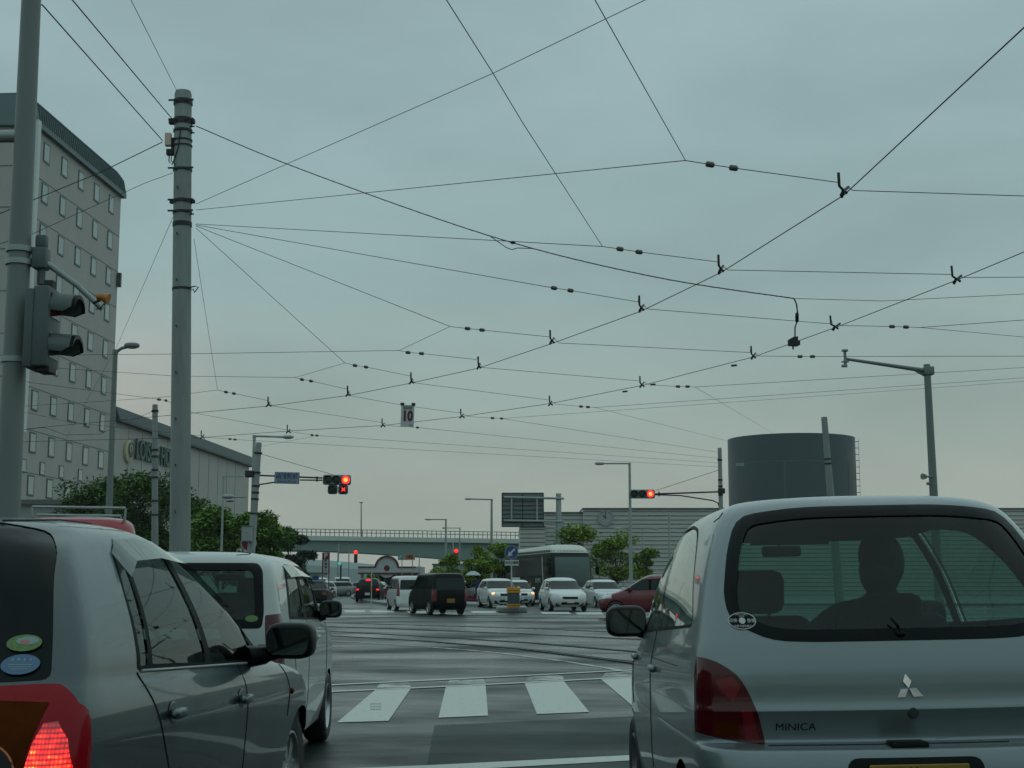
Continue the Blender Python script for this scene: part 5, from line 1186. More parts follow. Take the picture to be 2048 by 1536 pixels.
# street name board
a, b = P(549.5, 944.5, 58.9), P(598.5, 967.5, 58.9); c = (a + b) / 2; snb = thing('street_name_sign', 'white board with blue characters hanging from the left signal arm', 'sign', tuple(c), ry=R(1.2)); w = b.x - a.x; h = a.z - b.z
mb = MB(); mb.box((0, 0, 0), (w, .04, h)); mb.build('frame', M['ink'], snb); mb = MB(); mb.box((0, -.022, 0), (w - .05, .01, h - .05)); fc = mb.build('plate', M['platewhite'], snb)
text_on('函館駅前', .27, M['ink'], fc, (0, -.03, .055), (1, 0, 0), (0, 0, 1), 'lettering', bold=.006, sx=.85, ext=.001)
text_on('Hakodate Eki-mae', .13, M['ink'], fc, (0, -.03, -.15), (1, 0, 0), (0, 0, 1), 'lettering', bold=.002, sx=.85, ext=.001)
# hanging 10 board
a, b = P(802, 810, 36), P(828, 854, 36); c = (a + b) / 2; tb = thing('hanging_sign', 'white board reading 10 hanging from the overhead wires', 'sign', tuple(c), ry=R(1.5)); w = b.x - a.x; h = a.z - b.z
mb = MB(); mb.box((0, 0, 0), (w, .02, h)); pt = mb.build('board', M['signwhite'], tb)
text_on('10', h * .62, M['inkred'], pt, (0.0, -.015, -h * .02), (1, 0, 0), (0, 0, 1), 'number', bold=.018, sx=.78, ext=.001)
text_on('電車速度', h * .17, M['inkdark'], pt, (0, -.015, h * .36), (1, 0, 0), (0, 0, 1), 'lettering', sx=.6, ext=.001); text_on('km/h', h * .10, M['inkdark'], pt, (w * .28, -.015, -h * .41), (1, 0, 0), (0, 0, 1), 'lettering', sx=.6, ext=.001)
mb = MB()
for x in (-w * .42, w * .42): mb.box((x, 0, h / 2 + .02), (.10, .04, .07))
mb.build('clip', M['iron'], tb)
# camera mast right
pm_ = P(1878, 1168, 33); cm = thing('camera_mast', 'tall grey mast at right with a long arm reaching left', 'mast', (pm_.x, 33, 0), ry=R(-.6)); zt = gz_at(1862, 729, 33)
mb = MB(); mb.lathe([(.115, 0), (.078, zt), (0, zt)], (0, 0, 0), None, 20); mb.build('post', M['pole'], cm, smooth=35)
o = Vector((pm_.x, 33, 0)); e = P(1696, 716, 33) - o; s_ = P(1855, 741, 33) - o
mb = MB(); mb.tube([e, s_ * .4 + e * .6 + Vector((0, 0, -.0)), s_], [.035, .042, .055], 12); mb.tube([P(1830, 738, 33) - o, P(1858, 752, 33) - o], [.02, .04], 8); mb.box(P(1862, 742, 33) - o, (.24, .22, .2), bev=.02); mb.build('arm', M['pole'], cm, smooth=40)
mb = MB(); q = P(1696, 716, 32.9) - o; mb.cyl(q + Vector((0, 0, -.2)), q + Vector((0, 0, .2)), .035); mb.cyl(q + Vector((0, 0, .18)), q + Vector((0, 0, .22)), .08); mb.cyl(q + Vector((-.09, 0, -.17)), q + Vector((.04, 0, -.17)), .035); mb.box(q + Vector((0, 0, -.07)), (.16, .1, .03)); mb.build('sensor_head', M['siggrey'], cm, smooth=40)
mb = MB(); q = P(1855, 953, 32.9) - o; mb.tube([q + Vector((-.09, -.05, 0)), q + Vector((.0, 0, .0))], [.075, .05], 12); mb.cyl(q, q + Vector((.18, .02, 0)), .02); q = P(1860, 967, 32.9) - o; mb.cyl(q + Vector((-.04, 0, 0)), q + Vector((.03, 0, 0)), .035); mb.build('camera', M['siggrey'], cm, smooth=40)
# back of the direction board
db = thing('direction_board', 'back of a large road direction board on a thick post, ribs and braces showing', 'sign', (P(1118, 1168, 100).x, 100, 0)); o = Vector(db.location)
a, b = P(1004, 986, 100) - o, P(1087, 1053.5, 100) - o
mb = MB(); mb.box(((a.x + b.x) / 2, .05, (a.z + b.z) / 2), (b.x - a.x, .04, a.z - b.z)); bd = mb.build('panel', mat('board_back', (.13, .17, .165), .5, .3, var=.08), db)
mb = MB()
for k in range(9): z = b.z + (a.z - b.z) * k / 8; mb.box(((a.x + b.x) / 2, .0, z), (b.x - a.x, .06, .05))
for x in (a.x, (a.x + b.x) / 2, b.x): mb.box((x, .0, (a.z + b.z) / 2), (.06, .07, a.z - b.z))
mb.build('ribs', M['iron'], bd)
mb = MB()
for v0, v1 in ((994.5, 997), (1041, 1043)): mb.tube([P(1008, v0, 99.8) - o, P(1128, v1, 99.8) - o], .085, 10)
for u in (1023, 1074): mb.tube([P(u, 996, 99.8) - o, P(u, 1041, 99.8) - o], .07, 8)
mb.build('brace', M['galv'], db, smooth=40)
mb = MB(); mb.cyl((0, 0, 0), (0, 0, gz_at(1118, 987, 100)), .22, .19, 16); mb.build('post', M['galv'], db, smooth=35)
# island with arrow sign and yellow marker
isl = MB(); q0 = PZ(997, 1223); q1 = PZ(1052, 1229); cx_, cy_ = (q0.x + q1.x) / 2, (PZ(1024, 1228).y + PZ(1024, 1219.5).y) / 2
isl.box((cx_, cy_, .12), (1.35, 4.2, .24), bev=.06); struct('sign_island', isl, M['kerb'], label='raised stone island under the blue arrow sign', cat='kerb')
sy = 61.5
asg = thing('arrow_sign', 'round blue sign with white arrow pointing down left, small plate under it', 'sign', (P(1023, 1168, sy).x, sy, .24)); z = gz_at(1023, 1104.5, sy) - .24
mb = MB(); mb.cyl((0, .03, 0), (0, .03, z + .3), .03, n=10); mb.build('post', M['signwhite'], asg, smooth=40)
mb = MB(); mb.lathe([(0, .02), (.30, .02), (.30, 0), (0, 0)], (0, 0, z), My2, 32); dk = mb.build('disc', M['blue'], asg)
mb = MB(); mb.lathe([(.275, .026), (.288, .026)], (0, 0, z), My2, 32)
mb.prism([(.11, .17), (.17, .11), (-.01, -.06), (.06, -.13), (-.16, -.19), (-.12, .05), (-.07, -.01)], (0, -.022, z), (1, 0, 0), (0, 0, 1), (0, -.006, 0)); mb.build('arrow', M['signwhite'], dk)
mb = MB(); mb.box((.01, 0, z - .455), (.60, .02, .24)); pz = mb.build('plate', M['signwhite'], asg); text_on('中央分離帯', .135, M['inkdark'], pz, (.01, -.012, z - .46), (1, 0, 0), (0, 0, 1), 'lettering', bold=.004, sx=.85, ext=.001)
yb_ = thing('marker_box', 'orange and black hazard marker box on the stone island', 'road marker', (P(1027, 1168, 60.5).x, 60.5, .24))
zt = gz_at(1027, 1175, 60.5) - .24
mb = MB(); mb.box((0, 0, zt / 2), (.52, .4, zt), bev=.03); yb2 = mb.build('case', M['iron'], yb_)
mb = MB()
for z0, z1 in ((zt * .86, zt * 1.0), (zt * .73, zt * .83), (zt * .02, zt * .08), (zt * .11, zt * .17)): mb.box((0, 0, (z0 + z1) / 2), (.60, .44, z1 - z0), bev=.01)
mb.build('orange_band', M['orange'], yb2)
mb = MB(); mb.box((0, -.205, zt * .45), (.48, .02, zt * .48)); mb.build('panel', mat('marker_panel', (.03, .06, .07), .4, var=.5, vs=7), yb2)
# distant signals and signs
def farsignal(u, v, Y, label, ublack):
    p = P(u, v, Y); t = thing('far_signal', label, 'traffic light', tuple(p)); mb = MB(); mb.box((0, .1, -.5), (.36, .2, 1.25), bev=.05); mb.build('housing', M['iron'], t); mb = MB(); mb.ell((0, -.05, 0), (.21, .08, .21)); mb.build('lens', M['sigred'], t, smooth=60)
    q = P(ublack, 1168, Y); mb = MB(); mb.cyl((q.x - p.x, .2, -p.z), (q.x - p.x, .2, .9), .09, n=8); mb.tube([(q.x - p.x, .2, -.1), (0, .2, -.1)], .05, 6); mb.build('pole', M['galv'], t)
farsignal(711.5, 1104.5, 150, 'far vertical signal showing red, left, under the viaduct', 675)
farsignal(912.5, 1102, 150, 'far vertical signal showing red between the young trees', 906)
gs2 = thing('far_signal', 'far thin post with a small green lamp left of the red car lights', 'traffic light', tuple(P(679, 1127, 130))); mb = MB(); mb.ell((0, 0, 0), (.16, .08, .16)); mb.build('lens', mat('lit_green', (.02, .3, .2), .3, emit=(.1, .7, .5), es=.5), gs2); mb = MB(); mb.box((.12, .1, -.75), (.14, .2, 1.4)); mb.build('housing', M['iron'], gs2)
pk = thing('parking_sign', 'tall white and dark red parking pylon behind the dark saloon', 'sign', (P(651, 1168, 120).x, 120, 0)); o = Vector(pk.location); zt, zb = gz_at(651, 1105, 120), gz_at(651, 1147, 120)
mb = MB(); mb.box((0, 0, (zt + zb) / 2), (.62, .25, zt - zb)); bdp = mb.build('board', M['signred'], pk); mb = MB(); mb.box((.02, -.13, (zt + zb) / 2 - .28), (.40, .02, zt - zb - .6)); fcp = mb.build('face', M['signwhite'], bdp)
mb = MB()
for x in (-.28, .28): mb.box((x, 0, zb / 2), (.07, .1, zb))
mb.build('legs', M['signred'], pk)
text_on('P', .55, M['signwhite'], bdp, (0, -.14, zt - .28), (1, 0, 0), (0, 0, 1), 'letter', bold=.03)
for i, ch in enumerate('駐車場入口'): text_on(ch, .24, M['inkdark'], fcp, (.02, -.145, zt - .72 - i * .27), (1, 0, 0), (0, 0, 1), 'letter', bold=.012)
ps2 = thing('price_board', 'small parking board with blue P and red 100 on two posts', 'sign', (P(813, 1168, 140).x, 140, 0)); z0, z1 = gz_at(813, 1120, 140), gz_at(813, 1108, 140); a = P(796, 1114, 140).x - ps2.location.x; b = P(830, 1114, 140).x - ps2.location.x
mb = MB(); mb.box(((a + b) / 2, 0, (z0 + z1) / 2), (b - a, .15, z1 - z0)); bb = mb.build('board', mat('board_buff', (.32, .26, .14), .5), ps2); mb = MB(); mb.box((a + .25, -.08, (z0 + z1) / 2), (.5, .02, z1 - z0)); pq = mb.build('blue_panel', mat('pale_blue', (.12, .25, .33), .5), bb)
text_on('P', .42, M['signwhite'], pq, (a + .25, -.1, (z0 + z1) / 2), (1, 0, 0), (0, 0, 1), 'letter', bold=.02); text_on('100', .50, M['signred'], bb, (b - .55, -.1, (z0 + z1) / 2), (1, 0, 0), (0, 0, 1), 'number', bold=.03)
mb = MB()
for x in (a + .4, b - .25): mb.box((x, 0, z0 / 2), (.08, .1, z0))
mb.build('posts', M['galv'], ps2)
blp = thing('blue_board', 'small plain blue board above the dark saloon', 'sign', (P(631, 1168, 90).x, 90, 0)); zb = gz_at(631, 1157, 90); mb = MB(); mb.box((0, 0, zb), (.40, .05, .36)); mb.build('board', M['blue'], blp); mb = MB(); mb.cyl((0, .05, 0), (0, .05, zb), .03); mb.build('post', M['galv'], blp)
wp_ = thing('marker_post', 'thin white delineator post standing in the red hedge', 'post', (P(743, 1168, 75).x, 75, 0)); mb = MB(); mb.cyl((0, 0, 0), (0, 0, gz_at(743, 1140, 75)), .025, n=8); mb.build('post', M['signwhite'], wp_)
mb = MB(); mb.box((0, -.03, 1.0), (.06, .02, .25)); mb.build('reflector', M['orange'], wp_)
for u, vt, Y, lb in ((605, 1114, 150, 'thin far pole at the left end of the viaduct view'), (697, 1090, 160, 'thin far pole right of the far left signal post'), (838, 1107, 160, 'thin far pole right of the 100 board'), (648, 1125, 200, 'thin far pole by the parking pylon')):
    rawpole('far_pole', u, vt, Y, .07, .05, M['galv'], lb, group='thin far poles')
# ---------------------------------------------------------------- overhead wires
HP = 6.05
def wp(pt, h=HP):
    if len(pt) == 2 or pt[2] is None: return PZ(pt[0], pt[1], h)
    return P(*pt)
def off(p): return len(p) > 1 and (p[0] > 2048 or p[0] < 0 or p[1] < 0)
def extend(raw, pts, L_=14):
    pts = list(pts)
    if off(raw[-1]): pts.append(pts[-1] + (pts[-1] - pts[-2]).normalized() * L_)
    if off(raw[0]): pts.insert(0, pts[0] + (pts[0] - pts[1]).normalized() * L_)
    return pts
def hanger(mb, c, wd, sd, k=1.0):
    """bent iron arm over the contact wire: c clamp point, wd along contact wire, sd along the span"""
    up = Vector((0, 0, 1)); a = c - sd * .22 * k + up * .36 * k; b = c - sd * .20 * k + up * .12 * k; e = c + sd * .22 * k + up * .20 * k
    mb.tube([a, b, c + up * .08 * k, e], .018, 6); mb.tube([c - wd * .14 * k + up * .0, c + up * .09 * k, c + wd * .14 * k + up * .0], .02, 6); mb.tube([c - wd * .12 * k - sd * .04, c + up * .07], .018, 6)
    return a, e
cw1 = [(-260, 905), (60, 857), (388, 826), (537, 812), (696, 791), (823, 766), (958, 736), (1104, 687), (1283, 622), (1442, 545), (1688, 390), (2048, 55), (2160, -60)]
cw2 = [(-200, 890), (180, 880), (405, 875), (577, 862), (766, 851), (924, 833), (1101, 807), (1284, 771), (1507, 714), (1671, 655), (1914, 560), (2048, 504), (2200, 436)]
CWZ = 5.78
def obj_wire(name, pts, r, label, cat='wire', group='overhead wires', m='wire', sag=0.0):
    P3 = pts; c = P3[0]; t = thing(name, label, cat, tuple(c), group=group); mb = MB(); q = []
    for a, b in zip(P3, P3[1:]):
        n = 10 if sag else 1
        for j in range(n): f = j / n; q.append(a.lerp(b, f) - Vector((0, 0, 4 * f * (1 - f) * sag)))
    q.append(P3[-1]); mb.tube(q, r * .62, 5); mb.build('strand', M[m], t, smooth=True, world=True); return t
c1 = [PZ(u, v, CWZ) for u, v in cw1]; c2_ = [PZ(u, v, CWZ) for u, v in cw2]
c1[0] = P(-260, 905, 45)
obj_wire('contact_wire', extend(cw1, c1, 30), .0115, 'near tram contact wire sweeping from lower left to the upper right corner', 'wire', 'tram contact wires')
obj_wire('contact_wire', extend(cw2, c2_, 30), .0115, 'farther tram contact wire running from mid left to the right edge', 'wire', 'tram contact wires')
# spans: (points, insulators, hangers, branches, label)
spans = [
 ([(392, 420, 27), (1371, 321), 'I1420,329', 'I1467,336', (1677, 365), 'H1,1688,390', (1705, 381), (2048, 392), (2260, 396)], [[(1371, 321), (1190, 0), (1120, -130)]], 'topmost span wire from the thick pole with two insulators and a hanger near the right', .009),
 ([(392, 448, 27), (1205, 493), 'I1240,498', 'I1278,504', (1437, 524), 'H1,1442,545', (1455, 540), (1905, 549), 'H2,1914,565', (1925, 555), (2260, 553)], [[(1205, 493), (1045, 245), (985, 145), (893, 0), (830, -100)]], 'second span wire from the thick pole, hangers above both contact wires', .009),
 ([(392, 450, 27), (1090, 573), 'I1108,576', 'I1141,581', (1276, 604), 'H1,1283,622', (1295, 618), (1665, 648), 'H2,1671,659', (1680, 651), 'I1784,653', 'I1812,654', (1840, 655), (2200, 629)], [[(1840, 655), (2200, 688)]], 'third span wire from the thick pole, forked at its right end', .009),
 ([(392, 452, 27), (900, 653), 'I935,657', 'I964,660', (1100, 674), 'H1,1104,687', (1118, 686), (1500, 705), 'H2,1507,717', (1515, 712), 'I1600,713', 'I1625,713', (2200, 712)], [[(900, 653), (798, 701)]], 'fourth span wire, reaching the camera mast arm at right', .009),
 ([(-100, 712, 33), (350, 708, 31), (798, 701), 'I816,705', 'I843,707', (952, 719), 'H1,958,737', (965, 735), (1280, 762), 'H2,1284,774', (1300, 770), 'I1356,773', 'I1375,773', (1390, 774), (2200, 726, 40)], [[(1390, 774), (1545, 866, 100)]], 'fifth span wire, level behind the thick pole and on to the right edge', .0085),
 ([(392, 456, 27), (690, 726), 'I710,731', 'I732,734', (820, 752), 'H1,823,767', (830, 766), (1098, 800), 'H2,1101,811', (1110, 808), 'I1162,813', 'I1176,814', (1190, 815), (2200, 745, 44)], [[(690, 726), (590, 755)], [(1190, 815), (1455, 882, 63)]], 'sixth span wire, steep from the thick pole, crossing above the white 10 board', .0085),
 ([(-100, 722, 40), (350, 752, 37), (590, 755), 'I604,759', 'I622,762', (693, 778), 'H1,696,792', (703, 792), (802, 810), (920, 826), 'H2,924,836', (935, 833), 'I985,836', 'I1003,837', (1440, 905, 63)], [[(1003, 837), (2200, 752, 48)]], 'seventh span wire, passing the top of the white 10 board', .0085),
 ([(-100, 822, 46), (320, 795, 42), (435, 780), 'I452,784', 'I468,787', (535, 801), 'H1,537,813', (545, 812), (764, 845), 'H2,766,854', (775, 851), 'I835,855', (1440, 917, 63)], [[(435, 780), (388, 478, 27)]], 'eighth span wire, passing the bottom of the white 10 board', .0085),
 ([(-60, 740, 40), (60, 765, 40), (306, 797), 'I318,799', 'I332,801', (388, 826), (574, 860), 'H2,577,866', (585, 864), 'I624,870', 'I634,871', (1440, 926, 63)], [[(634, 871), (510, 895, 59)]], 'ninth span wire, low above the signal pole on the left', .0085),
 ([(-60, 800, 48), (120, 840, 46), 'I150,845', 'I170,848', (403, 872), 'H2,405,877', (412, 875), 'I460,878', 'I470,879', (1440, 934, 63)], [], 'tenth and lowest span wire with a hanger left of the thick pole', .0085),
]
for pts, br, label, r in spans:
    seq = []; ins = []; han = []
    for p in pts:
        if isinstance(p, str):
            k = p[0]; a = p[1:].split(',')
            if k == 'I': q = PZ(float(a[0]), float(a[1]), HP); ins.append(q); seq.append(q)
            else: han.append((int(a[0]), PZ(float(a[1]), float(a[2]), CWZ), len(seq)))
        else: seq.append(wp(p))
    t = thing('span_wire', label, 'wire', tuple(seq[0]), group='span wires of the tramway')
    mb = MB(); r *= .62
    cuts = [0] + [h[2] for h in han] + [len(seq)]
    for a, b in zip(cuts, cuts[1:]):
        if b - a > 1: mb.tube(seq[a:b], r, 5)
    hm = MB(); hobj = []
    for (wi, c, idx) in han:
        L_, R_ = seq[idx - 1], seq[idx] if idx < len(seq) else seq[idx - 1]
        line = c1 if wi == 1 else c2_
        j = min(range(len(line) - 1), key=lambda i: abs((line[i].x + line[i + 1].x) / 2 - c.x)); wd = (line[j + 1] - line[j]).normalized()
        sdv = Vector((R_.x - L_.x, R_.y - L_.y, 0)).normalized()
        x = MB(); a, e = hanger(x, c, wd, sdv, .66); hobj.append(x)
        x.tube([L_, a], r, 5); x.tube([e, R_], r, 5)
    for b_ in br: mb.tube(extend(b_, [wp(p) for p in b_]), r * .85, 5)
    if off(pts[-1]): mb.tube([seq[-1], seq[-1] + (seq[-1] - seq[-2]).normalized() * 16], r, 5)
    if off(pts[0]): mb.tube([seq[0], seq[0] + (seq[0] - seq[1]).normalized() * 16], r, 5)
    mb.build('strand', M['wire'], t, smooth=True, world=True)
    for x in hobj: x.build('hanger', M['iron'], t, smooth=50, world=True)
    for q in ins:
        i = min(range(len(seq)), key=lambda k: (seq[k] - q).length); d = (seq[min(i + 1, len(seq) - 1)] - seq[max(i - 1, 0)]).normalized()
        x = MB(); x.tube([q - d * .055, q - d * .045, q - d * .012, q, q + d * .012, q + d * .045, q + d * .055], [.018, .032, .036, .030, .036, .032, .018], 10); x.build('insulator', M['insul'], t, smooth=50, world=True)
for p, r, lb in (
  ([(392, 408, 27), (985, 147, 20), (1290, 0, 17), (1480, -95, 15)], .009, 'straight thin wire climbing right from the thick pole to the top edge'),
  ([(60, 5, 16), (85, 10, 17), (325, 281, 27)], .016, 'thick dark cable from the top left corner down to the cream junction box'),
  ([(110, -45, 15), (145, 0, 17), (348, 242, 27)], .016, 'thick dark cable from the top edge down to the top bracket of the thick pole'),
  ([(235, -70, 14), (262, 0, 17), (355, 184, 27)], .008, 'thin wire from the top edge to the cap of the thick pole'),
  ([(-120, 485, 22), (0, 427, 24), (200, 345, 26), (325, 284, 27)], .015, 'thick dark cable rising from the left edge to the junction box'),
  ([(-60, 505, 22), (60, 470, 23), (290, 366, 26), (345, 346, 27)], .009, 'thinner wire rising from the left edge below the thick cable'),
  ([(350, 425, 27), (235, 690, 45), (130, 880, 90)], .008, 'thin guy wire slanting down left from the thick pole across the hotel'),
  ([(1588, 597, 22), (1766, 602, 24), (2048, 588, 26), (2200, 580, 27)], .008, 'thin wire continuing right from the end of the heavy cable'),
  ([(505, 903, 59), (665, 949, 59)], .016, 'stay wire from the left signal pole down to the red signal'),
  ([(1312, 981, 63), (1441, 939, 63)], .016, 'stay wire from the slim pole down to the right signal'),
  ([(-60, 868, 46), (90, 855, 46), (130, 870, 46), (200, 868, 47), (306, 822, 52)], .012, 'sagging cable between the left edge and the slim banded pole'),
  ([(392, 252, 27), (600, 338, 0), (980, 472, 0), (1300, 552, 0), (1588, 597, 22)], .015, 'heavy twisted feeder cable sagging across from the thick pole'),
 ):
    if any(len(q) > 2 and q[2] == 0 for q in p):
        a, b = p[0][2], p[-1][2]; p = [(q[0], q[1], a + (b - a) * (q[0] - p[0][0]) / (p[-1][0] - p[0][0])) for q in p]
        pts = [wp(q) for q in p]; n = len(pts); sm = []
        for i in range(n - 1):
            for k in range(8): sm.append(Vector(cr(pts[max(i - 1, 0)], pts[i], pts[i + 1], pts[min(i + 2, n - 1)], k / 8)))
        sm.append(pts[-1]); t = obj_wire('feeder_cable', sm, r, lb, 'cable')
        i0 = min(range(len(sm)), key=lambda k: (sm[k] - P(980, 472, 24)).length); q = sm[i0]
        mb = MB(); mb.tube([sm[i0 - 1] + Vector((0, 0, -.0)), q + Vector((-.10, 0, -.09)), q + Vector((0, 0, -.13)), q + Vector((.10, 0, -.10)), sm[i0 + 1]], .008, 6); mb.ell(q + Vector((.02, 0, .0)), (.05, .03, .03)); mb.build('joint_loop', M['iron'], t, smooth=50, world=True)
        # second strand twisted round the first
        mb = MB(); tw_ = []
        for i in range(len(sm) - 1):
            for k in range(8):
                f = k / 8; q = sm[i].lerp(sm[i + 1], f); a_ = (i + f) * 9; tw_.append(q + Vector((0, math.cos(a_), math.sin(a_))) * .007)
        mb.tube(tw_, .005, 4); mb.build('twisted_strand', M['wire'], t, world=True)
    else: obj_wire('thin_cable', extend(p, [wp(q) for q in p]), r, lb, 'wire')
dc = thing('feeder_drop', 'black box hung on a short drop cable above the farther contact wire', 'cable', tuple(P(1590, 680, 24.6)))
o = P(1590, 640, 24)
mb = MB(); mb.tube([P(1588, 597, 22), P(1593, 608, 22.6), P(1595, 625, 23), P(1595, 640, 23.3), P(1590, 655, 23.6), P(1590, 672, 24)], .012, 6); mb.tube([P(1594, 628, 23), P(1594, 642, 23.3)], .03, 8); mb.build('drop_cable', M['iron'], dc, smooth=50, world=True)
bx = P(1588, 684, 24.2); mb = MB(); k_ = 24.2 / F
mb.prism([(-12 * k_, -8 * k_), (-12 * k_, 4 * k_), (0, 11 * k_), (8 * k_, 11 * k_), (8 * k_, 3 * k_), (12 * k_, 3 * k_), (12 * k_, -6 * k_), (6 * k_, -9 * k_)], bx + Vector((0, -.03, 0)), (1, 0, 0), (0, 0, 1), (0, .07, 0)); mb.cyl(bx + Vector((-.02, 0, -.13)), bx + Vector((-.02, 0, -.05)), .015, n=6); mb.build('box', M['iron'], dc, world=True)
for (u, v) in ((812, 0),): pass
for i, (u, v) in enumerate(((1250, 783), (1306, 769), (1468, 731))):
    q = PZ(u, v, CWZ); t = thing('wire_clip', ['small dark clip on the farther contact wire left of its hanger', 'small dark clip on the farther contact wire right of its hanger', 'small dark clip on the farther contact wire near the drum tower side'][i], 'clip', tuple(q)); mb = MB(); mb.box((0, 0, 0), (.12, .05, .035), rz=R(-40)); mb.build('clip', M['iron'], t)

# ---------------------------------------------------------------- far vehicles
def scale_rings(rs, L, Wd, H): return [(a * L, b * L, w * Wd / 2, zr * H, zf * H) + tuple(x * s for x, s in zip(rest, (L, L, L, L, 1, 1))) for (a, b, w, zr, zf, *rest) in rs]
T = {}
T['hatch'] = [(.03, .96, .90, .14, .14, .05, .1, .02, .05, .03, 1), (.0, .99, .98, .24, .24, .05, .11, .02, .05, .03, 1), (.0, 1.0, 1, .38, .36, .05, .11, .02, .05, .03, 1), (.005, .985, 1, .50, .46, .04, .1, .02, .05, .03, 1), (.015, .93, .985, .57, .53, .04, .08, .02, .04, .03, 1), (.03, .80, .95, .63, .605, .04, .06, .02, .03, .03, 1),
   (.05, .70, .90, .73, .71, .04, .05, .02, .03, .03, 1), (.085, .60, .82, .85, .845, .045, .05, .02, .03, .03, 1), (.13, .53, .72, .94, .935, .05, .05, .02, .02, .03, 1), (.18, .47, .52, .985, .985, .06, .06, .01, .01, .03, 1), (.26, .40, .25, 1.0, 1.0, .06, .06, 0, 0, 0, 1), (.3, .36, .03, 1.0, 1.0, .03, .03, 0, 0, 0, 1)]
T['wagon'] = [(.03, .97, .90, .14, .14, .05, .1, .02, .05, .03, 1), (.0, .99, .98, .26, .26, .05, .11, .02, .05, .03, 1), (.0, 1.0, 1, .40, .38, .05, .11, .02, .05, .03, 1), (.005, .985, 1, .52, .46, .04, .1, .02, .05, .03, 1), (.012, .92, .985, .60, .53, .04, .07, .02, .04, .03, 1), (.02, .76, .95, .65, .60, .04, .06, .02, .03, .03, 1),
   (.035, .68, .90, .75, .71, .04, .05, .02, .03, .03, 1), (.065, .60, .82, .86, .85, .045, .05, .02, .03, .03, 1), (.10, .54, .72, .95, .945, .05, .05, .02, .02, .03, 1), (.15, .48, .52, .99, .99, .06, .06, .01, .01, .03, 1), (.26, .40, .25, 1.0, 1.0, .06, .06, 0, 0, 0, 1), (.3, .36, .03, 1.0, 1.0, .03, .03, 0, 0, 0, 1)]
T['sedan'] = [(.03, .97, .90, .14, .14, .05, .1, .02, .05, .03, 1), (.0, .99, .98, .26, .26, .05, .11, .02, .05, .03, 1), (.0, 1.0, 1, .42, .38, .05, .11, .02, .05, .03, 1), (.01, .985, 1, .56, .46, .04, .1, .02, .05, .03, 1), (.03, .92, .985, .645, .53, .04, .07, .02, .04, .03, 1), (.15, .74, .94, .68, .60, .04, .06, .02, .03, .03, 1),
   (.20, .67, .89, .77, .72, .04, .05, .02, .03, .03, 1), (.25, .60, .81, .87, .85, .045, .05, .02, .03, .03, 1), (.29, .55, .72, .95, .945, .05, .05, .02, .02, .03, 1), (.33, .50, .52, .99, .99, .06, .06, .01, .01, .03, 1), (.37, .46, .25, 1.0, 1.0, .04, .04, 0, 0, 0, 1), (.4, .43, .03, 1.0, 1.0, .01, .01, 0, 0, 0, 1)]
T['boxcar'] = [(.02, .98, .92, .12, .12, .04, .08, .01, .03, .02, 1), (.0, 1.0, .99, .22, .22, .04, .08, .01, .03, .02, 1), (.0, 1.0, 1, .38, .36, .04, .08, .01, .03, .02, 1), (.0, .985, 1, .50, .47, .04, .08, .01, .03, .02, 1), (.005, .93, .99, .57, .545, .04, .06, .01, .03, .02, 1), (.01, .85, .97, .63, .60, .04, .05, .01, .02, .02, 1),
   (.02, .80, .94, .74, .73, .04, .05, .01, .02, .02, 1), (.03, .75, .90, .87, .865, .045, .05, .01, .02, .02, 1), (.045, .71, .84, .955, .95, .05, .05, .01, .02, .02, 1), (.08, .66, .68, .99, .99, .06, .06, .01, .01, .02, 1), (.2, .5, .4, 1.0, 1.0, .06, .06, 0, 0, 0, 1), (.3, .4, .03, 1.0, 1.0, .03, .03, 0, 0, 0, 1)]
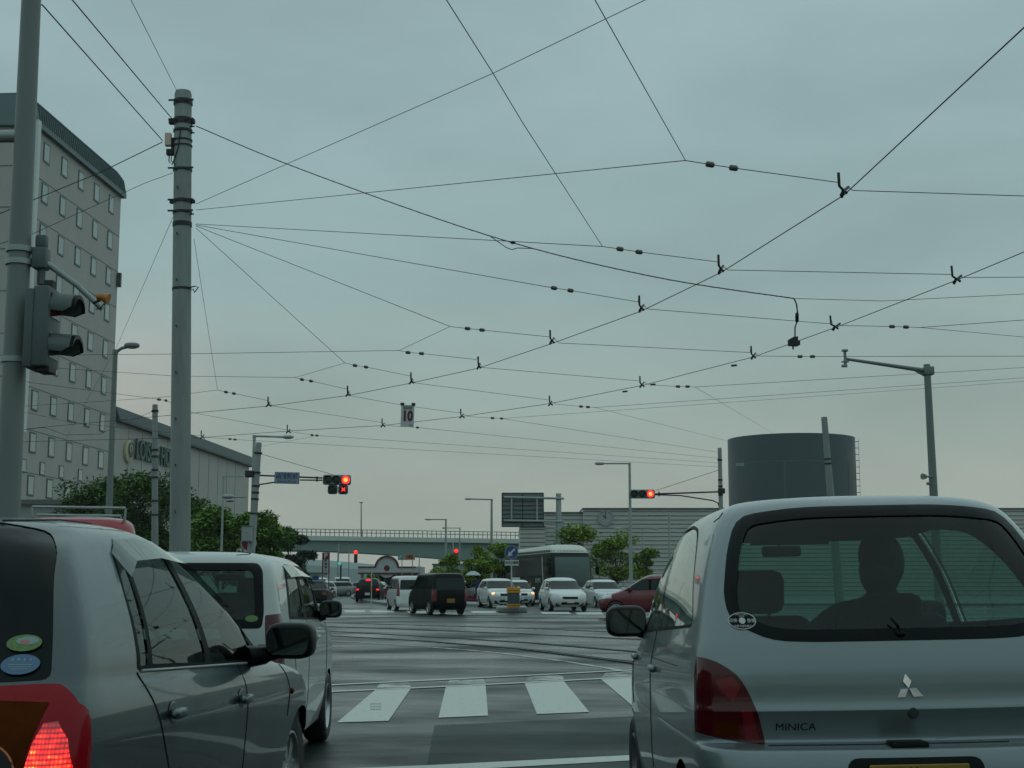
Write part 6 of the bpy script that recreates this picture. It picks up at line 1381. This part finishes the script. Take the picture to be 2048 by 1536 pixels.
def far_car(kind, name, label, cat, loc, heading, dims, pm, lit=None, group=None, plate='wplate', roofsign=None, lod=1, rear_lamp='lampbright', inner=False):
    L_, W_, H_ = dims; rs = scale_rings(T[kind], L_, W_, H_); S2 = lambda pl: [(x * L_, z * H_) for x, z in pl]; SR = lambda pl: [(y * W_ / 2, z * H_) for y, z in pl]
    gl = M['farglass']; rg = []
    if kind == 'boxcar':
        sw = [(.05, .62), (.78, .62), (.72, .76), (.675, .90), (.09, .90)]; rw = [(.84, .60), (-.84, .60), (-.78, .88), (.78, .88)]; ww = [(.86, .63), (-.86, .63), (-.80, .90), (.80, .90)]; bp_ = (.33, .56)
    elif kind == 'hatch':
        sw = [(.12, .66), (.72, .625), (.62, .76), (.53, .885), (.30, .91), (.17, .86)]; rw = [(.80, .66), (-.80, .66), (-.70, .87), (.70, .87)]; ww = [(.86, .645), (-.86, .645), (-.72, .90), (.72, .90)]; bp_ = (.27, .45)
    elif kind == 'wagon':
        sw = [(.07, .69), (.70, .645), (.62, .77), (.54, .90), (.13, .91)]; rw = [(.80, .66), (-.80, .66), (-.70, .88), (.70, .88)]; ww = [(.86, .655), (-.86, .655), (-.72, .91), (.72, .91)]; bp_ = (.24, .42)
    else:
        sw = [(.22, .72), (.70, .645), (.62, .77), (.54, .90), (.33, .915), (.27, .84)]; rw = [(.74, .72), (-.74, .72), (-.64, .90), (.64, .90)]; ww = [(.86, .655), (-.86, .655), (-.72, .91), (.72, .91)]; bp_ = (.36, .46)
    def split(pl, a, b, pad=.006):
        # a slice of the window between two x values
        o = []
        def inter(p, q, x): f = (x - p[0]) / (q[0] - p[0]); return (x, p[1] + (q[1] - p[1]) * f)
        def clip(pl, x, keep):
            r = []
            for i in range(len(pl)):
                p, q = pl[i], pl[(i + 1) % len(pl)]
                if keep(p[0]): r.append(p)
                if keep(p[0]) != keep(q[0]): r.append(inter(p, q, x))
            return r
        return clip(clip(pl, a, lambda x: x >= a), b, lambda x: x <= b)
    rg.append(('both', S2(sw), 'side_window', M['rub'], None, 'sw'))
    cuts_ = [0] + list(bp_) + [1]
    for a, b in zip(cuts_, cuts_[1:]):
        pc_ = split(sw, a + .008, b - .008)
        if len(pc_) > 2:
            pp = shrink(S2(pc_), .018); rg.append(('both', pp, 'window_glass', gl, 'sw', 'g%.2f' % a))
    rg.append(('rear', rnd(SR(rw), .05, 3), 'rear_window', gl, None, 'rw')); rg.append(('front', rnd(SR(ww), .06, 3), 'windscreen', gl, None, 'ws'))
    if kind in ('boxcar',): tl = [(1.1, .34), (.80, .34), (.80, .60), (1.1, .60)] if rear_lamp != 'tall' else [(1.1, .42), (.84, .42), (.86, .88), (1.1, .88)]
    else: tl = [(1.1, .44), (.66, .45), (.70, .58), (1.1, .58)]
    rg.append(('rearpair', SR(tl), 'tail_light', M['lampbright'], None, 'tl'))
    hl = [(1.1, .44), (.56, .42), (.62, .50), (1.1, .56)] if kind != 'hatch' else [(1.1, .47), (.52, .42), (.60, .52), (1.1, .58)]
    rg.append(('frontpair', SR(hl), 'headlight', M['lampclear'], None, 'hl'))
    rg.append(('front', SR([(.40, .36), (-.40, .36), (-.42, .43), (.42, .43)] if kind == 'hatch' else [(.44, .40), (-.44, .40), (-.44, .49), (.44, .49)]), 'grille', M['blk'], None, 'gr')); rg.append(('front', rnd(SR([(.5, .20), (-.5, .20), (-.45, .27), (.45, .27)]), .03, 2), 'lower_grille', M['blk'], None, 'lg'))
    wr = .195 * H_ if kind != 'boxcar' else .165 * H_
    t, bv, ht, ob = car_build(name, label, cat, loc, heading, rs, rg, pm, [(.19 * L_, wr * 1.13), (.80 * L_, wr * 1.13)], [(.19 * L_, wr, W_ / 2 - .09), (.80 * L_, wr, W_ / 2 - .09)], group=group, lod=1, inner=False,
        lines=[([(bp_[1] * L_, H_ * .62), (bp_[1] * L_ + .02, H_ * .2)], .006), ([(bp_[0] * L_ + .02, H_ * .65), (bp_[0] * L_ - .0, H_ * .45), (bp_[0] * L_ + .06, H_ * .2)], .006)], under=(.05 * L_, .95 * L_, W_ / 2 - .06))
    for s in (1, -1):
        mirror_part(t, .655 * L_ if kind != 'boxcar' else .76 * L_, s * (W_ / 2 - .06), H_ * .67, s, (.07, .09, .065), pm if pm.name != 'black_paint' else M['blk'], lod=1)
    for s, e in ((-.02, -1), (L_ + .0, 1)):
        h = bv.ray_cast(Vector((-2 if e < 0 else L_ + 2, 0, .36 * H_)), Vector((-e, 0, 0)))[0]; mb = MB(); mb.box((h.x + e * .01, 0, .34 * H_ if e < 0 else .30 * H_), (.015, .33, .165)); mb.build('number_plate', M[plate], t)
    if lit:
        for s in lit:
            end, sg, m = s; x = -2 if end == 'rear' else L_ + 2; d = Vector((1, 0, 0)) if end == 'rear' else Vector((-1, 0, 0)); zl = .52 if end == 'rear' else .485; yl_ = .80
            h = bv.ray_cast(Vector((x, sg * W_ / 2 * yl_, zl * H_)), d)[0]
            if h: mb = MB(); mb.ell(h, (.05, .11, .06)); mb.build('lit_lamp', M[m], t, smooth=60)
    if roofsign:
        mb = MB(); mb.box((.42 * L_, 0, H_ + .06), (.15, .45, .13), bev=.03); mb.build('roof_light', M['signwhite'], t)
    return t, bv
gl_ = lambda u, Y: P(u, 1168, Y).x
def fr(u, Y, a, L_):
    'rear point of a vehicle whose nose is at u, Y'
    return (gl_(u, Y) - L_ * math.cos(R(a)), Y - L_ * math.sin(R(a)), 0)
# heading angles: 90 deg = away from the camera, 270 = towards the camera, 180 = to the left
def place(u, v): p = PZ(u, v); return p
def at_rear(u_c, Y): return (gl_(u_c, Y), Y, 0)
# black box car, rear corner towards us, heading left and away
far_car('boxcar', 'box_car', 'black box-shaped kei car turning left in the middle of the junction', 'car', (gl_(902, 56.2), 56.2, 0), R(113), (3.39, 1.475, 1.66), M['blackcar'], plate='yplate')
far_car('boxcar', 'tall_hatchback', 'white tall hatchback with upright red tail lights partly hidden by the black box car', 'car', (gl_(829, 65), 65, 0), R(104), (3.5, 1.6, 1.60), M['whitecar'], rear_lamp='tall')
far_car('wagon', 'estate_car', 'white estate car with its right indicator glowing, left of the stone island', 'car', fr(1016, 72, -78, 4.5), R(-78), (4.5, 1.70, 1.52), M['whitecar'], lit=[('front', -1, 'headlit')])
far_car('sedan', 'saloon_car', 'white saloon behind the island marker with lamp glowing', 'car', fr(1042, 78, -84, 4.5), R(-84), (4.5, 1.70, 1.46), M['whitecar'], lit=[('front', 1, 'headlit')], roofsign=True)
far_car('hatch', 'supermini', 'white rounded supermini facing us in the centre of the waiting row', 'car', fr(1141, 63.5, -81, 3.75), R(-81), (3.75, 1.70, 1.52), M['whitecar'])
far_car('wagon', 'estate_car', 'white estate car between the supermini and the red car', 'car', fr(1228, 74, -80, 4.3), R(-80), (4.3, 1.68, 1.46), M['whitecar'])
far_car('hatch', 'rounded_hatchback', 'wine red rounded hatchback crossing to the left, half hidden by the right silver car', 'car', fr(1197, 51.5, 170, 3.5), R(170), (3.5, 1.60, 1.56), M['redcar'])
far_car('sedan', 'saloon_car', 'dark green saloon with white number plate seen past the white car mirror', 'car', (gl_(622, 75), 75, 0), R(93), (4.6, 1.75, 1.42), M['darkcar'])
far_car('hatch', 'braking_car', 'dark car with three red lamps lit behind the red hedge', 'car', (gl_(735, 96), 96, 0), R(90), (4.0, 1.70, 1.62), M['blackcar'], lit=[('rear', 1, 'lamplit'), ('rear', -1, 'lamplit')])
bk = bpy.data.objects[[o.name for o in bpy.data.objects if o.name.startswith('braking_car')][0]]; mb = MB(); mb.ell((.42, 0, 1.48), (.12, .2, .07)); mb.build('high_brake_light', M['lamplit'], bk, smooth=60)
# row of cars far down the street
base = [far_car('hatch', 'distant_car', 'pale small distant car right beside the parking pylon', 'car', (gl_(660, 128), 128, 0), R(250), (4, 1.7, 1.5), M['whitecar'], group='cars far down the street')[0],
        far_car('boxcar', 'distant_van', 'white distant van between the pylon and the far signal post', 'van', (gl_(682, 150), 150, 0), R(-80), (4.5, 1.75, 1.95), M['whitecar'], group='cars far down the street')[0],
        far_car('wagon', 'distant_car', 'grey distant car beyond the far left signal post', 'car', (gl_(704, 140), 140, 0), R(215), (4.4, 1.7, 1.5), M['greycar'], group='cars far down the street')[0]]
for src, u, Y, a, lb in ((0, 672, 138, 200, 'distant car second from the parking pylon'), (1, 642, 165, -85, 'distant van seen just left of the parking pylon'), (2, 756, 150, 180, 'grey distant car under the filling station canopy'), (0, 778, 158, 175, 'pale distant car beside the canopy column'), (2, 1060 - 70, 140, 190, 'grey distant car behind the arrow sign trees'), (0, 936, 95, 250, 'pale car partly seen between the black box car and the umbrella')):
    c = copy_tree(base[src]); c.location = (gl_(u, Y), Y, 0); c.rotation_euler = (0, 0, R(a)); c['label'] = lb
# red van behind the left hatchback
Vr = [(a, b, w, zr, zf, *r) for (a, b, w, zr, zf, *r) in T['boxcar']]
vrs = scale_rings(T['boxcar'], 4.8, 1.70, 2.13)
van, vbv, vht, vob = car_build('red_van', 'red high-roofed van with a white roof rack, its roof showing above the left silver hatchback', 'van', (gl_(152, 18.6), 18.6, 0), R(107), vrs, [('rear', rnd([(.68, 1.2), (-.68, 1.2), (-.62, 1.78), (.62, 1.78)], .06), 'rear_window', M['farglass'], None, 'rw'),
    ('both', [(.2, 1.25), (3.6, 1.25), (3.3, 1.8), (.3, 1.8)], 'side_window', M['farglass'], None, 'sw'), ('rearpair', [(1, .8), (.72, .8), (.74, 1.75), (1, 1.75)], 'tail_light', M['lampbright'], None, 'tl')], M['vanred'], [(.9, .36), (3.85, .36)], [(.9, .32, .76), (3.85, .32, .76)], under=(.2, 4.6, .78), inner=False)
mb = MB()
for s in (1, -1): mb.tube([(.25, s * .60, 2.13), (3.2, s * .60, 2.13)], .014, 8)
for x in (.3, 2.6): mb.tube([(x, -.60, 2.24), (x, .60, 2.24)], .022, 6)
for x in (.3, 2.6):
    for s in (1, -1): mb.cyl((x, s * .60, 2.0), (x, s * .60, 2.24), .016, n=6)
mb.build('roof_rack', M['galv'], van, smooth=50)
mb = MB(); mb.ell((2.4, -.1, 2.12), (1.6, .62, .07)); mb.build('roof_cover', mat('roof_cover_grey', (.10, .13, .13), .4, var=.1), van, smooth=60)
# coach
cl_, cw_, chh = 11.5, 2.5, 3.62
crs = [(.05, 11.2, 1.2, .3, .3, .2, .25, .02, .08, 0, 1), (.0, 11.4, 1.25, .5, .5, .2, .25, .02, .1, 0, 1), (.0, 11.5, 1.25, 1.0, 1.0, .2, .25, .02, .1, 0, 1), (.0, 11.5, 1.25, 1.8, 1.8, .2, .25, .02, .1, 0, 1), (.02, 11.4, 1.25, 2.6, 2.6, .2, .25, .02, .1, 0, 1), (.05, 11.15, 1.22, 3.05, 3.1, .2, .3, .02, .15, 0, 1), (.1, 10.9, 1.14, 3.32, 3.35, .25, .35, .02, .15, 0, 1), (.3, 10.3, .95, 3.45, 3.57, .3, .4, .02, .1, 0, 1), (.8, 9.6, .6, 3.48, 3.62, .4, .4, 0, 0, 0, 1), (1.5, 9, .05, 3.5, 3.63, .3, .3, 0, 0, 0, 1)]
M['coach'] = mat('coach_grey_green', (.010, .017, .017), .35, spec=.15); M['coachroof'] = mat('coach_roof_cream', (.5, .53, .46), .4, var=.05)
cgl = M['farglass']
coach, cob, coh, _ = car_build('coach', 'dark grey-green coach with cream roof and big windscreen parked behind the white cars', 'bus', fr(1147, 85.5, -75, 11.5), R(-75), crs,
    [('front', rnd([(1.12, 1.02), (-1.12, 1.02), (-1.10, 2.85), (1.10, 2.85)], .15), 'windscreen', mat('coach_windscreen_sky_tint', (.06, .10, .092), .08, spec=.45), None, 'ws'), ('both', [(.4, 1.75), (9.3, 1.75), (9.0, 2.85), (.4, 2.85)], 'side_window', M['farglass'], None, 'sw'),  # teal windscreen base colour stands in for the sky it reflects
     ('both', [(9.45, 1.3), (11.1, 1.2), (11.0, 2.85), (9.2, 2.85)], 'driver_window', M['farglass'], None, 'dw'), ('frontpair', [(1.15, .55), (.75, .55), (.75, .78), (1.15, .78)], 'headlight', M['lampclear'], None, 'hl')], M['coach'], [(2.6, .52), (9.0, .52)], [(2.6, .48, 1.1), (9.0, .48, 1.1)], lod=1, inner=False, under=(.5, 11, 1.15), lines=[([(9.38, .4), (9.38, 1.7)], .012)])
# cream roof cap: the top rings once more, slightly proud
rb = body_bm(crs[5:], (5, 4, 16), 3)
bmesh.ops.translate(rb, verts=rb.verts, vec=(0, 0, .012)); me = bpy.data.meshes.new('roof'); rb.to_mesh(me); rb.free()
for p in me.polygons: p.use_smooth = True
link('roof', me, M['coachroof'], coach)
mb = MB()
for s in (1, -1): mb.tube([(11.0, s * 1.2, 2.75), (11.5, s * 1.45, 2.7), (11.55, s * 1.5, 2.3)], .04, 6); mb.box((11.5, s * 1.52, 2.05), (.12, .22, .5), bev=.04)
mb.build('mirror_arm', M['blk'], coach, smooth=40)
mb = MB(); mb.tube([(9.36, -1.262, 1.1), (9.2, -1.262, 1.8), (9.05, -1.255, 2.9)], .035, 6); mb.build('side_stripe', M['coachroof'], coach)
mb = MB(); mb.prism([(.35 * math.sin(k * math.pi / 5) * (1 if k % 2 == 0 else .42), .35 * math.cos(k * math.pi / 5) * (1 if k % 2 == 0 else .42)) for k in range(10)], (6.3, -1.262, 1.15), (1, 0, 0), (0, 0, 1), (0, -.01, 0)); mb.build('star_emblem', mat('star_yellow', (.42, .25, .02), .5), coach)
text_on('HOKUTO', .30, M['signwhite'], coach, (8.0, -1.262, 1.45), (1, 0, 0), (0, 0, 1), 'lettering', bold=.01) if 0 else text_on('北斗交通', .30, M['signwhite'], coach, (8.1, -1.262, 1.42), (1, 0, 0), (0, 0, 1), 'lettering', bold=.01)
# ---------------------------------------------------------------- people
def person(label, loc, rz, J, rad, mats, hair=True, scale=1.0, name='person', zs=None, headc=None):
    """J joints by name, edges below; one skinned continuous body"""
    t = thing(name, label, 'person', loc, rz)
    names = list(J); E = [(a, b) for a, b in (('hip', 'waist'), ('waist', 'chest'), ('chest', 'neck'), ('neck', 'skull'), ('skull', 'crown'), ('chest', 'shL'), ('shL', 'elL'), ('elL', 'wrL'), ('wrL', 'haL'), ('chest', 'shR'), ('shR', 'elR'), ('elR', 'wrR'), ('wrR', 'haR'), ('hip', 'hipL'), ('hipL', 'knL'), ('knL', 'anL'), ('anL', 'toL'), ('hip', 'hipR'), ('hipR', 'knR'), ('knR', 'anR'), ('anR', 'toR')) if a in J and b in J]
    fing = {}
    for s in 'LR':
        if 'ha' + s in J:
            a, b = Vector(J['wr' + s]), Vector(J['ha' + s]); d = (b - a).normalized(); sd = d.cross(Vector((0, 0, 1))); sd = sd.normalized() if sd.length > .1 else Vector((0, 1, 0))
            for k in range(4):
                q = b + sd * (k - 1.5) * .019; nm = 'f%s%d' % (s, k); l = (.032, .038, .036, .028)[k]
                J[nm] = tuple(q + d * .01); J[nm + 'm'] = tuple(q + d * l + Vector((0, 0, -.006))); J[nm + 't'] = tuple(q + d * (l * 1.8) + Vector((0, 0, -.022))); E += [('ha' + s, nm), (nm, nm + 'm'), (nm + 'm', nm + 't')]
            q = a.lerp(b, .45); J['t' + s] = tuple(q + sd * (-.035 if s == 'L' else .035)); J['t' + s + 't'] = tuple(q + sd * (-.05 if s == 'L' else .05) + d * .035); E += [('wr' + s, 't' + s), ('t' + s, 't' + s + 't')]
    names = list(J)
    me = bpy.data.meshes.new('body'); me.from_pydata([J[n] for n in names], [(names.index(a), names.index(b)) for a, b in E], []); o = bpy.data.objects.new('body', me); COL.objects.link(o)
    md = o.modifiers.new('skin', 'SKIN'); sv = me.skin_vertices[0].data
    for i, n in enumerate(names):
        r = rad.get(n, rad.get(n[:2], .009 if n[0] in 'ft' and len(n) <= 4 else .05)); r = r if isinstance(r, tuple) else (r, r); sv[i].radius = r; sv[i].use_root = (n == 'hip')
    md.use_smooth_shade = True; o.modifiers.new('sub', 'SUBSURF').levels = 2
    dg = bpy.context.evaluated_depsgraph_get(); nm_ = bpy.data.meshes.new_from_object(o.evaluated_get(dg)); bpy.data.objects.remove(o)
    for m in mats: nm_.materials.append(m)     # skin, top, trousers, shoes
    wrz = [Vector(J[k]) for k in ('wrL', 'wrR') if k in J]; nk = Vector(J['neck'])
    for p in nm_.polygons:
        c = p.center; k = 1
        if c.z > nk.z + .01: k = 0
        elif any((c - w).length < .13 and (c - Vector(J['ha' + s])).length < (w - Vector(J['ha' + s])).length + .05 for w, s in zip(wrz, 'LR')): k = 0
        elif c.z < J['waist'][2] - .04: k = 2
        if any(a in J and (c - Vector(J[a])).length < .13 for a in ('toL', 'toR')) : k = 3
        p.material_index = k; p.use_smooth = True
    body = link('body', nm_, None, t)
    h = Vector(headc or J['skull']); f = MB(); f.ell(h + Vector((.0, 0, .03)), (.095, .075, .115)); f.ell(h + Vector((.098, 0, .01)), (.02, .012, .02)); f.ell(h + Vector((.085, 0, -.045)), (.012, .024, .006))
    for s in (1, -1): f.ell(h + Vector((0, s * .077, .02)), (.02, .01, .028)); f.ell(h + Vector((.088, s * .03, .035)), (.01, .012, .008))
    f.build('head', mats[0], body, smooth=60)
    if hair: hm = MB(); hm.ell(h + Vector((-.018, 0, .055)), (.108, .094, .118), n=24, m=16); hm.ell(h + Vector((-.05, .012, -.015)), (.07, .092, .12), n=24, m=16); hm.ell(h + Vector((-.03, -.03, .03)), (.09, .075, .12), n=24, m=16); hm.build('hair', M['hair'], body, smooth=60)
    return t
M['hair'] = mat('dark_hair', (.01, .009, .009), .7); M['skin'] = mat('skin', (.30, .20, .15), .6); M['coat'] = mat('dark_jacket', (.012, .015, .016), .85); M['bluej'] = mat('blue_jacket', (.015, .04, .12), .8); M['trou'] = mat('dark_trousers', (.015, .017, .02), .85); M['shoe'] = mat('dark_shoe', (.01, .01, .01), .6)
RAD = {'hip': (.15, .11), 'waist': (.14, .10), 'chest': (.16, .11), 'neck': .052, 'skull': .07, 'crown': .05, 'shL': .062, 'shR': .062, 'elL': .045, 'elR': .045, 'wrL': .028, 'wrR': .028, 'haL': (.04, .018), 'haR': (.04, .018), 'hipL': .095, 'hipR': .095, 'knL': .06, 'knR': .06, 'anL': .042, 'anR': .042, 'toL': .035, 'toR': .035}
# driver, seated: x forward, y left
dx, dy = 1.60, -.31
drv = person('driver in a dark jacket seen from behind inside the right silver car', (0, 0, 0), 0,
    {'hip': (dx - .02, dy, .66), 'waist': (dx - .08, dy, .84), 'chest': (dx - .14, dy, 1.04), 'neck': (dx - .13, dy, 1.20), 'skull': (dx - .10, dy, 1.285), 'crown': (dx - .10, dy, 1.35), 'shL': (dx - .12, dy + .20, 1.09), 'elL': (dx + .08, dy + .33, .95), 'wrL': (dx + .22, dy + .17, .99), 'haL': (dx + .26, dy + .155, 1.0),
     'shR': (dx - .12, dy - .19, 1.09), 'elR': (dx + .06, dy - .23, .93), 'wrR': (dx + .22, dy - .14, .99), 'haR': (dx + .26, dy - .13, 1.0), 'hipL': (dx, dy + .1, .62), 'knL': (dx + .42, dy + .13, .66), 'anL': (dx + .62, dy + .12, .33), 'toL': (dx + .74, dy + .12, .31), 'hipR': (dx, dy - .1, .62), 'knR': (dx + .42, dy - .12, .66), 'anR': (dx + .62, dy - .12, .33), 'toR': (dx + .74, dy - .12, .31)},
    RAD, [M['skin'], M['coat'], M['trou'], M['shoe']])
drv.matrix_world = C.matrix_basis.copy()
stand = {'hip': (0, 0, .92), 'waist': (0, 0, 1.06), 'chest': (0, 0, 1.32), 'neck': (0, 0, 1.48), 'skull': (.02, 0, 1.57), 'crown': (.02, 0, 1.64), 'shL': (0, .18, 1.38), 'elL': (-.03, .24, 1.12), 'wrL': (.06, .25, .88), 'haL': (.07, .25, .82), 'shR': (0, -.18, 1.38), 'elR': (.10, -.22, 1.16), 'wrR': (.24, -.16, 1.26), 'haR': (.27, -.15, 1.29),
         'hipL': (0, .09, .88), 'knL': (.12, .10, .50), 'anL': (.08, .10, .09), 'toL': (.21, .10, .04), 'hipR': (0, -.09, .88), 'knR': (-.02, -.10, .48), 'anR': (-.20, -.10, .12), 'toR': (-.09, -.10, .04)}
pp = P(954, 1168, 88); w1 = person('pedestrian in a blue jacket walking under a pale umbrella behind the waiting cars', (pp.x, 88, .0), R(200), dict(stand), RAD, [M['skin'], M['bluej'], M['trou'], M['shoe']])
um = thing('umbrella', 'pale umbrella held over the pedestrian in blue', 'umbrella', (pp.x, 88, 0), R(200)); mb = MB(); mb.lathe([(0, 2.02), (.15, 2.0), (.35, 1.9), (.50, 1.76), (.49, 1.75), (.34, 1.88), (.0, 2.0)], (.22, -.12, 0), None, 16); mb.build('canopy', mat('umbrella_cloth', (.35, .42, .42), .5), um, smooth=60); mb = MB(); mb.cyl((.28, -.15, 1.22), (.22, -.12, 2.05), .01, n=6); mb.build('shaft', M['iron'], um)
pp = P(690, 1168, 175); w2 = person('dark-clothed pedestrian standing in the road mouth left of the red hedge', (pp.x, 175, 0), R(100), dict(stand), RAD, [M['skin'], M['coat'], M['trou'], M['shoe']])
# ---------------------------------------------------------------- damp air
hm_ = bpy.data.materials.new('haze'); hm_.use_nodes = True; t = hm_.node_tree; t.nodes.clear(); o = t.nodes.new('ShaderNodeOutputMaterial'); v = t.nodes.new('ShaderNodeVolumePrincipled')
v.inputs['Color'].default_value = (.86, 1, .97, 1); v.inputs['Density'].default_value = .00022; v.inputs['Anisotropy'].default_value = .2; t.links.new(v.outputs[0], o.inputs['Volume'])
mb = MB(); mb.box((0, 560, 24), (2000, 2100, 52)); hz_ = struct('haze', mb, hm_, kind='stuff', label='thin damp haze over the whole junction', cat='haze')
